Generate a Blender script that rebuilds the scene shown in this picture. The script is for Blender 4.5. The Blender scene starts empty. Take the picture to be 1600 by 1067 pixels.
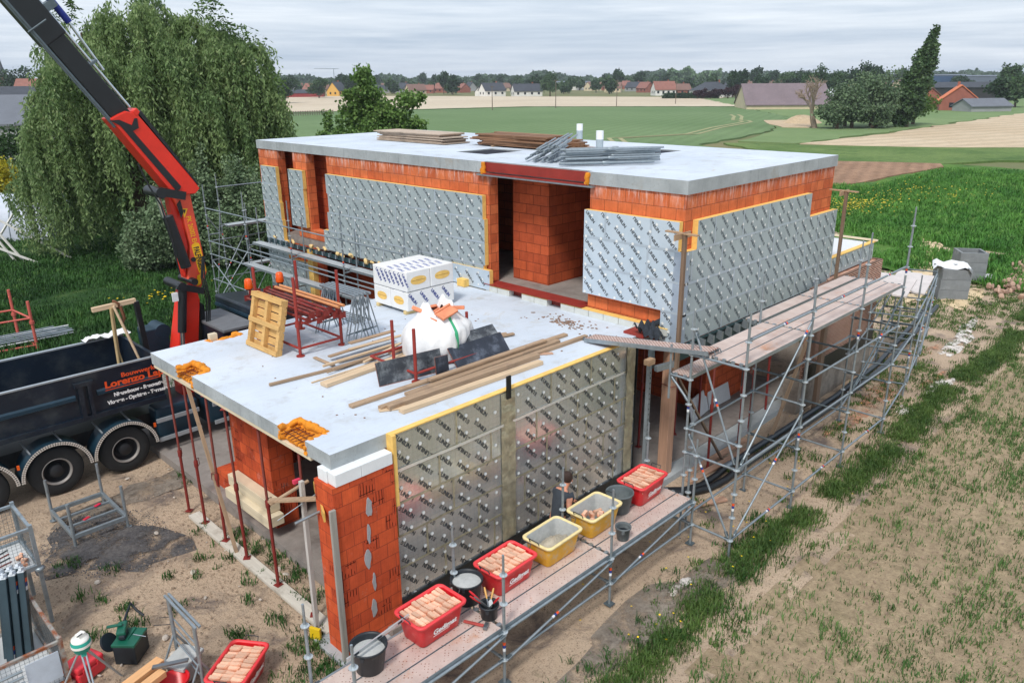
import bpy, bmesh, math, random
import numpy as np
from mathutils import Vector, Matrix, Euler
random.seed(7); RNG = np.random.default_rng(7)
PI = math.pi
SC = bpy.context.scene
COL = SC.collection
ROOT = {}

# ------------------------------------------------------------------ materials
def lin(c):
    return tuple(((x/255.0)/12.92 if x/255.0 <= .04045 else ((x/255.0+.055)/1.055)**2.4) for x in c)
MATS = {}
def nt(name):
    m = bpy.data.materials.new(name); m.use_nodes = True
    t = m.node_tree; b = t.nodes['Principled BSDF']
    return m, t, b
def nd(t, kind, **kw):
    n = t.nodes.new(kind)
    for k, v in kw.items():
        if k.startswith('i_'):
            n.inputs[k[2:].replace('_', ' ')].default_value = v
        else: setattr(n, k, v)
    return n
def mixrgb(t, fac, a, b, mode='MIX'):
    n = t.nodes.new('ShaderNodeMix'); n.data_type = 'RGBA'; n.blend_type = mode
    for idx, val in ((0, fac), (6, a), (7, b)):
        if hasattr(val, 'is_output'): t.links.new(val, n.inputs[idx])
        else:
            n.inputs[idx].default_value = val if idx == 0 else (tuple(val)+(1,))[:4]
    return n.outputs[2]
def ramp(t, src, p0, p1):
    n = t.nodes.new('ShaderNodeMapRange'); n.clamp = True
    n.inputs[1].default_value = p0; n.inputs[2].default_value = p1
    t.links.new(src, n.inputs[0]); return n.outputs[0]
def math_(t, op, a, b=None, c=None):
    n = t.nodes.new('ShaderNodeMath'); n.operation = op
    for i, v in enumerate((a, b, c)):
        if v is None: continue
        if hasattr(v, 'is_output'): t.links.new(v, n.inputs[i])
        else: n.inputs[i].default_value = v
    return n.outputs[0]
def noise(t, vec, scale, detail=5, rough=.6, dist=0):
    n = t.nodes.new('ShaderNodeTexNoise'); n.inputs['Scale'].default_value = scale
    n.inputs['Detail'].default_value = detail; n.inputs['Roughness'].default_value = rough
    n.inputs['Distortion'].default_value = dist
    if vec is not None: t.links.new(vec, n.inputs['Vector'])
    return n.outputs[0]
def coord(t, stretch=None, kind='Object'):
    c = t.nodes.new('ShaderNodeTexCoord').outputs[kind]
    if stretch:
        mp = t.nodes.new('ShaderNodeMapping'); mp.inputs['Scale'].default_value = stretch
        t.links.new(c, mp.inputs[0]); return mp.outputs[0]
    return c
def bump(t, b, h, strength, dist=.02):
    n = t.nodes.new('ShaderNodeBump'); n.inputs['Strength'].default_value = strength
    n.inputs['Distance'].default_value = dist
    t.links.new(h, n.inputs['Height']); t.links.new(n.outputs[0], b.inputs['Normal'])
def mat(name, col, rough=.6, metal=0.0, var=.18, scale=4, stretch=None, bmp=0, bscale=None, dirt=None, dirt_amt=(.55, .75), dscale=1.5, rnd=0.0, spec=None, vscale2=None):
    """base colour broken up by noise; optional second colour in blotches; optional per-object value shift"""
    if name in MATS: return MATS[name]
    m, t, b = nt(name); c = lin(col)
    v = coord(t, stretch)
    f = ramp(t, noise(t, v, scale, 6, .65), .3, .7)
    out = mixrgb(t, f, tuple(x*(1-var) for x in c), tuple(min(x*(1+var), .95) for x in c))
    if vscale2:
        f2 = ramp(t, noise(t, coord(t), vscale2, 4, .6), .35, .65)
        out = mixrgb(t, f2, out, mixrgb(t, 1.0, out, (1-var,)*3, 'MULTIPLY'))
    if dirt:
        f2 = ramp(t, noise(t, coord(t), dscale, 7, .7), *dirt_amt)
        out = mixrgb(t, f2, out, lin(dirt))
    if rnd:
        oi = t.nodes.new('ShaderNodeObjectInfo')
        k = math_(t, 'MULTIPLY_ADD', oi.outputs['Random'], 2*rnd, 1-rnd)
        h = t.nodes.new('ShaderNodeHueSaturation'); t.links.new(k, h.inputs['Value']); t.links.new(out, h.inputs['Color'])
        out = h.outputs[0]
    t.links.new(out, b.inputs['Base Color'])
    b.inputs['Roughness'].default_value = rough; b.inputs['Metallic'].default_value = metal
    if spec is not None: b.inputs['Specular IOR Level'].default_value = spec
    if bmp: bump(t, b, noise(t, v, bscale or scale*4, 6, .6), bmp)
    MATS[name] = m; return m

# ------------------------------------------------------------------ mesh builder
def rotz(a): return Matrix.Rotation(a, 3, 'Z')
def align(d):
    """3x3 whose X axis points along d, Z as upright as possible"""
    x = Vector(d).normalized(); up = Vector((0, 0, 1)) if abs(x.z) < .98 else Vector((0, 1, 0))
    y = up.cross(x).normalized(); z = x.cross(y)
    return Matrix((x, y, z)).transposed()
class MB:
    def __init__(s): s.v = []; s.f = []; s.m = []; s.s = []
    def add(s, vs, fs, mi=0, smooth=False):
        o = len(s.v); s.v.extend([tuple(p) for p in vs])
        for f in fs: s.f.append(tuple(i+o for i in f)); s.m.append(mi); s.s.append(smooth)
        return s
    def box(s, c, d, R=None, mi=0, tap=None):
        c = Vector(c); hx, hy, hz = d[0]/2, d[1]/2, d[2]/2
        vs = []
        for z in (-1, 1):
            k = 1 if (tap is None or z > 0) else tap
            for x, y in ((-1, -1), (1, -1), (1, 1), (-1, 1)):
                p = Vector((x*hx*k, y*hy*k, z*hz)); vs.append(c+(R @ p if R else p))
        return s.add(vs, [(3, 2, 1, 0), (4, 5, 6, 7), (0, 1, 5, 4), (1, 2, 6, 5), (2, 3, 7, 6), (3, 0, 4, 7)], mi)
    def bb(s, lo, hi, mi=0):
        return s.box([(a+b)/2 for a, b in zip(lo, hi)], [abs(b-a) for a, b in zip(lo, hi)], None, mi)
    def beam(s, p, q, w, h, mi=0, roll=0):
        p = Vector(p); q = Vector(q); R = align(q-p)
        if roll: R = R @ Matrix.Rotation(roll, 3, 'X')
        return s.box((p+q)/2, ((q-p).length, w, h), R, mi)
    def tube(s, p, q, r, n=8, mi=0, r2=None, caps=True):
        p = Vector(p); q = Vector(q); R = align(q-p); r2 = r if r2 is None else r2
        vs = []
        for c, rr in ((p, r), (q, r2)):
            for i in range(n):
                a = 2*PI*i/n; vs.append(c+R @ Vector((0, rr*math.cos(a), rr*math.sin(a))))
        s.add(vs, [(i, (i+1) % n, n+(i+1) % n, n+i) for i in range(n)], mi, True)
        if caps: s.add(vs, [tuple(range(n-1, -1, -1)), tuple(range(n, 2*n))], mi)
        return s
    def pipe(s, pts, r, n=8, mi=0, closed=False, rs=None):
        P = [Vector(p) for p in pts]; k = len(P); vs = []
        ref = None
        for i in range(k):
            a = P[i-1] if (i > 0 or closed) else P[i]; b = P[(i+1) % k] if (i < k-1 or closed) else P[i]
            d = (b-a).normalized()
            if ref is None:
                ref = Vector((0, 0, 1)) if abs(d.z) < .9 else Vector((1, 0, 0))
            y = ref.cross(d)
            if y.length < 1e-4: y = Vector((1, 0, 0)).cross(d)
            y.normalize(); z = d.cross(y).normalized(); ref = z
            rr = rs[i] if rs else r
            for j in range(n):
                t = 2*PI*j/n; vs.append(P[i]+y*(rr*math.cos(t))+z*(rr*math.sin(t)))
        m = k if closed else k-1
        s.add(vs, [(i*n+j, i*n+(j+1) % n, ((i+1) % k)*n+(j+1) % n, ((i+1) % k)*n+j) for i in range(m) for j in range(n)], mi, True)
        if not closed: s.add(vs, [tuple(range(n-1, -1, -1)), tuple(range((k-1)*n, k*n))], mi)
        return s
    def lathe(s, prof, c=(0, 0, 0), n=20, mi=0, R=None, smooth=True, sx=1, sy=1, cap=True):
        c = Vector(c); vs = []
        for r, z in prof:
            for i in range(n):
                a = 2*PI*i/n; p = Vector((r*math.cos(a)*sx, r*math.sin(a)*sy, z)); vs.append(c+(R @ p if R else p))
        k = len(prof)
        s.add(vs, [(i*n+j, i*n+(j+1) % n, (i+1)*n+(j+1) % n, (i+1)*n+j) for i in range(k-1) for j in range(n)], mi, smooth)
        if not cap: return s
        if prof[0][0] > 1e-4: s.add(vs, [tuple(range(n-1, -1, -1))], mi)
        if prof[-1][0] > 1e-4: s.add(vs, [tuple(range((k-1)*n, k*n))], mi)
        return s
    def disc(s, c, r, R, n=10, mi=0):
        c = Vector(c)
        return s.add([c+R @ Vector((r*math.cos(2*PI*i/n), r*math.sin(2*PI*i/n), 0)) for i in range(n)], [tuple(range(n))], mi)
    def prism(s, poly, lo, hi, ax='z', mi=0):
        """extrude a 2D polygon; ax tells which axis is the extrusion; poly gives the other two in xyz order"""
        def P(a, b, h): return {'z': (a, b, h), 'y': (a, h, b), 'x': (h, a, b)}[ax]
        n = len(poly)
        vs = [P(a, b, lo) for a, b in poly]+[P(a, b, hi) for a, b in poly]
        return s.add(vs, [tuple(range(n-1, -1, -1)), tuple(range(n, 2*n))]+[(i, (i+1) % n, n+(i+1) % n, n+i) for i in range(n)], mi)
    def xf(s, M):
        s.v = [tuple(M @ Vector(p)) for p in s.v]; return s
    def build(s, name, mats, parent=None, bev=0, world=True, fix=True, seg=2):
        if not isinstance(mats, (list, tuple)): mats = [mats]
        me = bpy.data.meshes.new(name)
        off = ROOT.get(parent.name) if (parent is not None and world) else None
        vs = s.v if off is None else [(p[0]-off[0], p[1]-off[1], p[2]-off[2]) for p in s.v]
        me.from_pydata(vs, [], s.f)
        for m in mats: me.materials.append(m)
        me.polygons.foreach_set('material_index', s.m); me.polygons.foreach_set('use_smooth', s.s)
        if fix:
            bm = bmesh.new(); bm.from_mesh(me); bmesh.ops.recalc_face_normals(bm, faces=bm.faces); bm.to_mesh(me); bm.free()
        me.update()
        o = bpy.data.objects.new(name, me); COL.objects.link(o)
        if parent is not None:
            o.parent = parent
            if world: ROOT[o.name] = ROOT.get(parent.name)
        if bev:
            b = o.modifiers.new('bevel', 'BEVEL'); b.width = bev; b.segments = seg; b.limit_method = 'ANGLE'; b.angle_limit = .7
        return o
def tris(name, V, F, m, parent=None, smooth=False, mi=None):
    """fast mesh from numpy arrays: V (n,3), F (k,3) or (k,4)"""
    me = bpy.data.meshes.new(name); n, k, w = len(V), len(F), F.shape[1]
    off = ROOT.get(parent.name) if parent is not None else None
    if off is not None: V = V-np.array(off)
    me.vertices.add(n); me.vertices.foreach_set('co', np.ascontiguousarray(V, dtype=np.float32).ravel())
    me.loops.add(k*w); me.loops.foreach_set('vertex_index', np.ascontiguousarray(F, dtype=np.int32).ravel())
    me.polygons.add(k); me.polygons.foreach_set('loop_start', np.arange(0, k*w, w, dtype=np.int32))
    me.polygons.foreach_set('loop_total', np.full(k, w, dtype=np.int32))
    if smooth: me.polygons.foreach_set('use_smooth', np.ones(k, dtype=bool))
    for x in (m if isinstance(m, (list, tuple)) else [m]): me.materials.append(x)
    if mi is not None: me.polygons.foreach_set('material_index', np.asarray(mi, dtype=np.int32))
    me.update(calc_edges=True)
    o = bpy.data.objects.new(name, me); COL.objects.link(o)
    if parent is not None: o.parent = parent; ROOT[o.name] = off
    return o
def tag(o, label, cat, group=None):
    o['label'] = label; o['category'] = cat
    if group: o['group'] = group
    return o
def thing(name, label, cat, loc=(0, 0, 0), group=None):
    o = bpy.data.objects.new(name, None); COL.objects.link(o); o.location = loc; o.empty_display_size = .1
    ROOT[o.name] = tuple(loc)
    return tag(o, label, cat, group)
def kind(o, k='structure'): o['kind'] = k; return o
def dup(o, loc=None, rot=None, label=None, parent=None, group=None, scale=None):
    c = o.copy(); COL.objects.link(c); c.parent = parent
    ROOT[c.name] = tuple(loc) if loc is not None else ROOT.get(o.name)
    if loc is not None: c.location = loc
    if rot is not None: c.rotation_euler = rot
    if scale is not None: c.scale = scale
    if label: c['label'] = label
    if group: c['group'] = group
    for ch in list(o.children): dup(ch, parent=c)
    return c
def one(mb, name, mats, label, cat, loc=(0, 0, 0), rot=None, group=None, bev=0):
    """a thing that is one mesh, built in local coordinates"""
    o = mb.build(name, mats, bev=bev); o.location = loc
    if rot is not None: o.rotation_euler = rot
    return tag(o, label, cat, group)
def text_faces(body, size=1.0, bold=.0, res=2, align_='LEFT', spacing=1.0):
    """(vertices 2D, faces) of a line of lettering, flat in XY"""
    cu = bpy.data.curves.new('lettering', 'FONT'); cu.body = body; cu.size = size; cu.offset = bold
    cu.resolution_u = res; cu.align_x = align_; cu.space_character = spacing; cu.fill_mode = 'FRONT'
    ob = bpy.data.objects.new('lettering', cu); COL.objects.link(ob)
    bpy.context.view_layer.update()
    me = bpy.data.meshes.new_from_object(ob.evaluated_get(bpy.context.evaluated_depsgraph_get()))
    V = [(v.co.x, v.co.y) for v in me.vertices]; F = [tuple(p.vertices) for p in me.polygons]
    bpy.data.objects.remove(ob); bpy.data.meshes.remove(me); bpy.data.curves.remove(cu)
    return V, F
def stamp(mb, tf, origin, ux, uy, mi=0):
    V, F = tf; o = Vector(origin); ux = Vector(ux); uy = Vector(uy)
    mb.add([o+ux*a+uy*b for a, b in V], F, mi)
# ------------------------------------------------------------------ camera, light, sky
def make_camera():
    yaw, pitch, roll, F = math.radians(44.66473), math.radians(18.7372), math.radians(-0.47736), 1209.58
    f = Vector((math.cos(yaw)*math.cos(pitch), math.sin(yaw)*math.cos(pitch), -math.sin(pitch)))
    r = Vector((math.sin(yaw), -math.cos(yaw), 0)); u = r.cross(f)
    r2 = r*math.cos(roll)+u*math.sin(roll); u2 = -r*math.sin(roll)+u*math.cos(roll)
    cam = bpy.data.cameras.new('camera'); o = bpy.data.objects.new('camera', cam); COL.objects.link(o)
    cam.sensor_fit = 'HORIZONTAL'; cam.sensor_width = 36; cam.lens = 36*F/1600; cam.clip_end = 20000; cam.clip_start = .1
    M = Matrix((r2, u2, -f)).transposed().to_4x4(); M.translation = (0, 0, 8.79); o.matrix_world = M
    SC.camera = o
make_camera()
SC.view_settings.view_transform = 'Standard'; SC.view_settings.look = 'None'
SC.view_settings.exposure = 0.88; SC.view_settings.gamma = 1
SC.cycles.use_denoising = True
SUN_EL, SUN_AZ = math.radians(52), math.radians(205)   # azimuth of the sun measured from +X towards +Y
sd = Vector((math.cos(SUN_AZ)*math.cos(SUN_EL), math.sin(SUN_AZ)*math.cos(SUN_EL), math.sin(SUN_EL)))
sl = bpy.data.lights.new('sun', 'SUN'); sl.energy = 1.5; sl.angle = math.radians(12); sl.color = (1, .96, .9)
so = bpy.data.objects.new('sun', sl); COL.objects.link(so); so.rotation_euler = sd.to_track_quat('Z', 'Y').to_euler()
def make_world():
    w = bpy.data.worlds.new('World'); SC.world = w; w.use_nodes = True; t = w.node_tree
    bg = t.nodes['Background']
    sky = t.nodes.new('ShaderNodeTexSky'); sky.sky_type = 'NISHITA'; sky.sun_disc = False
    sky.sun_elevation = SUN_EL; sky.sun_rotation = math.radians(90)-SUN_AZ; sky.air_density = 1.2; sky.dust_density = 2.2
    # thin cloud cover: long streaks flattened towards the horizon
    tc = t.nodes.new('ShaderNodeTexCoord'); g = tc.outputs['Generated']
    mp = t.nodes.new('ShaderNodeMapping'); mp.inputs['Scale'].default_value = (1.6, 1.6, 26); t.links.new(g, mp.inputs[0])
    n1 = noise(t, mp.outputs[0], 1.5, 7, .55, .35)
    mp2 = t.nodes.new('ShaderNodeMapping'); mp2.inputs['Scale'].default_value = (2.6, 2.6, 60); t.links.new(g, mp2.inputs[0])
    n2 = noise(t, mp2.outputs[0], 2.2, 6, .6, .2)
    cl = ramp(t, math_(t, 'ADD', math_(t, 'MULTIPLY', n1, .65), math_(t, 'MULTIPLY', n2, .35)), .36, .64)
    cloud = mixrgb(t, cl, (3.5, 4.2, 5.2), (6.0, 6.45, 7.05))
    t.links.new(mixrgb(t, .9, sky.outputs[0], cloud), bg.inputs[0])
    bg.inputs[1].default_value = .086
make_world()

# ------------------------------------------------------------------ ground sheets
def ground_mat(name, c1, c2, c3=None, s1=.25, s2=3.0, rough=.95, bmp=.5, bs=25, amt3=(.55, .7), s3=.6, furrow=None, fine=.35, var=1, speck=None):
    """earth, crop or grass: two broad colours, blotches of a third, fine grain; furrow=(angle, spacing, strength)"""
    m, t, b = nt(name); v = coord(t)
    out = mixrgb(t, ramp(t, noise(t, v, s1, 6, .65), .35, .65), lin(c1), lin(c2))
    if c3: out = mixrgb(t, ramp(t, noise(t, v, s3, 7, .7), *amt3), out, lin(c3))
    g = noise(t, v, s2, 8, .75)
    k = ramp(t, g, .25, .75)
    out = mixrgb(t, 1.0, out, mixrgb(t, k, (1-fine,)*3, (1+fine*.7,)*3), 'MULTIPLY')
    h = noise(t, v, bs, 6, .7)
    if speck: out = mixrgb(t, ramp(t, noise(t, v, 28, 4, .75), .54, .7), out, lin(speck))
    if furrow:
        mp = t.nodes.new('ShaderNodeMapping'); mp.vector_type = 'POINT'
        mp.inputs['Rotation'].default_value = (0, 0, -furrow[0]); t.links.new(v, mp.inputs[0])
        wv = t.nodes.new('ShaderNodeTexWave'); wv.wave_type = 'BANDS'; wv.bands_direction = 'Y'
        wv.inputs['Scale'].default_value = 0.314/furrow[1]; wv.inputs['Distortion'].default_value = .6
        wv.inputs['Detail'].default_value = 2; wv.inputs['Detail Scale'].default_value = .4
        t.links.new(mp.outputs[0], wv.inputs[0])
        out = mixrgb(t, 1.0, out, mixrgb(t, wv.outputs[1], (1-furrow[2],)*3, (1+furrow[2],)*3), 'MULTIPLY')
    t.links.new(out, b.inputs['Base Color']); b.inputs['Roughness'].default_value = rough
    b.inputs['Specular IOR Level'].default_value = .15
    if bmp: bump(t, b, h, bmp, .06)
    MATS[name] = m; return m
def sheet(name, pts, z, m):
    rg = random.Random(name); P = []; n = len(pts)
    for i in range(n):      # ragged margins, closed down into the land
        a, b = Vector(pts[i]), Vector(pts[(i+1) % n]); L = (b-a).length; k = 1 if len(pts) > 30 else max(1, min(40, int(L/3))); nn = Vector((-(b-a).y, (b-a).x)).normalized()
        for j in range(k): P.append(a.lerp(b, j/k)+nn*(rg.uniform(-1, 1)*min(.9, L*.02) if j else 0))
    n = len(P); mb = MB(); mb.add([(p.x, p.y, z) for p in P]+[(p.x, p.y, -.3) for p in P], [tuple(range(n))]+[(i, (i+1) % n, n+(i+1) % n, n+i) for i in range(n)]); return kind(mb.build(name, m))
G_base = ground_mat('far_land', (104, 112, 74), (128, 122, 88), (86, 104, 62), .012, .3, fine=.15, bmp=0)
R = 6000
sheet('ground', [(R*math.cos(a*PI/16), R*math.sin(a*PI/16)) for a in range(32)], -.12, G_base)
def soil_grid(name, x0, x1, y0, y1, step, amp, m, z=0, f=None, low=None):
    nx = int((x1-x0)/step)+1; ny = int((y1-y0)/step)+1
    X, Y = np.meshgrid(np.linspace(x0, x1, nx), np.linspace(y0, y1, ny), indexing='ij')
    Z = np.zeros_like(X)+z; rng = np.random.default_rng(5)
    for s, a in ((2.8, .5), (1.1, .3), (.45, .25), (.2, .14)):
        gx = rng.normal(size=(int((x1-x0)/s)+4, int((y1-y0)/s)+4))
        u = (X-x0)/s; w = (Y-y0)/s; i = u.astype(int); j = w.astype(int); u = u-i; w = w-j
        u = u*u*(3-2*u); w = w*w*(3-2*w)
        Z += amp*a*(gx[i, j]*(1-u)*(1-w)+gx[i+1, j]*u*(1-w)+gx[i, j+1]*(1-u)*w+gx[i+1, j+1]*u*w)
    if f is not None: Z = f(X, Y, Z)
    V = np.stack([X, Y, Z], -1).reshape(-1, 3)
    idx = np.arange(nx*ny).reshape(nx, ny)
    F = np.stack([idx[:-1, :-1], idx[1:, :-1], idx[1:, 1:], idx[:-1, 1:]], -1).reshape(-1, 4)
    return kind(tris(name, V, F, m, smooth=True))
def yard_mat():
    m, t, b = nt('yard_soil'); v = coord(t)
    out = mixrgb(t, ramp(t, noise(t, v, .35, 7, .65), .35, .65), lin((184, 162, 140)), lin((208, 184, 158)))
    out = mixrgb(t, ramp(t, noise(t, v, .9, 8, .7, .5), .52, .66), out, lin((122, 110, 103)))      # damp grey earth
    out = mixrgb(t, ramp(t, noise(t, v, .5, 8, .75), .63, .74), out, lin((98, 103, 70)))           # weeds creeping in
    out = mixrgb(t, ramp(t, noise(t, v, 9, 8, .8), .56, .72), out, lin((88, 74, 66)))             # clods
    out = mixrgb(t, ramp(t, noise(t, v, 34, 3, .7), .55, .68), out, lin((134, 116, 100)))
    out = mixrgb(t, ramp(t, noise(t, v, 22, 4, .7), .64, .72), out, lin((206, 190, 172)))           # pebbles
    t.links.new(out, b.inputs['Base Color']); b.inputs['Roughness'].default_value = .95; b.inputs['Specular IOR Level'].default_value = .15
    bump(t, b, noise(t, v, 12, 9, .8), .9, .06)
    return m
def yard_shape(X, Y, Z):
    return np.where((Y > 23.5) | (X < -4), Z, Z)
soil_grid('yard', -4, 46, 4.6, 21.6, .16, .035, yard_mat(), .0)
G_field = ground_mat('seeded_field', (172, 152, 124), (194, 172, 142), (150, 136, 106), .3, 7, bmp=1, bs=22, fine=.45, furrow=(0, .33, .04), speck=(122, 104, 84))
soil_grid('field', -4, 60, -16, 5.0, .2, .022, G_field, .02)
G_lawn = ground_mat('lawn_grass', (38, 66, 34), (58, 88, 42), (84, 104, 58), .25, 6, bmp=1, bs=18, fine=.5, s3=.5)
soil_grid('lawn', -14, 66, 21.2, 66, .5, .12, G_lawn, .03)
G_mead = ground_mat('meadow_grass', (72, 108, 50), (98, 132, 62), (58, 90, 44), .2, 4, bmp=1, bs=10, fine=.4, s3=.5)
soil_grid('meadow', 38, 90, -12, 27.5, .5, .1, G_mead, .05)
# farther fields, each a flat sheet a little above the land
G_rough = ground_mat('rough_grass', (84, 110, 58), (112, 132, 76), (60, 92, 44), .12, 2, bmp=.6, bs=4, fine=.35, s3=.2)
G_plough = ground_mat('ploughed_earth', (142, 112, 90), (164, 132, 108), None, .3, 3, bmp=1, bs=6, fine=.4, furrow=(.3, 1.2, .1))
G_tan = ground_mat('bare_field', (186, 166, 138), (200, 182, 156), (170, 148, 120), .03, .8, bmp=.2, bs=3, fine=.14, furrow=(-.35, 4, .08))
G_crop = ground_mat('green_crop', (98, 122, 80), (112, 134, 92), (88, 114, 72), .02, 1.2, bmp=.3, bs=3, fine=.22, furrow=(.35, 2.4, .06))
G_tan2 = ground_mat('stubble_field', (190, 174, 152), (202, 188, 166), (176, 164, 134), .02, .5, bmp=0, fine=.1)
G_green2 = ground_mat('far_pasture', (104, 128, 82), (124, 142, 96), None, .02, .4, bmp=0, fine=.15)
G_dark = ground_mat('field_bank', (52, 80, 42), (74, 98, 54), None, .1, 2, bmp=.5, bs=3, fine=.4)
sheet('ploughed_patch', [(64, 27), (68.7, 25.8), (76.2, 25.5), (86.2, 24.5), (89.2, 25.7), (84.6, 35.1), (64, 40)], .16, G_plough)
sheet('grass_margin', [(89.2, 25.7), (97, 22.3), (104, 11), (125, 13.6), (116.3, 24.3), (110, 32.2), (105.2, 43), (100, 57), (84, 38), (84.6, 35.1)], .1, G_rough)
sheet('bare_field', [(104.7, 48.1), (105.0, 42.8), (110, 32.1), (116.2, 24.2), (125, 13.7), (150, -20), (360, 0), (341, 45.7), (220, 47.2), (150, 46.9), (130, 46)], .14, G_tan)
sheet('crop_field', [(40, 66), (66, 44), (84, 40), (95, 58), (128, 64), (170, 81), (224, 122), (190, 178), (116, 204), (60, 120)], .12, G_crop)
sheet('pasture', [(60, 120), (116, 204), (100, 230), (40, 150), (30, 90)], .1, G_green2)
sheet('stubble_field', [(116, 204), (190, 178), (224, 124), (330, 190), (300, 290), (250, 440), (120, 330)], .1, G_tan2)
sheet('field_bank', [(116, 203), (190, 176.5), (224, 121.5), (226, 125), (191, 181), (117, 207)], .2, G_dark)
sheet('far_pasture', [(150, 47.5), (213, 47.8), (345, 46), (420, 60), (420, 180), (300, 182), (224, 122), (170, 81), (128, 63.5), (104, 57), (104.8, 49)], .11, G_green2)
TRK = ground_mat('cart_track', (150, 152, 112), (166, 162, 124), None, .1, 1, bmp=0)
def strip(name, pts, w, z, m):
    P = [Vector(p) for p in pts]; L = []; Rr = []
    for i, p in enumerate(P):
        d = (P[min(i+1, len(P)-1)]-P[max(i-1, 0)]).normalized(); q = Vector((-d.y, d.x))*w/2; L.append(p+q); Rr.append(p-q)
    mb = MB(); n = len(P); mb.add([(p.x, p.y, z) for p in L]+[(p.x, p.y, z) for p in Rr], [(i, i+1, n+i+1, n+i) for i in range(n-1)]); kind(mb.build(name, m))
tp_ = [(80, 58), (96.7, 73.5), (112, 69.5), (128.6, 75), (144, 78.5), (149, 80), (152.5, 82.5), (154, 85), (160.3, 88.5), (168, 92.5), (176, 98)]
for o in (-.9, .9): strip('track', [(x-o*.5, y+o*.8) for x, y in tp_], .75, .17, TRK)
# ------------------------------------------------------------------ materials of the building
def block_mat(name, bw, bh, cols, mortar, msize=.012, white=None, slots=0.0, off=.5, sq=0.0, rough=.85, bump_=.6, smear=0):
    m, t, b = nt(name); c = t.nodes.new('ShaderNodeTexCoord').outputs['Object']
    sp = t.nodes.new('ShaderNodeSeparateXYZ'); t.links.new(c, sp.inputs[0])
    u = math_(t, 'ADD', sp.outputs[0], sp.outputs[1]); cb = t.nodes.new('ShaderNodeCombineXYZ')
    t.links.new(u, cb.inputs[0]); t.links.new(sp.outputs[2], cb.inputs[1])
    def brick(c1, c2, mo, w, h, ms, o):
        n = t.nodes.new('ShaderNodeTexBrick'); n.offset = o; t.links.new(cb.outputs[0], n.inputs['Vector'])
        n.inputs['Color1'].default_value = lin(c1)+(1,); n.inputs['Color2'].default_value = lin(c2)+(1,); n.inputs['Mortar'].default_value = lin(mo)+(1,)
        n.inputs['Scale'].default_value = 1; n.inputs['Brick Width'].default_value = w; n.inputs['Row Height'].default_value = h
        n.inputs['Mortar Size'].default_value = ms; n.inputs['Mortar Smooth'].default_value = .2; n.inputs['Bias'].default_value = 0
        return n
    br = brick(cols[0], cols[1], mortar, bw, bh, msize, off); out = br.outputs[0]
    f = ramp(t, noise(t, c, 3, 6, .7), .3, .7)
    out = mixrgb(t, 1.0, out, mixrgb(t, f, (.78, .76, .76), (1.14, 1.14, 1.14)), 'MULTIPLY')
    if slots:   # rows of open vertical perforations on some blocks
        s2 = brick((255, 255, 255), (255, 255, 255), (40, 22, 16), .055, bh*.86, .007, 0)
        pb = brick((0, 0, 0), (255, 255, 255), (0, 0, 0), bw, bh, msize, off); pick = math_(t, 'MULTIPLY', ramp(t, pb.outputs[0], .72, .76), ramp(t, noise(t, c, 7, 1, .3), .44, .5))
        out = mixrgb(t, pick, out, mixrgb(t, 1.0, out, s2.outputs[0], 'MULTIPLY'))
    # fine vertical scoring of the clay
    mp = t.nodes.new('ShaderNodeMapping'); mp.inputs['Scale'].default_value = (60, 60, .6); t.links.new(c, mp.inputs[0])
    out = mixrgb(t, 1.0, out, mixrgb(t, ramp(t, noise(t, mp.outputs[0], 1, 2, .5), .3, .7), (.9,)*3, (1.06,)*3), 'MULTIPLY')
    if white:   # lime run-off below the slab
        mp2 = t.nodes.new('ShaderNodeMapping'); mp2.inputs['Scale'].default_value = (7, 7, 1.1); t.links.new(c, mp2.inputs[0])
        hi = ramp(t, sp.outputs[2], white[0], white[1])
        k = math_(t, 'MULTIPLY', ramp(t, noise(t, mp2.outputs[0], 1.4, 5, .8), .47, .66), hi)
        out = mixrgb(t, math_(t, 'MULTIPLY', k, .85), out, lin((228, 200, 192)))
    if smear:
        k = ramp(t, noise(t, c, 2.3, 6, .75), .6, .72)
        out = mixrgb(t, math_(t, 'MULTIPLY', k, smear), out, lin((196, 170, 160)))
    t.links.new(out, b.inputs['Base Color']); b.inputs['Roughness'].default_value = rough; b.inputs['Specular IOR Level'].default_value = .2
    hh = math_(t, 'ADD', math_(t, 'MULTIPLY', br.outputs['Fac'], -1.0), math_(t, 'MULTIPLY', noise(t, c, 30, 4, .6), .35))
    bump(t, b, hh, bump_, .012)
    return m
CLAY = block_mat('clay_block_wall', .37, .25, ((218, 122, 76), (194, 98, 60)), (152, 80, 52), .008, white=(6.2, 6.5))
CLAY_PIER = block_mat('clay_block_pier', .30, .25, ((208, 92, 52), (186, 76, 46)), (150, 66, 44), .006, slots=-.5, smear=.35)
CLAY_IN = block_mat('clay_block_inner', .5, .25, ((196, 94, 56), (172, 80, 50)), (120, 58, 38), .008)
FACING = block_mat('facing_brick', .21, .058, ((220, 184, 164), (198, 152, 130)), (96, 76, 66), .014, bump_=1)
CONC = mat('raw_concrete', (168, 174, 176), .85, var=.1, scale=1.6, bmp=.25, bscale=40, dirt=(140, 146, 146), dirt_amt=(.5, .72), dscale=.9, vscale2=9)
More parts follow.
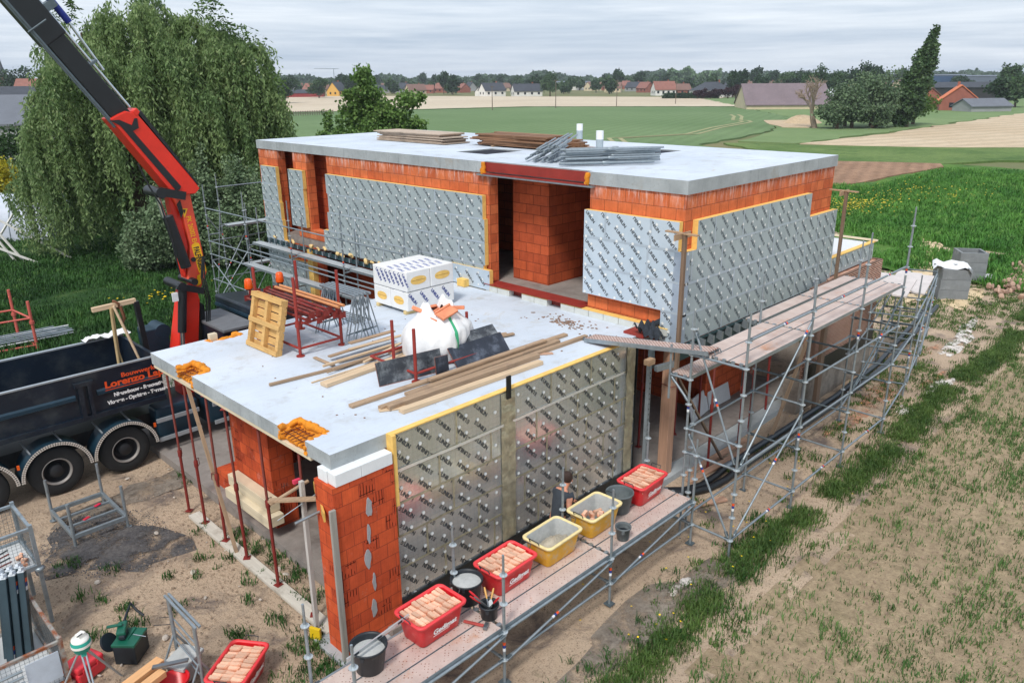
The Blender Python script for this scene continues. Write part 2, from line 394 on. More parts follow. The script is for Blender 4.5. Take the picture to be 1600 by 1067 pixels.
def slab_top_mat():
    m, t, b = nt('slab_top'); v = coord(t)
    out = mixrgb(t, ramp(t, noise(t, v, .5, 6, .6), .3, .7), lin((188, 197, 208)), lin((208, 216, 226)))
    out = mixrgb(t, ramp(t, noise(t, v, 1.7, 8, .7), .52, .75), out, lin((176, 178, 178)))
    out = mixrgb(t, ramp(t, noise(t, v, .8, 6, .75, 1.2), .6, .75), out, lin((190, 184, 172)))
    mp = t.nodes.new('ShaderNodeMapping'); mp.inputs['Scale'].default_value = (.7, 12, 1); t.links.new(v, mp.inputs[0])
    out = mixrgb(t, math_(t, 'MULTIPLY', ramp(t, noise(t, mp.outputs[0], 1.2, 4, .6), .5, .8), .3), out, lin((180, 184, 188)))
    out = mixrgb(t, ramp(t, noise(t, v, 26, 3, .6), .7, .74), out, lin((120, 112, 104)))
    t.links.new(out, b.inputs['Base Color']); b.inputs['Roughness'].default_value = .8; b.inputs['Specular IOR Level'].default_value = .25
    bump(t, b, noise(t, v, 14, 8, .7), .25, .02); return m
SLABTOP = slab_top_mat()
def slab_edge_mat():
    m, t, b = nt('slab_edge'); v = coord(t)
    out = mixrgb(t, ramp(t, noise(t, v, 1.2, 6, .65), .3, .7), lin((146, 152, 154)), lin((182, 188, 190)))
    out = mixrgb(t, ramp(t, noise(t, v, .7, 7, .7), .58, .72), out, lin((156, 148, 134)))
    mp = t.nodes.new('ShaderNodeMapping'); mp.inputs['Scale'].default_value = (6, 6, .8); t.links.new(v, mp.inputs[0])
    out = mixrgb(t, ramp(t, noise(t, mp.outputs[0], 1.3, 5, .7), .56, .75), out, lin((128, 134, 136)))
    out = mixrgb(t, ramp(t, noise(t, v, 45, 2, .5), .68, .72), out, lin((98, 100, 100)))
    t.links.new(out, b.inputs['Base Color']); b.inputs['Roughness'].default_value = .85; b.inputs['Specular IOR Level'].default_value = .2
    bump(t, b, noise(t, v, 22, 6, .6), .3, .02); return m
SLABEDGE = slab_edge_mat()
FOAM = mat('yellow_foam', (238, 194, 108), .9, var=.14, scale=6, bmp=.4, bscale=60)
PUFOAM = mat('orange_expanding_foam', (222, 138, 26), .8, var=.3, scale=9, bmp=1.2, bscale=26)
def foil_mat(name, c1, c2, metal, rough, bmp, grid=0.0):
    m, t, b = nt(name); v = coord(t)
    out = mixrgb(t, ramp(t, noise(t, v, 1.3, 5, .6), .3, .7), lin(c1), lin(c2))
    if grid:
        sp = t.nodes.new('ShaderNodeSeparateXYZ'); t.links.new(v, sp.inputs[0])
        u = math_(t, 'ADD', sp.outputs[0], sp.outputs[1])
        ln = None
        for s in (u, sp.outputs[2]):
            k = math_(t, 'ABSOLUTE', math_(t, 'SUBTRACT', math_(t, 'FRACT', math_(t, 'MULTIPLY', s, 10.0)), .5))
            k = math_(t, 'GREATER_THAN', k, .465); ln = k if ln is None else math_(t, 'MAXIMUM', ln, k)
        out = mixrgb(t, math_(t, 'MULTIPLY', ln, grid), out, lin((84, 88, 86)))
    t.links.new(out, b.inputs['Base Color'])
    rr = ramp(t, noise(t, v, 2.5, 5, .6), .2, .8)
    b.inputs['Metallic'].default_value = metal
    t.links.new(math_(t, 'MULTIPLY_ADD', rr, .12, rough-.06), b.inputs['Roughness'])
    bump(t, b, noise(t, v, 3.2, 4, .5), bmp, .012); return m
FOIL = foil_mat('matt_foil', (164, 176, 180), (180, 192, 194), .25, .55, .15)
FOIL_BRIGHT = foil_mat('bright_foil', (220, 226, 228), (236, 240, 242), .8, .2, .4, grid=.25)
FOIL_FRONT = foil_mat('pale_foil', (186, 202, 214), (204, 216, 226), .2, .5, .2)
TAPE = mat('grey_tape', (184, 196, 206), .45, .3, var=.08)
TAPE_OLIVE = mat('foil_tape', (196, 192, 168), .28, .65, var=.3, scale=7, bmp=.8, bscale=18)
TAPE_SHINE = mat('bright_tape', (236, 236, 230), .3, .35, var=.06)
INK = mat('black_print', (34, 38, 42), .6)
WASHER = mat('white_plastic_disc', (228, 230, 228), .5, var=.05)
WHITE_BLOCK = mat('white_aerated_block', (226, 230, 232), .9, var=.05, bmp=.2, bscale=50)
RED_STEEL = mat('red_oxide_steel', (150, 52, 44), .6, .1, var=.2, scale=3, dirt=(104, 50, 40), dirt_amt=(.55, .8))
BLACK_MEMB = mat('black_membrane', (20, 24, 26), .35, var=.3, scale=5, bmp=.6, bscale=9)
GALV = mat('galvanised_steel', (150, 160, 166), .42, .55, var=.16, scale=9, dirt=(120, 126, 128), dirt_amt=(.55, .75), dscale=6)
GALV_DK = mat('dull_galvanised_steel', (96, 108, 114), .5, .45, var=.2, scale=7)
TEAL_STRIP = mat('dark_green_flashing', (36, 62, 66), .5, var=.2)
FORMPLY = mat('formwork_board', (214, 200, 172), .8, var=.15, scale=3, stretch=(1, .2, 3))
MORTAR = mat('grey_mortar', (158, 160, 162), .95, var=.12, scale=12, bmp=.5)
FLOOR_IN = mat('dusty_floor', (146, 138, 132), .9, var=.14, scale=1.2, dirt=(116, 106, 100), dirt_amt=(.5, .7), dscale=1.1, vscale2=6)

house = thing('unfinished_house', 'unfinished two storey house of orange clay blocks with flat concrete roofs and foil insulation', 'house', (5.43, 9.0, 0))
def plate(name, lo, hi, holes, parent, top, side, steps=None):
    """flat slab with rectangular holes; top face and side faces get their own material"""
    xs = sorted({lo[0], hi[0], *[h[0] for h in holes], *[h[2] for h in holes]})
    ys = sorted({lo[1], hi[1], *[h[1] for h in holes], *[h[3] for h in holes]})
    solid = lambda i, j: 0 <= i < len(xs)-1 and 0 <= j < len(ys)-1 and not any(
        h[0]-1e-6 <= xs[i] and xs[i+1] <= h[2]+1e-6 and h[1]-1e-6 <= ys[j] and ys[j+1] <= h[3]+1e-6 for h in holes)
    mb = MB(); z0, z1 = lo[2], hi[2]
    for i in range(len(xs)-1):
        for j in range(len(ys)-1):
            if not solid(i, j): continue
            a, b, c, d = xs[i], xs[i+1], ys[j], ys[j+1]
            mb.add([(a, c, z1), (b, c, z1), (b, d, z1), (a, d, z1)], [(0, 1, 2, 3)], 0)
            mb.add([(a, c, z0), (b, c, z0), (b, d, z0), (a, d, z0)], [(3, 2, 1, 0)], 1)
            for di, dj, q in ((-1, 0, ((a, d), (a, c))), (1, 0, ((b, c), (b, d))), (0, -1, ((a, c), (b, c))), (0, 1, ((b, d), (a, d)))):
                if not solid(i+di, j+dj):
                    (p, r) = q
                    mb.add([(p[0], p[1], z0), (r[0], r[1], z0), (r[0], r[1], z1), (p[0], p[1], z1)], [(0, 1, 2, 3)], 1)
    o = mb.build(name, [top, side], parent, fix=False)
    return o
# ground floor
MB().bb((6.1, 8.85, -.2), (20.9, 26.0, .2)).build('ground_slab', [FLOOR_IN], house)
MB().bb((12.9, 8.5, -.3), (20.0, 8.845, .17)).build('concrete_plinth', [CONC], house)
MB().bb((5.15, 8.86, -.2), (6.095, 9.75, .07)).build('pad_footing', [CONC], house, bev=.01)
# end pier with mortar smears, and its cap course of white blocks
pier = MB().bb((5.3, 8.98, .07), (6.42, 9.48, 3.1)).build('brick_pier', [CLAY_PIER], house)
mb = MB()
for k, z in enumerate((.72, 1.2, 1.66, 2.1, 2.55)):
    u = 5.86+.05*math.sin(k*2.1); w = .055+.012*math.cos(k*3)
    pts = [(u+(w+random.uniform(-.02, .02))*math.cos(a*PI/6)*.8, z+(.17+random.uniform(-.03, .03))*math.sin(a*PI/6)) for a in range(12)]
    mb.prism(pts, 8.966, 8.981, 'y')
mb.build('mortar_patch', [MORTAR], pier)
MB().bb((5.36, 8.97, 3.102), (5.82, 9.17, 3.305)).bb((5.826, 8.97, 3.102), (6.4, 9.17, 3.305)).bb((5.34, 9.176, 3.102), (5.56, 9.27, 3.305)).bb((5.34, 9.276, 3.102), (5.56, 9.42, 3.305)).build('white_block', [WHITE_BLOCK], house, bev=.006)
MB().bb((5.2, 8.925, .07), (5.298, 8.975, 2.78)).build('corner_profile', [mat('grey_profile_board', (150, 146, 138), .85, var=.2, scale=3, stretch=(6, 6, .5))], house, bev=.004)
# walls of the low wing
MB().bb((6.35, 13.0, .2), (6.85, 14.5, 3.3)).build('block_wall', [CLAY_PIER], house); MB().bb((6.36, 14.9, .2), (6.8, 15.6, .62)).build('block_stack', [CLAY_PIER], house)
MB().bb((6.1, 12.75, .75), (6.34, 14.45, 1.0)).bb((5.98, 12.6, .52), (6.32, 14.4, .74)).build('window_sill', [FORMPLY], house, bev=.01)
MB().bb((6.43, 9.18, .2), (12.9, 9.48, 3.3)).build('block_wall', [CLAY_IN], house); MB().bb((12.6, 9.49, .2), (12.9, 14.0, 3.3)).build('block_wall', [CLAY_IN], house); MB().bb((12.61, 14.01, .2), (17.4, 14.3, 3.3)).build('block_wall', [CLAY_IN], house)
MB().bb((17.41, 9.9, .2), (19.4, 10.2, 3.3)).bb((17.4, 10.21, .2), (17.7, 13.99, 3.3)).bb((6.8, 15.3, .2), (13.6, 15.6, 3.3)).build('block_wall', [CLAY_IN], house)
# low roof slab with foam-lined notches
NOT = [(5.42, 9.85, 5.84, 10.65), (5.42, 13.85, 5.82, 14.5), (6.6, 15.45, 7.25, 15.8)]
slab = plate('roof_slab', (5.42, 9.16, 3.31), (13.66, 15.75, 3.55), [(5.42, 9.85, 5.8, 10.62), (5.42, 13.85, 5.78, 14.5), (6.6, 15.5, 7.25, 15.75)], house, SLABTOP, SLABEDGE)
def lump(mb, p, q, r, n=9, seed=0):
    rg = random.Random(seed); p = Vector(p); q = Vector(q); k = max(3, int((q-p).length/.055))
    pts = [p.lerp(q, i/k)+Vector((rg.uniform(-.02, .02), rg.uniform(-.02, .02), rg.uniform(-.02, .03))) for i in range(k+1)]
    mb.pipe(pts, r, n, rs=[r*rg.uniform(.7, 1.3) for _ in pts])
for k, (x0, y0, x1, y1) in enumerate(((5.42, 9.85, 5.8, 10.62), (5.42, 13.85, 5.78, 14.5))):
    mb = MB()
    for dz in (0, .08, .16):
        lump(mb, (x0, y1, 3.36+dz), (x1, y1, 3.36+dz), .055, seed=k+1+int(dz*99)); lump(mb, (x1, y0, 3.36+dz), (x1, y1, 3.37+dz), .06, seed=k+5+int(dz*99)); lump(mb, (x0-.01, y0, 3.34+dz), (x1, y0, 3.36+dz), .05, seed=k+7+int(dz*99))
    for q in range(5): lump(mb, (x0+.05, y1-.14-q*.09, 3.36), (x1, y1-.1-q*.09, 3.38), .045, seed=40+q+k)
    f = mb.build('expanding_foam', [PUFOAM], house)
    mb = MB()
    for q in range(7): mb.tube((x0-.02, y0+.08+q*.1, 3.45), (x1, y0+.08+q*.1, 3.46), .007, 5)
    for q in range(3): mb.tube((x0+.06+q*.1, y0+.03, 3.464), (x0+.06+q*.1, y1-.05, 3.464), .007, 5)
    mb.build('reinforcing_mesh', [mat('rusty_rebar', (112, 58, 34), .8, .2)], f)
mb = MB(); lump(mb, (6.6, 15.5, 3.5), (7.25, 15.5, 3.52), .06, seed=3); lump(mb, (7.25, 15.5, 3.5), (7.25, 15.78, 3.5), .07, seed=9); lump(mb, (6.6, 15.5, 3.48), (6.55, 15.75, 3.5), .06, seed=4)
mb.build('expanding_foam', [PUFOAM], house)
MB().bb((6.62, 15.58, 3.5), (6.78, 15.7, 3.68)).build('wood_offcut', [FORMPLY], house)
# formwork strip left under the slab edge
MB().bb((5.43, 9.75, 3.24), (5.66, 15.7, 3.306)).build('formwork_strip', [FORMPLY], house)

# upper storey
holes_r = [(15.0, 15.75, 16.45, 17.0), (18.25, 12.3, 19.35, 13.4), (13.62, 11.02, 13.76, 14.42)]
roof = plate('roof_slab', (13.62, 8.47, 6.55), (20.8, 26.0, 6.83), holes_r, house, SLABTOP, SLABEDGE)
MB().bb((15.02, 15.77, 6.79), (16.43, 16.98, 6.8)).bb((18.27, 12.32, 6.79), (19.33, 13.38, 6.8)).build('skylight_dark_sheet', [mat('navy_opening_dark', (14, 20, 36), .9, var=.3, scale=4)], house)  # dark sheets added near the slab top so the skylight openings look dark
MB().bb((13.67, 8.53, 3.45), (20.74, 25.95, 3.73)).build('floor_slab', [FLOOR_IN], house)
mb = MB()
def wall_x(y0, y1, z0, z1): mb.bb((13.65, y0, z0), (13.95, y1, z1))
T = 6.548
wall_x(8.51, 10.99, 3.732, T); wall_x(14.25, 21.66, 3.732, T); wall_x(22.86, 23.69, 3.732, T); wall_x(24.69, 25.97, 3.732, T)
wall_x(21.66, 22.86, 3.732, 4.05)
mb.bb((13.951, 8.51, 3.3), (20.75, 8.8, T)); mb.bb((20.45, 8.801, 3.3), (20.75, 25.97, T)); mb.bb((13.951, 25.67, 3.732), (20.449, 25.97, T))
mb.build('block_wall', [CLAY], house); MB().bb((13.65, 8.51, 3.3), (13.95, 8.98, 3.73)).build('corner_block', [CLAY], house)
MB().bb((14.45, 12.95, 3.732), (16.6, 14.2, T)).bb((14.3, 18, 3.732), (14.6, 25.6, T)).bb((16.8, 8.81, 3.732), (17.1, 20, T)).build('inner_wall', [CLAY_IN], house)
# opening in the front: red lintel beam, red sill angle, strip of insulation blocks
lb = MB().bb((13.66, 11.1, 6.585), (13.68, 14.4, 6.815)).bb((13.55, 11.03, 6.525), (13.8, 14.45, 6.547)).build('lintel_beam', [RED_STEEL], house)
MB().bb((13.53, 10.85, 6.49), (13.80, 14.6, 6.522)).build('beam_flange', [GALV], lb)
mb = MB(); lump(mb, (13.6, 14.4, 6.56), (13.6, 14.41, 6.8), .06, seed=2); lump(mb, (13.6, 11.06, 6.56), (13.6, 11.04, 6.8), .06, seed=6); mb.build('expanding_foam', [PUFOAM], house)
MB().bb((13.44, 11.02, 3.732), (13.9, 14.3, 3.745)).build('sill_plate', [RED_STEEL], house)
mb = MB(); mf = MB()
for k in range(13):
    y = 14.25-k*.43
    if k in (2, 5) : continue
    b = MB().bb((13.47, y-.415, 3.552), (13.645, y, 3.70)).build('insulation_block', [mat('pale_insulation_foil', (208, 210, 204), .5, .1, var=.1)], house); MB().bb((13.465, y-.42, 3.701), (13.65, y, 3.715)).build('foam_edge', [FOAM], b)
MB().bb((13.66, 8.9, 3.56), (13.8, 14.3, 3.73)).build('sill_beam', [RED_STEEL], house)
# foil-faced boards
UN = text_faces('UNILIN', .102, .0028, 3)
UN_THIN = text_faces('UNILIN', .098, .0018, 2)
xw = max(p[0] for p in UN[0])
def print_mark(UN=UN):
    V, F = list(UN[0]), list(UN[1]); V = [(x+.075, y) for x, y in V]
    for z in (0, .026, .052):
        n = len(V); V += [(0, z), (.055, z), (.055, z+.015), (0, z+.015)]; F.append((n, n+1, n+2, n+3))
    L = xw+.075
    return [(x-L/2, y-.035) for x, y in V], F
MARK = print_mark(); MARK2 = print_mark(UN_THIN); INK2 = mat('faded_black_print', (62, 70, 80), .6)
DISCS = ([], [])
def clad(name, P, rows, face, tape, joint_off, step=(.43, .32), org=(0, 0), thick=.13, tw=.05, disc_r=.033, ang=-45, skip=None, tape_sides=True, marks=True):
    """rows: (z0,z1,u0,u1). P(u,z,d) gives the world point. One board = one part's sub-part."""
    lay = MB(); root = None
    ins = house
    boards = []
    body = bpy.data.objects.new(name, None)
    ink = MB(); ds = MB(); tp = MB()
    first = None
    for r, (z0, z1, u0, u1) in enumerate(rows):
        cuts = [u0]; u = u0+joint_off[r % len(joint_off)]
        while u < u1-.15: cuts.append(u); u += 1.2
        cuts.append(u1)
        for a, b in zip(cuts, cuts[1:]):
            bd = MB(); g = .002
            c = [(a+g, z0+g), (b-g, z0+g), (b-g, z1-g), (a+g, z1-g)]
            vs = [P(u_, z_, 0) for u_, z_ in c]+[P(u_, z_, -thick) for u_, z_ in c]
            bd.add(vs, [(0, 1, 2, 3)], 0); bd.add(vs, [(7, 6, 5, 4), (0, 4, 5, 1), (1, 5, 6, 2), (2, 6, 7, 3), (3, 7, 4, 0)], 1)
            boards.append(bd.build('insulation_board', [face, FOAM], house))
            if b < u1-.01: tp.add([P(b-tw/2, z0, .004), P(b+tw/2, z0, .004), P(b+tw/2, z1, .004), P(b-tw/2, z1, .004)], [(0, 1, 2, 3)])
        if r > 0:
            zt = z1; lo, hi = max(u0, rows[r-1][2]), min(u1, rows[r-1][3])
            tp.add([P(lo, zt-tw/2, .006), P(hi, zt-tw/2, .006), P(hi, zt+tw/2, .006), P(lo, zt+tw/2, .006)], [(0, 1, 2, 3)])
    if marks:
        zmin = min(r[0] for r in rows); zmax = max(r[1] for r in rows); umin = min(r[2] for r in rows); umax = max(r[3] for r in rows)
        ca, sa = math.cos(math.radians(ang)), math.sin(math.radians(ang))
        def inside(u, z, mu, mz): return any(r[0]+mz*0 <= z <= r[1] and r[2]+mu <= u <= r[3]-mu for r in rows) and zmin+mz < z < zmax-mz
        i = 0; u = umin+.2+org[0]
        while u < umax+.15:
            z = zmax+.15+org[1]
            while z > zmin-.2:
                if inside(u, z, -.12, -.1) and not (skip and skip(u, z)):
                    fl = -1 if i % 2 else 1
                    o = P(u, z, .0025); e1 = Vector(P(u+1, z, .0025))-Vector(o); e2 = Vector(P(u, z+1, .0025))-Vector(o)
                    V_, F_ = MARK2 if face is FOIL else MARK; Q = [(u+(a*ca-b*sa)*fl, z+(a*sa+b*ca)*fl) for a, b in V_]
                    keep = [f for f in F_ if all(any(r[0]+.01 <= Q[i_][1] <= r[1]-.004 and r[2]+.01 <= Q[i_][0] <= r[3]-.01 for r in rows) for i_ in f)]
                    ink.add([P(a, b, .0025) for a, b in Q], keep)
                for du, dz in ((-.08, -.155), (.08, -.31)):
                    if inside(u+du, z+dz, .05, .05) and not (skip and skip(u+du, z)):
                        c = P(u+du, z+dz, .009); e1 = Vector(P(1, 0, 0))-Vector(P(0, 0, 0)); e2 = Vector(P(0, 1, 0))-Vector(P(0, 0, 0))
                        if (i+int(z*7)) % 3 or dz > -.2: DISCS[0 if name in ('shiny', 'front_right') else 1].append((c, disc_r, Matrix((e1, e2, e1.cross(e2))).transposed()))
                z -= step[1]
            u += step[0]; i += 1
    out = []
    if ink.f: ink.build('printed_lettering', [INK2 if face is FOIL else INK], house, fix=False)
    if tp.f: tp.build('joint_tape', [tape], house, fix=False)
    return boards
PX = lambda X: (lambda u, z, d: (X-d, -u, z))        # wall facing -X, u runs to the right as seen
PY = lambda Y: (lambda u, z, d: (u, Y-d, z))         # wall facing -Y
clad('front_left', PX(13.5), [(5.4, 6.0, -21.56, -14.36), (4.8, 5.4, -21.5, -14.3), (4.2, 4.8, -21.6, -14.3), (3.56, 4.2, -21.9, -14.36)], FOIL, TAPE, (.55, 1.1, .3, .8))
clad('front_narrow', PX(13.5), [(5.4, 6.0, -23.82, -22.92), (4.8, 5.4, -23.82, -22.95), (4.12, 4.8, -23.84, -22.93)], FOIL, TAPE, (2, 2, 2))
clad('front_far', PX(13.5), [(5.4, 6.0, -25.65, -24.62), (4.8, 5.4, -25.7, -24.6), (4.2, 4.8, -25.65, -24.55), (3.5, 4.2, -25.7, -24.5), (2.9, 3.5, -25.7, -24.3), (2.3, 2.9, -25.7, -23.0), (1.7, 2.3, -25.7, -23.0), (1.0, 1.7, -25.7, -23.0)], FOIL, TAPE, (2, 2, 2))
clad('front_low', PX(13.46), [(3.58, 4.1, -15.6, -14.1)], FOIL_FRONT, TAPE, (3,), org=(.1, -.1))
clad('front_right', PX(13.5), [(5.41, 6.01, -11.03, -8.54), (4.75, 5.41, -11.03, -8.383), (4.09, 4.75, -11.03, -8.383), (3.42, 4.09, -8.88, -8.383)], FOIL_FRONT, TAPE, (.6, 1.75, 1.6), org=(-.05, .05))
clad('side', PY(8.38), [(5.41, 6.01, 13.95, 19.27), (4.72, 5.41, 13.505, 20.95), (4.04, 4.72, 13.505, 20.97), (3.42, 4.04, 13.505, 21.0)], FOIL, TAPE, (.7, .3, .9, .5), step=(.44, .32))
# strips either side of the near corner
MB().add([(13.498, 8.386, 3.45), (13.498, 8.62, 3.45), (13.498, 8.62, 5.4), (13.498, 8.386, 5.4)], [(0, 1, 2, 3)]).add([(13.496, 8.374, 3.42), (13.7, 8.374, 3.42), (13.7, 8.374, 5.4), (13.496, 8.374, 5.4)], [(0, 1, 2, 3)]).build('corner_tape', [mat('corner_tape', (170, 184, 200), .4, .3, var=.08, bmp=.3, bscale=30)], house, fix=False)
clad('shiny', PY(9.06), [(2.9, 3.53, 6.52, 12.9), (2.3, 2.9, 6.52, 12.92), (1.7, 2.3, 6.5, 12.93), (1.1, 1.7, 6.48, 12.95), (.42, 1.1, 6.46, 12.95)], FOIL_BRIGHT, TAPE_OLIVE, (1.29, .89, 1.2, .6, 1.0), step=(.425, .32), org=(.02, 0), thick=.118, tw=.04, disc_r=.031, skip=lambda u, z: 8.8 < u < 9.25 or u > 12.55)
mb = MB()   # long bright tape between the two upper rows, sagging a little
for k in range(24):
    a, b = 6.52+k*.25, 6.52+(k+1)*.25
    za, zb = 2.9-.015*math.sin(k/24*PI*2), 2.9-.015*math.sin((k+1)/24*PI*2)
    mb.add([(a, 9.045, za-.028), (b, 9.045, zb-.028), (b, 9.04, zb+.028), (a, 9.04, za+.028)], [(0, 1, 2, 3)])
mb.build('edge_tape', [TAPE_SHINE], house, fix=False)
mb = MB(); rg = random.Random(4)
for u0, w, zt in ((8.86, .36, 3.5), (12.6, .28, 3.5)):      # crumpled vertical foil strips
    n = 26; mb = MB()
    for k in range(n):
        z0, z1 = zt-k*(zt-.35)/n, zt-(k+1)*(zt-.35)/n
        if k == 0: a = [rg.uniform(0, .02) for _ in range(5)]
        b = [rg.uniform(0, .03) for _ in range(5)]
        for q in range(4):
            x0, x1 = u0+w*q/4, u0+w*(q+1)/4
            mb.add([(x0, 9.052-a[q]*.8, z0), (x1, 9.052-a[q+1]*.8, z0), (x1, 9.052-b[q+1]*.8, z1), (x0, 9.052-b[q]*.8, z1)], [(0, 1, 2, 3)])
        a = b
    mb.build('crumpled_foil_strip', [TAPE_OLIVE], house, fix=False)

MB().bb((6.44, 9.0, 2.3), (6.515, 9.17, 3.55)).bb((6.44, 9.04, 3.531), (12.88, 9.155, 3.56)).build('insulation_edge', [FOAM], house, bev=.008)
MB().bb((6.44, 9.02, .0), (13.0, 9.055, .5)).bb((6.43, 9.06, .1), (6.455, 9.17, 2.28)).bb((12.952, 9.03, .1), (12.97, 9.4, 3.4)).build('black_membrane', [BLACK_MEMB], house)
mb = MB()
mb.bb((8.98, 9.005, 3.38), (9.09, 9.04, 3.82))
o = mb.build('membrane_tab', [BLACK_MEMB], house, bev=.01)
for c, r, Mx in DISCS[0][:100]: MB().disc(c, r, Mx, 14).build('fixing_disc', [WASHER], house, fix=False)
def rest_discs():
    mb = MB()
    for c, r, Mx in DISCS[0][100:]+DISCS[1]: mb.disc(c, r, Mx, 10)
    kind(mb.build('fixing_discs', [WASHER], house, fix=False), 'stuff')
# bracket row carrying the outer brick skin along the side, and along the far front
def bracket_row(P, u0, u1, n, z, foam=False):
    rg = random.Random(n); fm = None
    for k in range(n):
        u = u0+(u1-u0)*(k+.5)/n; mb = MB()
        q_ = .62 if foam else 1; c = [(0, z), (.15*q_, z-.02), (.16*q_, z-.2*q_), (.12*q_, z-.24*q_), (0, z-.2*q_)]
        vs = [P(u-.005, zz, d) for d, zz in c]+[P(u+.005, zz, d) for d, zz in c]
        mb.add(vs, [(0, 1, 2, 3, 4), (9, 8, 7, 6, 5)]+[(i, (i+1) % 5, 5+(i+1) % 5, 5+i) for i in range(5)])
        mb.add([P(u-.03, zz, d) for d, zz in ((.161*q_, z-.02), (.161*q_, z-.25*q_))]+[P(u+.03, zz, d) for d, zz in ((.161*q_, z-.02), (.161*q_, z-.25*q_))], [(0, 1, 3, 2)])
        b = mb.build('support_bracket', [GALV], house, fix=False)
        if foam and rg.random() < .7:
            q = Vector(P(u+rg.uniform(-.05, .05), z+.02+rg.uniform(-.05, .05), .02)); fm = MB(); lump(fm, q-Vector((0, .05, .03)), q+Vector((-.02, .07, .05)), rg.uniform(.03, .07), seed=k); fm.build('expanding_foam', [PALEFOAM], b)
PALEFOAM = mat('pale_cured_foam', (226, 196, 138), .9, var=.2, scale=8, bmp=.6)
bracket_row(PY(8.37), 13.7, 20.9, 19, 3.42)
MB().bb((13.52, 8.34, 3.36), (20.95, 8.375, 3.41)).bb((13.52, 8.37, 3.05), (20.95, 8.5, 3.3)).build('support_strip', [TEAL_STRIP], house)
bracket_row(PX(13.5), -25.6, -15.6, 26, 3.5, True)
MB().bb((13.49, 15.7, 3.3), (13.52, 25.7, 3.45)).build('support_strip', [TEAL_STRIP], house)
# ground floor front wall behind the scaffold
MB().bb((13.65, 22.6, .2), (13.95, 25.97, 3.44)).bb((13.951, 25.67, .2), (20.4, 25.97, 3.44)).bb((15.2, 15.8, .2), (15.5, 25.6, 3.44)).build('block_wall', [CLAY_IN], house)
MB().bb((13.46, 22.7, 1.0), (13.64, 23.0, 3.4)).bb((13.3, 14.9, 3.56), (13.46, 15.2, 3.75)).build('insulation_edge', [FOAM], house)
# low block at the back: insulated parapet, white roof, facing brick with black damp course
MB().bb((20.76, 8.5, 3.6), (24.1, 14.5, 4.02)).build('rear_roof', [mat('white_roof', (214, 218, 222), .7, var=.05)], house)
clad('rear', PY(8.38), [(3.55, 4.05, 21.01, 24.0)], FOIL, TAPE, (.8,), org=(0, -.05))
MB().bb((21.0, 8.36, 4.052), (24.1, 8.51, 4.075)).build('insulation_edge', [FOAM], house)
MB().bb((24.0, 8.3, 4.08), (24.08, 14.5, 4.13)).build('roof_batten', [FORMPLY], house)
MB().bb((19.4, 8.12, .95), (24.2, 8.22, 3.55)).bb((24.1, 8.221, .95), (24.2, 14.5, 3.55)).bb((20.8, 8.221, .95), (24.09, 8.5, 3.5)).build('facing_brick_wall', [FACING], house)
MB().bb((19.38, 8.105, .95), (24.22, 8.118, 1.36)).build('damp_course', [BLACK_MEMB], house)
MB().bb((19.3, 8.16, -.2), (24.3, 8.6, .948)).build('concrete_plinth', [mat('rough_footing', (150, 140, 128), .95, var=.25, scale=2.5, bmp=1, bscale=12, dirt=(112, 100, 90), dirt_amt=(.45, .7), dscale=2)], house)
# pipes and vent stacks through the roof
for x, y, h in ((20.17, 16.75, .55), (17.19, 13.56, .6)):
    v = MB().tube((x, y, 6.83), (x, y, 6.83+h*.62), .1, 16).build('vent_pipe', [mat('grey_vent_pipe', (164, 176, 182), .5, var=.08)], house)
    MB().tube((x, y, 6.83+h*.62), (x, y, 6.83+h), .104, 16).build('pipe_cap', [mat('white_pipe_cap', (236, 238, 240), .4, var=.03)], v)

rest_discs()
# ------------------------------------------------------------------ scaffolds
def deck_mat():
    m, t, b = nt('perforated_deck'); v = coord(t)
    out = mixrgb(t, ramp(t, noise(t, v, 1.5, 6, .65), .3, .7), lin((186, 164, 154)), lin((218, 200, 190)))
    out = mixrgb(t, ramp(t, noise(t, v, 2.2, 6, .75), .56, .72), out, lin((196, 146, 116)))
    vo = t.nodes.new('ShaderNodeTexVoronoi'); vo.feature = 'F1'; vo.inputs['Scale'].default_value = 19; vo.inputs['Randomness'].default_value = .12
    mp = t.nodes.new('ShaderNodeMapping'); mp.inputs['Scale'].default_value = (1, 1, .02); mp.inputs['Rotation'].default_value = (0, 0, .78); t.links.new(v, mp.inputs[0]); t.links.new(mp.outputs[0], vo.inputs['Vector'])
    out = mixrgb(t, math_(t, 'LESS_THAN', vo.outputs['Distance'], .33), out, lin((134, 78, 58)))
    t.links.new(out, b.inputs['Base Color']); b.inputs['Roughness'].default_value = .5; b.inputs['Metallic'].default_value = .15
    bump(t, b, vo.outputs['Distance'], .3, .01); return m
DECK = deck_mat()
ORANGE_ST = mat('orange_sticker', (226, 84, 32), .5); BLUE_ST = mat('blue_sticker', (28, 58, 130), .5); WHITE_ST = mat('white_sticker', (226, 228, 230), .5)
WOOD = mat('weathered_wood', (172, 142, 112), .85, var=.22, scale=5, stretch=(.35, 4, 4), bmp=.3, bscale=8, dirt=(120, 102, 86), dirt_amt=(.55, .75), dscale=1.7, rnd=.16)
WOOD_LT = mat('pale_planed_wood', (204, 178, 146), .8, var=.15, scale=5, stretch=(.3, 5, 5), bmp=.2, rnd=.08)
WOOD_PINK = mat('pinkish_timber', (176, 138, 114), .85, var=.18, scale=4, stretch=(5, 5, .3), bmp=.3, dirt=(130, 104, 88), dirt_amt=(.55, .75))
WOOD_BR = mat('brown_old_timber', (122, 100, 82), .85, var=.22, scale=4, stretch=(5, 5, .35), bmp=.3)
_ros = None
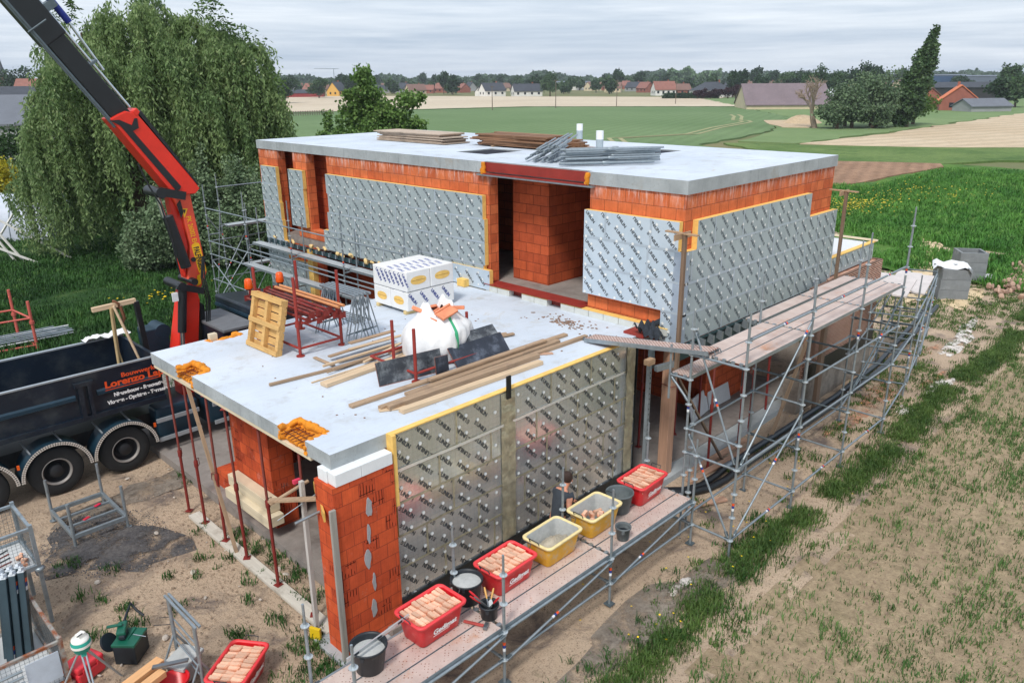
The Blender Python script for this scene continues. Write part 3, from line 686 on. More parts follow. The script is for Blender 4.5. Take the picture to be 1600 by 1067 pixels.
def rosette(parent, p):
    global _ros
    if _ros is None:
        mb = MB(); n = 12; vs = []
        for z in (-.005, .005):
            for r in (.026, .062):
                for i in range(n): vs.append((r*math.cos(2*PI*i/n), r*math.sin(2*PI*i/n), z))
        fs = []
        for i in range(n):
            j = (i+1) % n
            fs += [(i, n+i, n+j, j), (2*n+i, 2*n+j, 3*n+j, 3*n+i), (n+i, 3*n+i, 3*n+j, n+j)]
        mb.add(vs, fs); mb.tube((0, 0, -.03), (0, 0, .03), .029, 8)
        _ros = mb.build('rosette', [mat('bright_rosette', (186, 194, 198), .4, .45)], fix=False)
        o = _ros
    else:
        o = _ros.copy(); COL.objects.link(o)
    q = ROOT[parent.name]; o.parent = parent; o.location = (p[0]-q[0], p[1]-q[1], p[2]-q[2])
def standard(th, x, y, z0, z1, first=.46, step=.5, dx=0, band=None, rmax=99):
    s = MB().tube((x, y, z0+.0), (x+dx, y, z1-.28), .0242, 10).tube((x+dx, y, z1-.28), (x+dx, y, z1), .019, 8).build('standard', [GALV], th, fix=False)
    z = first
    while z < min(z1-.2, rmax):
        if z > z0: rosette(s, (x+dx*(z-z0)/(z1-z0), y, z))
        z += step
    if z0 < .12:
        MB().box((x, y, z0+.006), (.15, .15, .012)).tube((x, y, z0), (x, y, z0+.3), .017, 8).build('base_plate', [GALV_DK], s)
    if band:
        for k, m in enumerate((WHITE_ST, BLUE_ST, ORANGE_ST)):
            MB().tube((x, y, band+k*.055), (x, y, band+k*.055+.055), .0255, 10, caps=False).build('sticker', [m], s, fix=False)
    return s
def rail(th, p, q, name='ledger', r=.0242, m=None, band=None):
    o = MB().tube(p, q, r, 8).build(name, [m or GALV], th, fix=False)
    d = (Vector(q)-Vector(p)).normalized()
    MB().beam(Vector(p)+d*.03, Vector(p)+d*.12, .03, .06).beam(Vector(q)-d*.12, Vector(q)-d*.03, .03, .06).build('wedge_head', [GALV_DK], o)
    if band:
        L = (Vector(q)-Vector(p)).length; b = Vector(p)+d*(L*band)
        for k, m in enumerate((WHITE_ST, BLUE_ST, ORANGE_ST)):
            MB().tube(b+d*(k*.05), b+d*(k*.05+.05), r+.0013, 8, caps=False).build('sticker', [m], o, fix=False)
    return o
DECK_G = mat('pale_steel_deck', (188, 194, 198), .5, .3, var=.12, scale=3)
def deck(th, x0, x1, yc, z, w=.32, along='x', sag=0, m=None):
    """steel plank with folded edges and hooks at both ends"""
    mb = MB(); h = .07
    lo = min(x0, x1); hi = max(x0, x1)
    def P(a, b, c): return (a, b, c) if along == 'x' else (b, a, c)
    def bx(a0, a1, b0, b1, c0, c1, mi): mb.bb(P(a0, b0, c0), P(a1, b1, c1), mi)
    bx(lo+.03, hi-.03, yc-w/2+.006, yc+w/2-.006, z-.012, z, 0)
    bx(lo+.03, hi-.03, yc-w/2, yc-w/2+.005, z-h, z+.003, 1); bx(lo+.03, hi-.03, yc+w/2-.005, yc+w/2, z-h, z+.003, 1)
    for e in (lo, hi-.04):
        for b in (yc-w/4, yc+w/4): bx(e, e+.04, b-.03, b+.03, z-.06, z+.012, 1)
    return mb.build('deck_plank', [m or DECK, GALV], th)

low = thing('scaffold', 'low tube scaffold in front of the shiny foil wall carrying tubs of bricks', 'scaffold', (4.1, 6.84, 0))
XS = [1.5, 4.1, 6.7, 9.3, 11.9]; YO, YI = 6.84, 7.95
for i, x in enumerate(XS):
    standard(low, x, YO, .03, 2.3, band=.62 if i != 4 else None); standard(low, x, YI, .03, 2.3, band=.66 if i in (4,) else None)
    rail(low, (x, YO, .96), (x, YI, .96), 'transom'); rail(low, (x, YO, .46), (x, YI, .46), 'transom')
for a, b in zip(XS, XS[1:]):
    rail(low, (a, YO, .96), (b, YO, .96)); rail(low, (a, YO, .46), (b, YO, .46)); rail(low, (a, YI, .46), (b, YI, .46)); rail(low, (a, YI, .955), (b, YI, .955))
    for yc in (7.03, 7.37, 7.71): deck(low, a, b, yc, 1.03, .325)
for a, b, f in ((4.1, 6.7, .5), (6.7, 9.3, .4), (9.3, 11.9, .3)): rail(low, (a, YO-.04, .46), (b, YO-.04, .93), 'diagonal_brace', .021, band=f)

up = thing('scaffold', 'tall tube scaffold with three plank deck along the insulated side wall', 'scaffold', (12.0, 6.05, 0))
UX = [12.0, 14.6, 17.17, 19.74]; UO, UI = 6.05, 7.15
for i, x in enumerate(UX):
    standard(up, x, UO, 0, (4.95, 5.0, 5.6, 5.85)[i], .4, band=(1.05, 1.6, 3.2, 4.2)[i]); standard(up, x, UI, 0, (4.75, 4.95, 4.95, 4.9)[i], .4, band=2.75 if i == 0 else None)
    if i: standard(up, x+.0, UI+.05-.35 if False else UI-.0, 0, 3.0, .4)if False else None
    for z in (.4, 2.4, 3.9): rail(up, (x, UO, z), (x, UI, z), 'transom')
    if i: rail(up, (x, UO, 2.9), (x, UI, 2.9), 'transom', m=GALV_DK); rail(up, (x, UO, 1.4), (x, UI, 1.4), 'transom', m=GALV_DK)
rail(up, (12.0, UO, 1.9), (12.0, UI, 1.9), 'transom')
standard(up, 12.25, UI+.02, 0, 2.7, .4)
for i, (a, b) in enumerate(zip(UX, UX[1:])):
    for z in (.4, 1.9): rail(up, (a, UO, z), (b, UO, z), band=.55 if z < 1 else None)
    rail(up, (a, UO, 2.9), (b, UO, 2.9)) if i else rail(up, (a, UO, 1.92), (b, UO, 1.92))
    for z in (.4, 2.4): rail(up, (a, UI, z), (b, UI, z))
    rail(up, (a, UO, 4.42), (b, UO, 4.42), 'guard_rail', band=.5)
    for yc in (6.24, 6.58, 6.92): deck(up, a, b, yc, 3.96, .325)
deck(up, 14.6, 17.17, 7.34, 3.95, .32); deck(up, 17.17, 19.74, 7.34, 3.95, .32)
deck(up, 12.0, 14.6, 7.38, 3.44, .4); rail(up, (12.0, 7.15, 3.4), (12.0, 7.58, 3.4), 'transom'); rail(up, (12.0, 7.15, 2.95), (12.0, 7.56, 3.36), 'bracket'); rail(up, (12.0, 7.58, 3.4), (14.6, 7.58, 3.4)); MB().tube((12.0, 7.6, 2.9), (12.0, 7.6, 4.0), .024, 8).build('standard', [GALV], up)
rail(up, (12.0, 7.1, 4.35), (12.0, 6.1, 2.0), 'diagonal_brace', .021, band=.5); rail(up, (12.0, 7.1, 2.3), (12.0, 6.1, .45), 'diagonal_brace', .021, band=.3)
rail(up, (12.06, 6.01, .5), (14.55, 6.01, 2.3), 'diagonal_brace', .021, band=.55); rail(up, (12.06, 6.01, 2.0), (14.55, 6.01, 4.3), 'diagonal_brace', .021, band=.86)
rail(up, (17.2, 6.01, 2.0), (19.7, 6.01, 3.8), 'diagonal_brace', .021, m=GALV_DK, band=.5)

rear = thing('scaffold', 'small tube scaffold with a landing at the far rear corner of the house', 'scaffold', (25.3, 7.06, 0))
RX = [(22.6, 6.5), (25.35, 7.06), (28.7, 7.8)]
for i, (x, y) in enumerate(RX):
    standard(rear, x, y, 0, (3.6, 2.6, 2.5)[i], .4, band=1.2); standard(rear, x-.35, y+1.1, 0, (3.4, 2.6, 2.4)[i], .4)
    for z in (.4, .9, 1.4, 1.9, 2.4): rail(rear, (x, y, z), (x-.35, y+1.1, z), 'transom', m=GALV_DK)
for a, b in zip(RX, RX[1:]):
    for z in (.4, 1.9, 2.35): rail(rear, a+(z,), b+(z,)); rail(rear, (a[0]-.35, a[1]+1.1, z), (b[0]-.35, b[1]+1.1, z))
for z in (.4, 1.9): rail(rear, (19.74, 6.05, z), RX[0]+(z,)); rail(rear, (19.74, 7.15, z), (22.25, 7.6, z))
rail(rear, (22.65, 6.45, .45), (25.3, 7.0, 2.3), 'diagonal_brace', .021); rail(rear, (25.4, 7.0, .45), (28.6, 7.75, 2.3), 'diagonal_brace', .021)
PALE_BOARD = mat('pale_landing_board', (206, 198, 194), .75, var=.1, scale=3)
for k in range(3): MB().box((26.3+k*.1, 7.5+k*.4, 2.47), (2.6, .37, .045), rotz(.2)).build('landing_board', [PALE_BOARD], rear)
for k in range(3): MB().box((23.6+k*.1, 7.2+k*.4, 2.95), (2.3, .37, .045), rotz(.2)).build('landing_board', [PALE_BOARD], rear)

lf = thing('scaffold', 'tall tube scaffold along the far left of the front wall behind the white packs', 'scaffold', (12.85, 20, 0))
LY = [29.06, 26.0, 22.95, 19.9, 16.83]; XO, XI = 12.85, 13.38
for i, y in enumerate(LY):
    standard(lf, XO, y, 0, 5.1, .45, band=3.4); 
    if i == 0: standard(lf, 13.4, y, 0, 5.45, .45, band=3.0); standard(lf, 14.45, y, 0, 4.25, .45, band=1.9); standard(lf, 16.4, y+.3, 0, 4.2, .45)
    else: MB().tube((13.33, y, 2.4), (13.33, y, 4.5), .0242, 8).build('standard', [GALV], lf)
    rail(lf, (XO, y, 3.2), (13.4, y, 3.2), 'transom'); rail(lf, (XO, y, 2.2), (13.4, y, 2.2), 'transom')
for a, b in zip(LY, LY[1:]):
    rail(lf, (XO, a, 4.22), (XO, b, 4.22), 'guard_rail'); rail(lf, (XO, a, 2.95), (XO, b, 2.95)); rail(lf, (XO, a, 1.45), (XO, b, 1.45)); rail(lf, (XO, a, 2.45), (XO, b, 2.45))
    if a < 27:
        for xc in (12.84,): deck(lf, b, a, xc, 2.56, .34, 'y', m=DECK_G)
        deck(lf, b, a, 13.2, 3.3, .34, 'y', m=DECK_G); rail(lf, (13.35, a, 3.24), (13.35, b, 3.24)); rail(lf, (12.98, a, 3.05), (12.98, b, 3.05))
for x0, x1, z0, z1 in ((12.85, 14.4, .5, 2.4), (14.4, 12.85, 1.5, 3.9), (12.9, 14.4, 1.0, 3.2), (12.85, 13.4, .4, 4.1), (14.45, 16.3, .5, 3.2)):
    rail(lf, (x0, 29.03, z0), (x1, 29.03, z1), 'diagonal_brace', .021, band=.4)
for z in (.45, 1.45, 2.95): rail(lf, (12.85, 29.06, z), (14.45, 29.06, z)); rail(lf, (14.45, 29.06, z), (16.4, 29.36, z))
rail(lf, (13.4, 29.06, 4.95), (16.4, 29.2, 4.95)); rail(lf, (12.85, 29.06, .5), (12.85, 26.05, 2.4), 'diagonal_brace', .021); rail(lf, (12.85, 26, .5), (12.85, 29, 2.2), 'diagonal_brace', .021)
deck(lf, 13.5, 16.5, 29.0, 3.5, .5, m=DECK_G); deck(lf, 13.9, 15.5, 28.6, 1.95, .4, m=DECK_G)

# ------------------------------------------------------------------ props, posts and timbers round the open corner
PROP_D = mat('prop_red_paint', (132, 44, 38), .6, .1, var=.22, scale=4, stretch=(4, 4, .6), dirt=(86, 46, 38), dirt_amt=(.52, .75), dscale=4)
PROP_R = mat('prop_rusty_tube', (132, 66, 58), .75, .2, var=.25, scale=5)
def make_prop(h, split):
    r = thing('shoring_prop', 'x', 'shoring prop', (0, 0, 0)); ROOT[r.name] = (0, 0, 0)
    MB().tube((0, 0, .01), (0, 0, split), .03, 10).build('outer_tube', [PROP_D], r, fix=False)
    MB().tube((0, 0, split), (0, 0, h-.008), .024, 10).build('inner_tube', [PROP_R], r, fix=False)
    MB().lathe([(.034, split-.16), (.042, split-.14), (.042, split-.02), (.034, split)], (0, 0, 0), 10).build('collar', [PROP_D], r, fix=False)
    MB().pipe([(.03, 0, split+.02), (.1, .02, split+.0), (.11, .02, split-.14), (.03, 0, split-.15)], .008, 6).build('pin', [PROP_R], r, fix=False)
    MB().box((0, 0, .005), (.13, .13, .01)).build('base_plate', [PROP_D], r); MB().box((0, 0, h-.005), (.12, .12, .01)).build('top_plate', [PROP_D], r)
    return r
fp = [(5.52, 15.3, .02, 3.24, 1.45, 'red shoring prop under the far left slab corner nearest the truck wheels'), (5.5, 14.45, .1, 3.24, 1.45, 'red shoring prop second from the far left slab corner'),
      (5.49, 13.52, .1, 3.24, 1.5, 'red shoring prop third from the far left slab corner beside the leaning batten'), (5.49, 12.65, .1, 3.24, 1.62, 'red shoring prop in front of the inner brick wall'),
      (5.48, 11.45, .1, 3.24, 1.75, 'red shoring prop in front of the window sill boards'), (5.48, 10.25, .1, 3.24, 1.85, 'red shoring prop closest to the brick pier')]
for x, y, z, zt, sp, lab in fp:
    p = make_prop(zt-z, sp); p.location = (x, y, z); p['label'] = lab; p['group'] = 'props under the low roof slab'; p.rotation_euler = (random.uniform(-.012, .012), random.uniform(-.012, .012), random.uniform(0, 6))
g = 'props under the overhang'
base = make_prop(3.1, 1.7); spots = [(14.9, 8.25, .0), (17.3, 8.5, .0), (18.7, 8.75, .0), (15.6, 9.66, .2), (16.9, 9.74, .2), (15.7, 10.55, .2), (14.4, 9.9, .2), (16.4, 8.3, 0), (14.1, 11.4, .2), (16.3, 11.8, .2)]
labs = ['outside the floor edge beside the leaning plank', 'standing by the weeds at the plinth', 'nearest the facing brick wall', 'on the dusty floor right of the wheelbarrow legs', 'deeper on the floor towards the pale panels', 'in the middle of the dusty open floor', 'just behind the thick pink post', 'between two outer props along the plinth', 'at the dark back of the open corner', 'before the back wall of the open corner']
for i, (x, y, z) in enumerate(spots):
    p = base if i == 0 else dup(base); p.location = (x, y, z); p.rotation_euler = (random.uniform(-.015, .015), random.uniform(-.015, .015), i*1.3); p.scale = (1, 1, (3.03 if y < 8.5 else 3.3 if y < 9.4 else 3.1)/3.1 if z == 0 else 1)
    p['label'] = 'dark red shoring prop '+labs[i]; p['group'] = g
def timber(name, p, q, w, h, m, label, cat='timber', group=None, roll=0, bev=.004):
    p = Vector(p); q = Vector(q); L = (q-p).length
    o = one(MB().box((0, 0, 0), (L, w, h)), name, [m], label, cat, (p+q)/2, None, group, bev)
    Rm = align(q-p)
    if roll: Rm = Rm @ Matrix.Rotation(roll, 3, 'X')
    o.rotation_euler = Rm.to_euler(); return o
WOOD_X = mat('sawn_timber', (164, 138, 112), .85, var=.22, scale=4, stretch=(.4, 5, 5), bmp=.3, bscale=9, dirt=(128, 108, 92), dirt_amt=(.55, .75), rnd=.1)
PINK_X = mat('pink_timber', (186, 148, 124), .85, var=.18, scale=4, stretch=(.4, 5, 5), bmp=.3, dirt=(136, 110, 94), dirt_amt=(.55, .75))
BROWN_X = mat('brown_timber', (116, 98, 82), .85, var=.22, scale=4, stretch=(.4, 5, 5), bmp=.3)
timber('sole_plank', (5.5, 15.0, .06), (5.48, 9.7, .06), .24, .07, mat('pale_sole_plank', (200, 194, 182), .85, var=.14, scale=3, stretch=(.3, 4, 4), dirt=(150, 140, 126)), 'long pale sole plank lying under the row of red props', 'plank')
timber('batten', (5.44, 12.95, .02), (5.5, 14.3, 3.2), .07, .035, WOOD_X, 'grey batten leaning diagonally between the red props at the slab edge', 'batten')
post = thing('timber_post', 'thick pinkish timber post standing at the open corner beside the foil wall', 'post', (13.8, 8.74, 0))
MB().bb((13.68, 8.62, .0), (13.92, 8.86, 3.25)).build('post_shaft', [WOOD_PINK], post, bev=.008); MB().beam((13.35, 8.75, 3.3), (14.35, 8.72, 3.3), .16, .09).build('head_plank', [WOOD], post, bev=.005)
MB().pipe([(13.66, 8.6, 2.35), (13.94, 8.6, 2.3), (13.94, 8.88, 2.33), (13.66, 8.88, 2.38)], .008, 5, closed=True).build('tie_wire', [PROP_R], post)
timber('brace_plank', (13.98, 8.7, 2.55), (15.5, 8.2, .02), .1, .04, BROWN_X, 'brown plank bracing the pink post down to the ground', 'plank')
timber('brace_plank', (19.6, 8.0, 2.9), (17.3, 7.9, .02), .09, .035, WOOD_X, 'thin plank leaning back against the brown post by the brick wall', 'plank')
one(MB().box((0, 0, 1.7), (.3, .1, 3.4)), 'timber_post', [WOOD_BR], 'wide brown timber post in front of the facing brick wall', 'post', (19.9, 7.9, 0), (0, 0, .1), bev=.006)
sp_ = thing('steel_shore', 'galvanised perforated steel shore with wooden head beside the foil wall end', 'steel shore', (12.95, 8.72, .2))
mb = MB().bb((12.91, 8.68, .2), (12.99, 8.76, 3.05))
mb.build('shaft', [GALV], sp_); mb = MB()
for k in range(22): mb.disc((12.95, 8.678, .35+k*.12), .018, Matrix.Rotation(PI/2, 3, 'X'), 8)
mb.build('holes', [INK], sp_, fix=False); MB().box((12.95, 8.72, 3.11), (.22, .14, .12)).build('head_block', [WOOD], sp_)
stl = thing('steel_channel', 'short grey steel channels bolted under the gangway by the pink post', 'steel channel', (13.2, 8.7, 2.9))
MB().beam((13.05, 8.62, 2.95), (13.62, 8.5, 2.95), .1, .12).build('channel', [GALV], stl); MB().beam((13.15, 8.8, 2.9), (13.12, 8.8, 3.3), .1, .1).build('upright', [GALV_DK], stl)
# profile posts marking the brick skin
def profile_post(x, y, z0, z1, lab):
    r = thing('profile_post', lab, 'profile post', (x, y, z0))
    MB().bb((x-.045, y-.035, z0), (x+.045, y+.035, z1)).build('shaft', [WOOD_BR], r, bev=.004)
    MB().beam((x-.3, y+.05, z1-.07), (x+.3, y+.07, z1-.07), .03, .12).beam((x-.02, y-.3, z1-.02), (x+.02, y+.45, z1-.02), .1, .03).build('crosspiece', [WOOD], r, bev=.003)
profile_post(13.12, 8.16, 3.0, 5.9, 'grey timber profile post with crosspiece at the near corner of the foil boards')
profile_post(20.4, 7.98, 3.6, 6.0, 'grey timber profile post with crosspiece at the far end of the side wall')
# gangway plank from the low roof to the scaffold deck
gw = thing('gangway_plank', 'pale steel gangway plank bridging from the low roof to the scaffold deck', 'plank', (12.1, 8.2, 3.8))
p, q = Vector((12.16, 9.72, 3.63)), Vector((12.12, 6.78, 4.05)); Rm = align(q-p); c = (p+q)/2; L = (q-p).length
MB().box(c+Rm @ Vector((0, 0, 0)), (L, .36, .02), Rm).build('walking_surface', [DECK], gw)
MB().box(c+Rm @ Vector((0, .182, -.03)), (L, .012, .085), Rm).box(c+Rm @ Vector((0, -.182, -.03)), (L, .012, .085), Rm).build('side_rail', [GALV], gw)
mb = MB()
for e in (-1, 1):
    for s in (-.1, .1): mb.pipe([c+Rm @ Vector((e*L/2, s, -.02)), c+Rm @ Vector((e*(L/2+.07), s, .01)), c+Rm @ Vector((e*(L/2+.1), s, -.06))], .012, 6)
mb.build('end_hooks', [GALV_DK], gw, fix=False)
for i, (p, q, lab) in enumerate((((14.0, 8.2, .04), (16.4, 8.05, .04), 'pinkish plank on the ground along the plinth edge'), ((14.2, 8.45, .03), (16.9, 8.35, .03), 'pinkish plank on the ground tight against the plinth'), ((12.75, 7.75, .05), (13.9, 7.2, .05), 'short plank on the soil beside the black hoses'))):
    timber('plank', p, q, .17, .05, PINK_X, lab, 'plank', 'planks on the ground by the plinth')
PIPE = mat('dark_grey_pipe', (62, 70, 76), .4, var=.15, scale=3)
BLKPIPE = mat('black_hose', (24, 28, 32), .45, var=.2, scale=4)
def duct(off, lab):
    r = thing('drain_pipe', lab, 'pipe', (14.2, 8.0+off, 0))
    MB().pipe([(15.2, 7.92+off, .08), (18, 7.86+off*.8, .09), (21, 7.8+off*.8, .12), (24.5, 7.95+off*.8, .1), (28, 8.4+off, .08), (33, 9.05+off, .08)], .075, 10).build('straight_pipe', [PIPE], r)
    MB().pipe([(13.1, 8.25+off*.3, .16), (13.5, 8.0+off*.5, .1), (14.0, 7.86+off*.7, .08), (14.6, 7.86+off*.9, .08), (15.2, 7.92+off, .08)], .082, 10).build('flexible_end', [BLKPIPE], r)
    MB().tube((15.1, 7.918+off, .08), (15.35, 7.915+off, .08), .088, 10).build('collar', [GALV], r)
duct(0, 'dark grey duct pipe running along the house, inner one beside the plinth'); duct(-.28, 'dark grey duct pipe running along the house, outer one beside the soil')

ph_ = thing('profile_post', 'whitish grey profile post beside the brick pier with yellow head board and cross battens', 'profile post', (5.34, 9.93, .05))
MB().bb((5.3, 9.9, .05), (5.37, 9.97, 2.86)).bb((5.28, 9.86, .02), (5.4, 10.0, .05)).build('shaft', [mat('worn_white_batten', (190, 186, 180), .8, var=.2, scale=4, stretch=(6, 6, .5), dirt=(140, 124, 112))], ph_, bev=.004)
MB().beam((5.62, 10.05, 2.62), (5.2, 9.1, 2.62), .03, .16).build('head_board', [mat('yellow_formwork_board', (214, 168, 84), .7, var=.15, scale=4)], ph_, bev=.003)
MB().beam((4.92, 10.25, 2.56), (5.5, 9.5, 2.66), .1, .04).beam((4.9, 10.2, 2.52), (5.55, 10.1, 2.72), .06, .03).build('cross_batten', [WOOD_X], ph_, bev=.003)
MB().tube((4.9, 9.45, 2.5), (5.42, 9.4, 2.56), .022, 8).tube((4.85, 9.9, 2.38), (5.5, 9.75, 2.66), .008, 6).build('steel_bar', [GALV], ph_, fix=False)
MB().box((5.3, 10.02, 2.84), (.12, .06, .06)).build('red_clamp', [mat('pinkish_red_clamp', (214, 60, 90), .5)], ph_)
one(MB().box((0, 0, .11), (.05, .2, .22)), 'warning_tag', [mat('black_yellow_tag', (226, 190, 30), .5, var=.02)], 'small yellow tag standing at the foot of the whitish post', 'tag', (5.2, 9.75, .05), (0, 0, .4), bev=.004)
# ------------------------------------------------------------------ things lying on the low roof slab (top at z = 3.55)
ZS = 3.552
def rack(x0, x1, y0, y1, tops, lab, zbar=None, base=True):
    r = thing('post_rack', lab, 'rack', (x0, y0, ZS))
    for (x, y), t in tops.items():
        MB().tube((x, y, ZS+.012), (x, y, t), .032, 10).tube((x, y, ZS), (x, y, ZS+.02), .085, 12).build('post', [RED_STEEL], r, fix=False)
    zb = ZS+.16
    for a, b in (((x0, y0), (x1, y0)), ((x0, y1), (x1, y1)), ((x0, y0), (x0, y1)), ((x1, y0), (x1, y1))):
        MB().tube(a+(zb,), b+(zb,), .026, 8).build('base_rail', [RED_STEEL], r, fix=False)
    if zbar:
        for y in (y0, y1):
            MB().tube((x0, y, zbar), (x1, y, zbar), .026, 8).build('cross_bar', [RED_STEEL], r, fix=False)
        for (x, y) in tops: MB().tube((x, y, zbar-.06), (x, y, zbar+.06), .05, 10).build('collar', [RED_STEEL], r, fix=False)
    return r
rack(7.42, 8.4, 13.3, 14.9, {(7.42, 13.3): 5.17, (8.4, 13.3): 5.15, (7.42, 14.9): 5.12, (8.4, 14.9): 5.1}, 'red steel post rack holding a bundle of shoring props beside the leaning pallet', 4.22)
LP = make_prop(2.45, 1.15)
n = 0
for lay, cnt, z in ((0, 6, 4.31), (1, 5, 4.42)):
    for k in range(cnt):
        p = LP if n == 0 else dup(LP); x = 7.56+k*.14+lay*.07+random.uniform(-.012, .012); y = 13.02+random.uniform(-.08, .1)
        flip = n % 3 == 1
        p.location = (x, y+(2.4 if flip else 0), z); p.rotation_euler = (-PI/2 if not flip else PI/2, random.uniform(0, 3)*0, random.uniform(-.02, .02))
        p['label'] = 'red shoring prop lying in the bundle on the red rack'; p['group'] = 'props bundled on the rack'; n += 1
YEL_TUBE = mat('faded_orange_tube', (206, 140, 92), .6, .1, var=.15)
for k in range(2):
    o = one(MB().tube((0, -1.2, 0), (0, 1.2, 0), .03, 10), 'steel_tube', [YEL_TUBE], 'faded orange tube on top of the bundled props at the right, %s' % ('nearer the post' if k else 'nearer the pallet side'), 'tube', (8.12+.12*k, 14.1, 4.50+.01*k)); o.rotation_euler = (0, 0, .02)
# leaning pallet
PALLET = mat('yellow_pallet_wood', (206, 164, 102), .85, var=.2, scale=4, stretch=(4, .5, 4), bmp=.3, dirt=(160, 124, 78), dirt_amt=(.55, .75))
pt = thing('pallet', 'yellowish wooden pallet leaning upright against the red rack', 'pallet', (7.04, 14.18, ZS))
lean = Matrix.Rotation(.235, 3, 'Y') @ Matrix.Rotation(.03, 3, 'Z'); o_ = Vector((7.04, 14.18, ZS))
def PL(c, s, nm, m): MB().box(o_+lean @ Vector(c), s, lean).build(nm, [m], pt, bev=.004)
for z in (.06, .58, 1.1): PL((-.02, 0, z), (.022, 1.16, .1), 'bottom_board', PALLET)
for y in (-.53, 0, .53): PL((.045, y, .58), (.1, .1, 1.14), 'stringer', PALLET)
for k in range(7): PL((.108, 0, .075+k*.168), (.02, 1.16, .145), 'deck_board', PALLET)
# folding trestles, nested
def make_trestle():
    r = thing('steel_trestle', 'x', 'trestle', (0, 0, 0)); ROOT[r.name] = (0, 0, 0)
    MB().bb((-.02, -.68, .98), (.02, .68, 1.03)).build('top_beam', [GALV], r, bev=.004)
    for y in (-.58, .58):
        MB().tube((0, y, .98), (0, y, .38), .02, 8).build('leg_socket', [GALV], r, fix=False)
        for s in (-1, 1): MB().tube((0, y, .95), (s*.3, y+(.05 if s > 0 else -.05), .0), .014, 7).build('leg', [GALV], r, fix=False)
        MB().tube((-.24, y-.04, .2), (.24, y+.04, .2), .011, 6).build('spreader', [GALV_DK], r, fix=False)
    MB().tube((0, -.58, .42), (0, .58, .42), .012, 6).build('tie_bar', [GALV_DK], r, fix=False)
    return r
t0 = make_trestle()
for k in range(5):
    t = t0 if k == 0 else dup(t0); t.location = (8.72+k*.085, 13.83+.03*(k % 2), ZS); t.rotation_euler = (0, 0, -.02+.015*k)
    t['label'] = 'folding galvanised trestle nested with others between the red rack and the white packs'; t['group'] = 'trestles nested together'
# wrapped packs of insulation
WRAP = mat('white_plastic_wrap', (232, 232, 230), .35, var=.04, scale=3, bmp=.5, bscale=6)
NAVY = mat('navy_print', (54, 68, 138), .5)
def pack(x0, x1, y0, y1, z0, z1, end, lab):
    r = thing('insulation_pack', lab, 'insulation pack', ((x0+x1)/2, (y0+y1)/2, z0))
    d = .012
    halves = [((x0, (x0+x1)/2-d/2), (y0, y1)), (((x0+x1)/2+d/2, x1), (y0, y1))] if end == 'y' else [((x0, x1), (y0, (y0+y1)/2-d/2)), ((x0, x1), ((y0+y1)/2+d/2, y1))]
    for hx, hy in halves:
        MB().bb((hx[0], hy[0], z0), (hx[1], hy[1], z1)).build('wrapped_bundle', [WRAP], r, bev=.022, seg=3)
    oval = MB(); slit = MB(); ink = MB()
    def ell(c, e1, e2, a, b, mb, n=20): mb.add([Vector(c)+Vector(e1)*(a*math.cos(2*PI*i/n))+Vector(e2)*(b*abs(math.sin(2*PI*i/n))**.8*(1 if math.sin(2*PI*i/n) > 0 else -1)) for i in range(n)], [tuple(range(n))])
    zc = (z0+z1)/2
    for hx, hy in halves:
        if end == 'y': ell(((hx[0]+hx[1])/2, y0-.004, zc), (1, 0, 0), (0, 0, 1), .235, .1, oval); slit.bb(((hx[0]+hx[1])/2-.2, y0-.007, zc), ((hx[0]+hx[1])/2+.2, y0-.005, zc+.007))
        else: ell((x0-.004, (hy[0]+hy[1])/2, zc), (0, -1, 0), (0, 0, 1), .19, .1, oval); slit.bb((x0-.007, (hy[0]+hy[1])/2-.17, zc), (x0-.005, (hy[0]+hy[1])/2+.17, zc+.007))
    [MB().add(oval.v[f[0]:f[-1]+1], [tuple(range(len(f)))]).build('wrap_opening', [FOAM], r, fix=False) for f in oval.f]; slit.build('foam_seam', [mat('foam_seam', (150, 110, 50), .9)], r)
    big = text_faces('UNILIN', .105, .004, 2); sc = 1
    def line(o, e1, e2, n, step):
        for k in range(n): stamp(ink, big, Vector(o)+Vector(e1)*step*k, e1, e2)
    if end == 'y':   # printed long side faces -X
        for k in range(7):
            u = y1-.12-k*.17
            e1 = Vector((0, -.55, -.83)); e2 = Vector((0, -.83, .55))*1
            stamp(ink, big, (x0-.004, u, z1-.08), e1, e2*1)
    else:
        for k in range(0, 8, 2):
            e1 = Vector((.62, 0, -.78)); e2 = Vector((.78, 0, .62)); stamp(ink, big, (x0+.03+k*.17, y0-.004, z1-.07), e1, e2)
    top = MB()
    for k in range(7):
        for q in range(2):
            stamp(top, big, (x0+.06+k*.19, y0+.1+q*.4, z1+.003), (.25, .97, 0), (-.97, .25, 0))
    ink.build('printed_lettering', [NAVY], r, fix=False); top.build('faint_lettering', [mat('faint_blue_print', (150, 158, 200), .5)], r, fix=False)
pack(10.68, 12.13, 13.98, 15.28, 3.63, 4.085, 'x', 'white plastic wrapped insulation pack at the bottom of the pair, on skids')
pack(10.67, 12.12, 13.97, 15.27, 4.1, 4.58, 'y', 'white plastic wrapped insulation pack on top of the pair, yellow foam showing in front')
for k, y in enumerate((14.08, 15.15)): timber('skid', (10.66, y, 3.592), (12.1, y, 3.592), .1, .075, mat('foam_skid', (214, 190, 136), .9), 'yellow skid under the white insulation packs, %s' % ('front one' if k == 0 else 'back one'), 'skid')
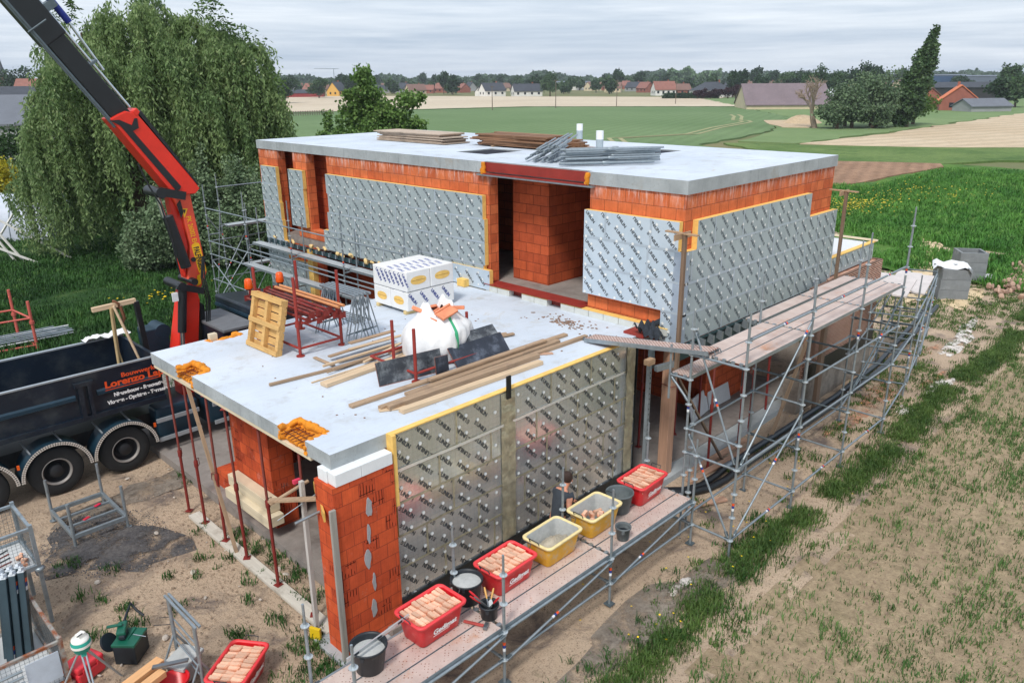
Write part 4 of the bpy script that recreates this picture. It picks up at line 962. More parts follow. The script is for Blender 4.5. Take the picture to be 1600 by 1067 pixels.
# big bag
BAG = mat('white_woven_bag', (228, 228, 228), .7, var=.05, scale=3, bmp=.9, bscale=7)
bag = thing('big_bag', 'bulging white woven bag with green strap holding orange tiles', 'bulk bag', (9.4, 11.35, ZS))
nu, nv = 56, 26; V = []; rg = np.random.default_rng(3)
ph = rg.uniform(0, 6, 12)
for j in range(nv+1):
    v = j/nv; z = .0+1.0*v
    half = .50+.13*math.sin(PI*min(1, v*1.15+.08))-(.24*max(0, v-.62)/.38)
    for i in range(nu):
        a = 2*PI*i/nu; c, s_ = math.cos(a), math.sin(a); k = (abs(c)**3.2+abs(s_)**3.2)**(-1/3.2)
        w = 1+.03*math.sin(9*a+ph[0]+5*v)+.03*math.sin(17*a+ph[1]-9*v)+.02*math.sin(5*a+ph[2])*v
        x, y = half*k*w*c, half*k*w*s_
        zz = z+(.10*math.cos(2*a+.6)+.08*math.sin(3*a+1)+.04*math.sin(7*a))*max(0, v-.72)/.28
        V.append((9.33+.1*z+x*math.cos(.35)-y*math.sin(.35), 11.35+x*math.sin(.35)+y*math.cos(.35), ZS+.012+zz))
# inner fold
for j in range(1, 5):
    for i in range(nu):
        p = V[nv*nu+i]; f = j/4
        V.append((9.4+(p[0]-9.4)*(1-.22*f), 11.35+(p[1]-11.35)*(1-.22*f), p[2]-.2*f))
idx = lambda j, i: j*nu+i % nu
F = [(idx(j, i), idx(j, i+1), idx(j+1, i+1), idx(j+1, i)) for j in range(nv+4) for i in range(nu)]
mb = MB(); mb.add(V, F, 0, True); mb.build('bag_cloth', [BAG], bag, fix=False)
mb = MB(); mb.lathe([(.0, ZS+.74), (.42, ZS+.72)], (9.4, 11.35, 0), 16); mb.build('bag_filling', [mat('dusty_brick_rubble', (190, 128, 98), .9, var=.3, scale=9, bmp=1)], bag)
mb = MB()
ps = []
best = None
for j in range(2, 24):
    i0 = 38; p = Vector(V[idx(j, i0)]); q = Vector(V[idx(j, i0+1)]); n_ = Vector((p.x-9.4, p.y-11.35, 0)).normalized()*.012; d = (q-p).normalized()*.04
    ps.append((p-d+n_, p+d+n_))
for a, b in zip(ps, ps[1:]): mb.add([a[0], a[1], b[1], b[0]], [(0, 1, 2, 3)])
mb.build('green_strap', [mat('green_strap', (52, 160, 112), .6)], bag, fix=False)
TILE = mat('orange_clay_tile', (214, 134, 98), .8, var=.2, scale=5, rnd=.12)
for k, (dx, dy, a, t) in enumerate(((-.1, -.1, .3, .3), (.2, .1, 1.2, .1), (-.25, .15, 2, .5), (.05, .25, .8, -.2), (.3, -.15, 2.4, .2), (-.05, -.32, .1, .4))):
    one(MB().box((0, 0, 0), (.42, .25, .05)).box((0, .1, .03), (.42, .04, .04)), 'roof_tile', [TILE], 'orange clay tile lying loose in the open top of the white bag', 'tile', (9.4+dx, 11.35+dy, ZS+.86+.02*k), (t, .2-t, a), 'tiles in the white bag', .006)
rack(8.14, 10.39, 10.52, 11.9, {(8.14, 10.52): 4.57, (8.46, 11.6): 4.43, (10.39, 11.6): 4.18}, 'red steel post rack around the white bag with three upright posts')
# black formwork panels leaning together
FILM = mat('black_film_panel', (52, 56, 62), .42, var=.35, scale=2.2, stretch=(1, 3, 3), dirt=(150, 156, 160), dirt_amt=(.48, .74), dscale=2.6)
FILM2 = mat('dark_blue_film_panel', (40, 46, 58), .4, var=.35, scale=2.4, dirt=(104, 112, 126), dirt_amt=(.5, .72), dscale=3)
PLYEDGE = mat('plywood_edge', (140, 92, 78), .8)
def panel(p, q, h, leanv, m, lab):
    p = Vector(p); q = Vector(q); L = (q-p).length; a = math.atan2(q.y-p.y, q.x-p.x)
    mb = MB(); mb.bb((0, 0, 0), (L, .021, h), 1); mb.bb((.0, -.002, .012), (L, -.0005, h), 0); mb.bb((0, .0215, .0), (L, .023, h), 0)
    o = one(mb, 'formwork_panel', [m, PLYEDGE], lab, 'formwork panel', p, (-leanv, 0, a)); return o
panel((7.53, 10.8, ZS), (8.86, 10.58, ZS), .44, .3, FILM, 'grey scuffed formwork panel at the left foot of the white bag')
panel((8.58, 10.46, ZS), (8.86, 10.42, ZS), .36, .12, FILM2, 'small black formwork offcut leaning on the grey scuffed panel')
panel((9.05, 10.38, ZS+.02), (10.45, 10.36, ZS+.02), .47, .7, FILM2, 'dark blue formwork panel at the front right foot of the white bag')
panel((9.1, 10.57, ZS+.19), (10.45, 10.57, ZS+.19), .45, .8, FILM, 'dark formwork panel behind the dark blue one at the right of the white bag')
# loose planks along the front edge
pk = [((6.63, 10.4), (12.05, 10.28), .12, .05, 0.03, WOOD_X, 'long brown plank furthest back of the pile along the front edge of the low roof'),
      ((7.6, 10.1), (11.62, 10.14), .16, .055, .03, WOOD_X, 'brown plank second from the back of the front edge pile'),
      ((6.92, 9.97), (12.25, 9.88), .1, .07, .03, WOOD_X, 'long dark plank in the middle of the front edge pile reaching the gangway'),
      ((7.0, 9.84), (10.62, 9.77), .1, .09, .045, WOOD_X, 'thick rough plank lying over an offcut at the front edge of the roof'),
      ((7.08, 9.6), (10.4, 9.5), .14, .075, .04, WOOD_LT, 'pale planed beam closest to the foil wall on the low roof'),
      ((8.2, 10.22), (11.3, 10.2), .11, .05, .1, WOOD_X, 'greyish plank lying on top of the front edge pile')]
for (a, b), (c, d), w, h, z, m, lab in pk: timber('plank', (a, b, ZS+z), (c, d, ZS+z), w, h, m, lab, 'plank', 'planks along the front edge of the low roof')
timber('plank_offcut', (6.88, 9.94, ZS+.012), (7.3, 9.72, ZS+.012), .12, .02, WOOD_LT, 'short offcut under the ends of the front edge planks', 'wood offcut')
timber('plank_offcut', (10.75, 9.9, ZS+.012), (11.0, 9.72, ZS+.012), .1, .02, PINK_X, 'small reddish offcut under the middle plank near the gangway', 'wood offcut')
# tangle of battens left of the bag
tg = [((6.17, 12.28), (8.4, 12.05), .05, .05, .035, 0.02, WOOD_X, 'long grey batten sticking out furthest left from the tangle of wood'),
      ((6.78, 11.86), (8.3, 11.9), .04, .02, .012, .012, WOOD_LT, 'thin splintered lath in front of the tangle of wood'),
      ((6.84, 11.55), (9.0, 11.72), .2, .07, .04, .04, WOOD_LT, 'wide pale beam at the front of the tangle of wood'),
      ((7.29, 12.27), (8.87, 12.24), .05, .04, .09, .12, WOOD_LT, 'pale batten across the top of the tangle of wood'),
      ((7.65, 12.62), (9.23, 12.62), .1, .03, .1, .14, WOOD_X, 'brown board at the back of the tangle of wood'),
      ((8.3, 12.86), (9.4, 12.82), .12, .03, .16, .18, WOOD_X, 'short wide brown board topmost at the back of the tangle'),
      ((7.55, 13.0), (7.54, 12.3), .08, .02, .02, .03, WOOD_X, 'short crooked board lying across the left end of the tangle'),
      ((7.4, 12.1), (9.2, 12.05), .07, .03, .05, .1, WOOD_X, 'narrow brown board in the middle of the tangle of wood'),
      ((7.7, 12.4), (9.1, 12.3), .09, .03, .05, .07, WOOD_X, 'flat dark board half hidden inside the tangle of wood'),
      ((8.0, 11.95), (9.1, 12.2), .06, .03, .06, .12, WOOD_LT, 'pale stick slanting over the front of the tangle'),
      ((8.1, 12.6), (9.3, 12.42), .08, .025, .14, .19, WOOD_LT, 'sawn lath resting on the brown boards'),
      ((7.2, 12.0), (8.6, 12.14), .03, .02, .05, .05, WOOD_X, 'thin stick under the battens of the tangle'),
      ((8.6, 11.9), (9.2, 12.0), .14, .04, .1, .12, PINK_X, 'stubby pink board at the right end of the tangle')]
for (a, b), (c, d), w, h, z0, z1, m, lab in tg: timber('batten', (a, b, ZS+z0), (c, d, ZS+z1), w, h, m, lab, 'batten', 'tangle of wood left of the white bag')
for k in range(3): timber('batten', (10.0+k*.12, 11.9-.25*k, ZS+.03), (11.1+k*.1, 11.35-.12*k, ZS+.04), .09, .04, WOOD_X, ['brown board poking out behind the bag, rear one', 'brown board poking out behind the bag, middle one', 'brown board poking out behind the bag, nearest the dark panels'][k], 'batten', 'boards behind the white bag')
rg = random.Random(11); mb = MB()
for k in range(110):
    a, r_ = rg.uniform(0, 6.28), rg.gauss(0, .5); x, y = 12.72+.45*r_*math.cos(a), 10.85+1.0*r_*math.sin(a)
    if x > 13.4 : continue
    mb.box((x, y, ZS+.008), (rg.uniform(.02, .07), rg.uniform(.015, .04), .016), rotz(rg.uniform(0, 3)))
for k in range(40): mb.box((rg.uniform(6, 13), rg.uniform(9.4, 15.2), ZS+.006), (rg.uniform(.015, .04), rg.uniform(.01, .03), .012), rotz(rg.uniform(0, 3)))
o = mb.build('wood_chips', [mat('wood_chips', (142, 116, 100), .9, var=.3)]); tag(o, 'scatter of brown chips and crumbs on the low concrete roof', 'debris'); kind(o, 'stuff')
jk = thing('dark_jacket', 'dark jacket dropped over the ledge at the gangway by the brick wall', 'jacket', (13.2, 9.0, 3.6))
mb = MB(); nx = 14; P_ = [(13.0+.5*i/nx, 9.25-.55*j/nx, 3.74-.30*max(0, j/nx-.45)**1.2+.07*math.sin(i*.9+j*.5)+.05*math.sin(j*1.3)) for j in range(nx+1) for i in range(nx+1)]
mb.add(P_+[(a, b, c-.05) for a, b, c in P_], [(j*(nx+1)+i, j*(nx+1)+i+1, (j+1)*(nx+1)+i+1, (j+1)*(nx+1)+i) for j in range(nx) for i in range(nx)], 0, True); mb.pipe([(13.45, 9.05, 3.72), (13.6, 8.92, 3.82), (13.66, 8.8, 3.98)], .05, 8, rs=[.08, .07, .05]); mb.build('cloth', [mat('dark_cloth', (40, 46, 54), .9, var=.3, scale=6)], jk, fix=False)
MB().bb((13.05, 8.98, 3.53), (13.5, 9.5, 3.6)).build('steel_ledge', [RED_STEEL], house)

# ------------------------------------------------------------------ things on the upper roof (top at z = 6.83)
ZR = 6.832
SHUT = mat('grey_shuttering', (176, 158, 140), .85, var=.2, scale=2, stretch=(.5, 3, 8), bmp=.3, dirt=(120, 108, 98), dirt_amt=(.52, .72), rnd=.14)
rg = random.Random(2)
for k in range(9):
    L = rg.uniform(3.1, 3.5); o = one(MB().box((0, 0, 0), (1.0+rg.uniform(-.06, .1), L, .028)), 'shuttering_board', [SHUT], 'greyish shuttering board in the neat stack at the left of the upper roof', 'board', (16.85+rg.uniform(-.05, .05), 20.85+rg.uniform(-.14, .14), ZR+.03+k*.034), (0, 0, rg.uniform(-.03, .03)), 'boards stacked on the left of the upper roof')
OLDW = mat('old_brown_plank', (134, 98, 72), .85, var=.25, scale=3, stretch=(5, .4, 5), bmp=.3, dirt=(176, 140, 110), dirt_amt=(.55, .75), rnd=.25)
for lay in range(7):
    for q in range(5):
        L = rg.uniform(3.6, 4.5)*(1-.05*lay); o = one(MB().box((0, 0, 0), (.2, L, .04)), 'roof_plank', [OLDW], 'brown plank in the wide pile beside the pipes on the upper roof', 'plank', (16.95+q*.23+rg.uniform(-.03, .03), 16.1+.12*lay+rg.uniform(-.25, .25), ZR+.06+lay*.047), (0, 0, rg.uniform(-.03, .03)), 'planks piled on the upper roof')
for k in range(2): timber('bearer', (16.8, 15.0+k*2.4, ZR+.02), (18.1, 15.0+k*2.4, ZR+.02), .08, .038, WOOD_X, 'bearer under the plank pile, %s' % ('right end' if k == 0 else 'left end'), 'bearer')
GP = make_prop(2.3, 1.2)
for ch in GP.children:
    for s_ in range(len(ch.data.materials)): ch.data.materials[s_] = GALV
for ch in list(GP.children):
    if 'plate' in ch.name or 'pin' in ch.name: bpy.data.objects.remove(ch)
n = 0
def lay_prop(p, q, lab, g):
    global n
    o = GP if n == 0 else dup(GP); p = Vector(p); q = Vector(q); d = (q-p).normalized(); o.location = p
    o.rotation_euler = d.to_track_quat('Z', 'Y').to_euler(); o['label'] = lab; o['group'] = g; n += 1
for k in range(22):
    r_, c_ = divmod(k, 6); y = 12.75+c_*.15+rg.uniform(-.05, .05); z = ZR+.07+r_*.1
    x = 14.3+rg.uniform(-.2, .2)+r_*.1; lay_prop((x, y, z), (x+2.1, y+1.15+rg.uniform(-.1, .1), z+.06+.03*r_), 'galvanised prop in the bundle pointing to the vent pipes on the upper roof', 'galvanised props by the vent pipes')
for k in range(24):
    r_, c_ = divmod(k, 7); o_x = c_*.13; z = ZR+.07+r_*.1
    x = 13.95+o_x+rg.uniform(-.12, .12); y = 12.15+o_x*.6+rg.uniform(-.1, .1); lay_prop((x, y, z), (x+1.75, y-1.3+rg.uniform(-.2, .2), z+rg.uniform(0, .03)), 'galvanised prop in the loose heap near the front edge of the upper roof', 'galvanised props heaped at the roof edge')
# ------------------------------------------------------------------ tubs, bricks, buckets on the low scaffold (deck top z = 1.035)
ZD = 1.036
RED_PL = mat('red_plastic', (206, 24, 34), .35, var=.1, scale=4, dirt=(216, 150, 140), dirt_amt=(.57, .75), dscale=4)
RED_RIM = mat('scuffed_red_rim', (224, 62, 66), .5, var=.12, scale=8)
YEL_PL = mat('yellow_plastic', (222, 168, 40), .5, var=.15, scale=3, dirt=(188, 180, 160), dirt_amt=(.5, .7), dscale=4)
GREY_CRUST = mat('dried_mortar', (178, 180, 178), .9, var=.15, scale=6, bmp=.5)
MORT = mat('wet_mortar', (176, 166, 148), .9, var=.2, scale=7, bmp=1.2, bscale=10)
BLACK_PL = mat('black_rubber', (30, 36, 42), .5, var=.25, scale=6, dirt=(120, 126, 130), dirt_amt=(.6, .8), dscale=6)
WIRE = mat('steel_wire', (60, 62, 64), .5, .4)
def rr(cx, cy, hx, hy, r, z, n=5):
    out = []
    for sx, sy, a0 in ((1, 1, 0), (-1, 1, PI/2), (-1, -1, PI), (1, -1, 1.5*PI)):
        for k in range(n+1):
            a = a0+PI/2*k/n; out.append((cx+sx*(hx-r)+r*math.cos(a), cy+sy*(hy-r)+r*math.sin(a), z))
    return out
def loft(mb, rings, mi=0, cap0=True, cap1=False, smooth=True):
    n = len(rings[0]); vs = [p for r in rings for p in r]
    mb.add(vs, [(i*n+j, i*n+(j+1) % n, (i+1)*n+(j+1) % n, (i+1)*n+j) for i in range(len(rings)-1) for j in range(n)], mi, smooth)
    if cap0: mb.add(rings[0], [tuple(range(n-1, -1, -1))], mi)
    if cap1: mb.add(rings[-1], [tuple(range(n))], mi)
H = .44
def make_tub(label, outer, rim, inner, lettered, crust=False):
    r = thing('mixing_tub', label, 'tub', (0, 0, 0)); ROOT[r.name] = (0, 0, 0)
    mb = MB(); loft(mb, [rr(0, 0, .36, .21, .07, .004), rr(0, 0, .375, .225, .075, .02), rr(0, 0, .435, .285, .09, H-.03)], 0)
    loft(mb, [rr(0, 0, .42, .27, .085, H-.02), rr(0, 0, .36, .21, .065, .03)], 1, False, True)
    mb.build('tub_shell', [outer, inner], r, fix=False)
    mb = MB(); loft(mb, [rr(0, 0, .435, .285, .09, H-.05), rr(0, 0, .47, .32, .1, H-.045), rr(0, 0, .475, .325, .1, H-.012), rr(0, 0, .46, .31, .1, H), rr(0, 0, .43, .28, .09, H-.002), rr(0, 0, .42, .27, .085, H-.03)], 0, False)
    mb.build('rim', [rim], r, fix=False)
    for s in (-1, 1):
        MB().pipe([(s*.46, -.1, H-.03), (s*.5, -.1, H+.06), (s*.5, .1, H+.06), (s*.46, .1, H-.03)], .009, 6).build('handle', [WIRE], r, fix=False)
    if lettered:
        V, F = text_faces('Gedimat', .17, .007, 3); w = max(p[0] for p in V); k = .46/w
        mb = MB(); tilt = Vector((0, -.06/.39, 1)).normalized(); stamp(mb, ([(a*k, b*k) for a, b in V], F), (-.2, -.2675+.0, .17), (1, 0, 0), tilt)
        o = mb
        mb.v = [(x, y-.004, z) for x, y, z in mb.v]
        mb.add([(-.2, -.2645-.0, .135), (.12, -.2645, .135), (.12, -.2665, .148), (-.2, -.2665, .148)], [(0, 1, 2, 3)])
        mb.build('lettering', [mat('white_lettering', (240, 240, 240), .5, var=.02)], r, fix=False)
    return r
BRK = mat('pale_orange_brick', (230, 186, 158), .9, var=.2, scale=14, bmp=.8, bscale=40, dirt=(206, 128, 92), dirt_amt=(.46, .62), dscale=7, rnd=.22)
bproto = None; nb = 0
def brick(loc, rot, lab, grp):
    global bproto, nb
    if bproto is None:
        bproto = one(MB().box((0, 0, 0), (.18, .095, .062)), 'brick', [BRK], lab, 'brick', loc, rot, grp, .004); return bproto
    o = bproto.copy(); COL.objects.link(o); o.location = loc; o.rotation_euler = rot; o['label'] = lab; o['group'] = grp; return o
def fill_bricks(x, y, rz, lab, grp, rows=3, per=10, z0=ZD, seed=1, tilt=0):
    rg = random.Random(seed); c, s = math.cos(rz), math.sin(rz); L = .78
    for row in range(rows):
        for k in range(per):
            u = -L/2+.04+(L-.08)*k/(per-1)+rg.uniform(-.006, .006); v = (row-(rows-1)/2)*.172
            z = z0+H-.075+rg.uniform(-.018, .025)
            brick((x+u*c-v*s, y+u*s+v*c, z), (PI/2+rg.uniform(-.12, .12)*0, rg.uniform(-.1, .1), rz+PI/2+rg.uniform(-.05, .05)), lab, grp)
# a brick stands on its long edge: rotate so that its 205 mm side crosses the tub, 95 mm upright
def tub(x, y, rz, label, kind_, src={}):
    if kind_ not in src:
        src[kind_] = make_tub(label, *{'red': (RED_PL, RED_RIM, RED_PL, True), 'yellow': (YEL_PL, mat('pale_yellow_rim', (226, 206, 150), .6, var=.15, scale=7), GREY_CRUST, False)}[kind_]); o = src[kind_]
    else: o = dup(src[kind_])
    o.location = (x, y, ZD if y < 9 and x > 4.5 else .03); o.rotation_euler = (0, 0, rz); o['label'] = label; return o
tub(5.92, 7.58, .03, 'red tub full of bricks nearest the brick pier on the scaffold', 'red')
fill_bricks(5.92, 7.58, .03, 'pale orange brick in the red tub nearest the pier', 'bricks in the red tub nearest the pier', seed=2)
tub(7.52, 7.62, .03, 'red tub full of bricks between the grey bucket and the mortar tub', 'red')
fill_bricks(7.52, 7.62, .03, 'pale orange brick in the red tub beside the mortar tub', 'bricks in the red tub beside the mortar', seed=3)
tub(11.28, 7.62, .05, 'red tub of bricks at the far right end of the low scaffold', 'red')
fill_bricks(11.28, 7.62, .05, 'pale orange brick in the red tub at the far end', 'bricks in the red tub at the far end', seed=4, rows=3, per=8)
tub(8.62, 7.58, .03, 'yellow tub with mortar inside on the low scaffold', 'yellow')
tub(9.78, 7.6, .03, 'yellow tub with a few bricks in it beside the worker', 'yellow')
tub(3.85, 9.72, .62, 'red tub of bricks on the soil left of the scaffold', 'red')
fill_bricks(3.85, 9.72, .62, 'pale orange brick in the red tub on the soil', 'bricks in the red tub on the soil', seed=6, z0=.03)
m_ = thing('mortar_heap', 'heap of wet mortar in the yellow tub', 'mortar', (8.62, 7.58, ZD+.1))
mb = MB(); rings = []
for j in range(7):
    f = j/6; rings.append([(8.64+(.33*(1-f)+.02)*math.cos(2*PI*i/24)*(1+.12*math.sin(3*i+j)), 7.56+(.19*(1-f)+.02)*math.sin(2*PI*i/24)*(1+.12*math.cos(4*i)), ZD+.17+.17*f**.7+.02*math.sin(i*2.3+j)) for i in range(24)])
loft(mb, rings, 0, False, True); mb.build('mortar', [MORT], m_, fix=False)
for k, (u, v, a, t) in enumerate(((-.16, -.06, .2, 0), (-.02, .05, 1.0, .1), (.08, -.08, .5, .2), (.18, .07, -.2, 0), (-.22, .09, .9, .2), (.02, -.14, 1.3, 0), (.2, -.1, .1, .3), (-.1, .15, .3, 0))):
    brick((9.78+u, 7.6+v, ZD+.2+.035*(k % 3)), (PI/2*(k % 2), t, a), 'pale orange brick lying loose in the yellow tub by the worker', 'loose bricks in the yellow tub')
def bucket(name, x, y, z, r0, r1, h, fill, label, fm=None, hang=True, m=None):
    b = thing(name, label, 'bucket', (x, y, z)); m = m or BLACK_PL
    MB().lathe([(r0, 0.004), (r0+.005, .01), (r1-.008, h-.03), (r1+.012, h-.028), (r1+.012, h), (r1-.006, h), (r1-.02, h-.03), (r0-.01, .02), (0, .02)], (x, y, z), 28).build('bucket_shell', [m], b, fix=False)
    if fill: MB().lathe([(0, fill+.01), (r0+(r1-r0)*fill/h-.03, fill), (r0+(r1-r0)*fill/h-.012, fill-.004)], (x, y, z), 28).build('fill_surface', [fm or GREY_CRUST], b, fix=False)
    if hang: MB().pipe([(x+(r1+.012)*math.cos(a)*1.0, y+(r1+.012)*math.sin(a), z+h-.05-.1*math.sin((a+.5)/PI*PI*.999)) for a in [-.5+PI*k/10 for k in range(11)]], .006, 5).build('handle', [WIRE], b, fix=False)
    for s in (-1, 1): MB().box((x+s*(r1+.014)*.8, y+s*(r1+.014)*.6, z+h-.05), (.05, .02, .06), rotz(math.atan2(.6, .8)+PI/2)).build('handle_lug', [m], b)
    return b
bucket('mortar_bucket', 4.82, 7.6, ZD, .19, .255, .4, .3, 'black bucket of cement slurry with a level across it beside the pier')
bucket('mortar_bucket', 6.76, 7.72, ZD, .19, .25, .4, .34, 'black bucket filled with grey cement between two red tubs')
bucket('mortar_bucket', 10.56, 7.62, ZD, .19, .255, .4, .1, 'dusty grey bucket between the far red tub and the yellow tub', m=mat('dusty_rubber', (88, 96, 98), .7, var=.25, scale=5))
bucket('small_bucket', 6.72, 7.18, ZD, .12, .145, .24, .06, 'small black bucket full of hand tools at the deck edge')
bucket('small_bucket', 9.83, 6.99, ZD, .1, .135, .26, .16, 'small grey splashed bucket at the deck edge beside the yellow tub', m=mat('splashed_rubber', (96, 102, 104), .8, var=.35, scale=7), fm=BLACK_PL)
# hand tools
HANDLE_Y = mat('wooden_handle', (206, 156, 84), .5); TOOL_RED = mat('red_tool', (200, 32, 40), .4); STEEL = mat('tool_steel', (120, 124, 128), .35, .7)
def tool(name, label, p, q, m1, m2, head):
    t = thing(name, label, 'tool', p); p = Vector(p); q = Vector(q); mid = p.lerp(q, .55)
    MB().pipe([mid, mid.lerp(q, .3), mid.lerp(q, .7), q], .016, 8, rs=[.011, .016, .018, .012]).build('handle', [m1], t, fix=False)
    mb = MB(); R_ = align(mid-p)
    if head == 'trowel': mb.prism([(0, -.01), (.06, -.05), (.17, 0), (.06, .05), (0, .01)], -.002, .002); mb.xf((R_ @ Matrix.Rotation(PI, 3, 'Z')).to_4x4()); mb.v = [tuple(Vector(v)+mid) for v in mb.v]
    else: mb.beam(p, mid, .02, .012)
    mb.build('blade', [m2], t)
b6 = Vector((6.72, 7.18, ZD))
for k, (dx, dy, m1, nm, hd, lb) in enumerate(((.2, .1, HANDLE_Y, 'brick_trowel', 'trowel', 'trowel with wooden handle leaning out of the small tool bucket'), (.1, .2, HANDLE_Y, 'brick_chisel', 'bar', 'wooden handled chisel standing in the small tool bucket'), (-.22, .18, TOOL_RED, 'pliers', 'bar', 'red handled pliers sticking out left of the tool bucket'), (-.16, .26, TOOL_RED, 'line_pin', 'bar', 'red handled tool sticking up at the back of the tool bucket'), (.02, -.2, TOOL_RED, 'brush', 'bar', 'red handled tool hanging over the front of the tool bucket'), (-.24, .05, mat('grey_tool', (120, 126, 130), .4, .5), 'jointer', 'bar', 'grey jointing iron lying over the left rim of the tool bucket'))):
    tool(nm, lb, b6+Vector((-dx*.2, -dy*.2, .1)), b6+Vector((dx, dy, .36+.02*k)), m1, STEEL, hd)
hm = thing('hand_hammer', 'dusty red handled hammer lying on the deck by the tool bucket', 'hammer', (6.45, 7.22, ZD))
MB().beam((6.36, 7.36, ZD+.03), (6.5, 7.06, ZD+.03), .045, .03).build('handle', [mat('dusty_red_handle', (170, 70, 64), .7, var=.2)], hm, bev=.008); MB().box((6.51, 7.03, ZD+.035), (.13, .06, .05), rotz(.5)).build('head', [STEEL], hm, bev=.006)
lv = thing('spirit_level', 'aluminium spirit level laid across the bucket towards the red tub', 'spirit level', (4.82, 7.66, ZD+.42))
p, q = Vector((4.42, 7.52, ZD+.425)), Vector((5.55, 7.62, ZD+.45)); MB().beam(p, q, .022, .055).build('body', [mat('brushed_aluminium', (206, 210, 212), .3, .6, var=.05)], lv, bev=.003)
for f in (.14, .5, .84): MB().beam(p.lerp(q, f-.035), p.lerp(q, f+.035), .026, .034).build('vial', [mat('dark_vial', (48, 54, 60), .3)], lv)

# ------------------------------------------------------------------ the worker
SKIN = mat('skin', (204, 140, 112), .55, var=.06, scale=12); HAIR = mat('dark_brown_hair', (52, 34, 26), .7, var=.3, scale=40, bmp=.6)
SHIRT = mat('charcoal_shirt', (52, 58, 66), .85, var=.15, scale=12, bmp=.3); TROUS = mat('dark_work_trousers', (34, 38, 46), .85, var=.2, scale=8, bmp=.3)
def skinned(name, nodes, edges, rootn, m, parent, lev=2):
    """nodes: {key: (x,y,z,r)}"""
    keys = list(nodes); me = bpy.data.meshes.new(name); bm = bmesh.new(); lay = bm.verts.layers.skin.verify(); off = ROOT[parent.name]; vs = {}
    for k in keys:
        x, y, z, r = nodes[k]; v = bm.verts.new((x-off[0], y-off[1], z-off[2])); v[lay].radius = (r, r) if not isinstance(r, tuple) else r; vs[k] = v
    for a, b in edges: bm.edges.new((vs[a], vs[b]))
    vs[rootn][lay].use_root = True; bm.to_mesh(me); bm.free(); me.materials.append(m)
    o = bpy.data.objects.new(name, me); COL.objects.link(o); o.parent = parent; ROOT[o.name] = off
    s = o.modifiers.new('skin', 'SKIN'); s.use_smooth_shade = True; d = o.modifiers.new('subdivision', 'SUBSURF'); d.levels = lev; d.render_levels = lev
    return o
px_, py_ = 9.62, 8.36
per = thing('person', 'worker with dark hair and charcoal shirt leaning over the yellow tub of bricks', 'person', (px_, py_, .03))
def W(dx, dy, z, r): return (px_+dx, py_+dy, z, r)
B = {'pel': W(0, 0, .95, .13), 'abd': W(.05, 0, 1.12, .125), 'chest': W(.12, 0, 1.34, .15), 'nb': W(.2, 0, 1.5, .07), 'neck': W(.25, -.005, 1.57, .055), 'head': W(.30, -.01, 1.67, .085), 'crown': W(.31, -.01, 1.765, .085)}
for s, n_ in ((-1, 'r'), (1, 'l')):
    B['sh'+n_] = W(.15, s*.17, 1.43, .065); B['hip'+n_] = W(0, s*.09, .9, .1); B['kn'+n_] = W(.04, s*.11, .5, .062); B['an'+n_] = W(-.02+.1*(s > 0), s*.12, .11, .042); B['toe'+n_] = W(.16+.1*(s > 0), s*.14, .06, .036)
B['elr'] = W(.0, -.29, 1.26, .05); B['wrr'] = W(.24, -.3, 1.2, .036); B['plr'] = W(.32, -.3, 1.18, .038)
B['ell'] = W(.28, .24, 1.15, .047); B['wrl'] = W(.46, .1, 1.12, .032); B['pll'] = W(.53, .06, 1.1, .036)
E_ = [('pel', 'abd'), ('abd', 'chest'), ('chest', 'nb'), ('nb', 'neck'), ('neck', 'head'), ('head', 'crown')]
for n_ in 'rl':
    E_ += [('chest', 'sh'+n_), ('sh'+n_, 'el'+n_), ('el'+n_, 'wr'+n_), ('wr'+n_, 'pl'+n_), ('pel', 'hip'+n_), ('hip'+n_, 'kn'+n_), ('kn'+n_, 'an'+n_), ('an'+n_, 'toe'+n_)]
    cx, cy, cz, _ = B['pl'+n_]
    for k, (lat, L) in enumerate(((-.03, .07), (-.01, .08), (.01, .075), (.03, .06))):
        B['f%d%s' % (k, n_)] = (cx+.035, cy+lat, cz-.005, .009); B['g%d%s' % (k, n_)] = (cx+.035+L*.55, cy+lat*1.1, cz-.025, .0085); B['h%d%s' % (k, n_)] = (cx+.035+L*.8, cy+lat*1.1, cz-.055, .008)
        E_ += [('pl'+n_, 'f%d%s' % (k, n_)), ('f%d%s' % (k, n_), 'g%d%s' % (k, n_)), ('g%d%s' % (k, n_), 'h%d%s' % (k, n_))]
    s = 1 if n_ == 'r' else -1
    B['t1'+n_] = (cx-.005, cy+s*.045, cz-.015, .011); B['t2'+n_] = (cx+.035, cy+s*.055, cz-.04, .009); E_ += [('pl'+n_, 't1'+n_), ('t1'+n_, 't2'+n_)]
skinned('body', B, E_, 'pel', SKIN, per)
sh = {k: B[k] for k in ('abd', 'chest', 'shr', 'shl')}; sh['abd'] = W(.05, 0, 1.1, .15); sh['hem'] = W(0, 0, .84, .16); sh['chest'] = W(.12, 0, 1.34, .17); sh['col'] = W(.19, 0, 1.47, .085)
sh['shr'] = W(.15, -.17, 1.43, .082); sh['shl'] = W(.15, .17, 1.43, .082); sh['slr'] = W(.12, -.23, 1.38, .07); sh['sll'] = W(.22, .21, 1.29, .066)
skinned('shirt', sh, [('hem', 'abd'), ('abd', 'chest'), ('chest', 'col'), ('chest', 'shr'), ('chest', 'shl'), ('shr', 'slr'), ('shl', 'sll')], 'hem', SHIRT, per)
tr = {'w': W(0, 0, .99, .145), 'p': W(0, 0, .9, .15)}
for n_ in 'rl':
    for a, r_ in (('hip', .118), ('kn', .085), ('an', .07)): x, y, z, _ = B[a+n_]; tr[a+n_] = (x, y, z, r_)
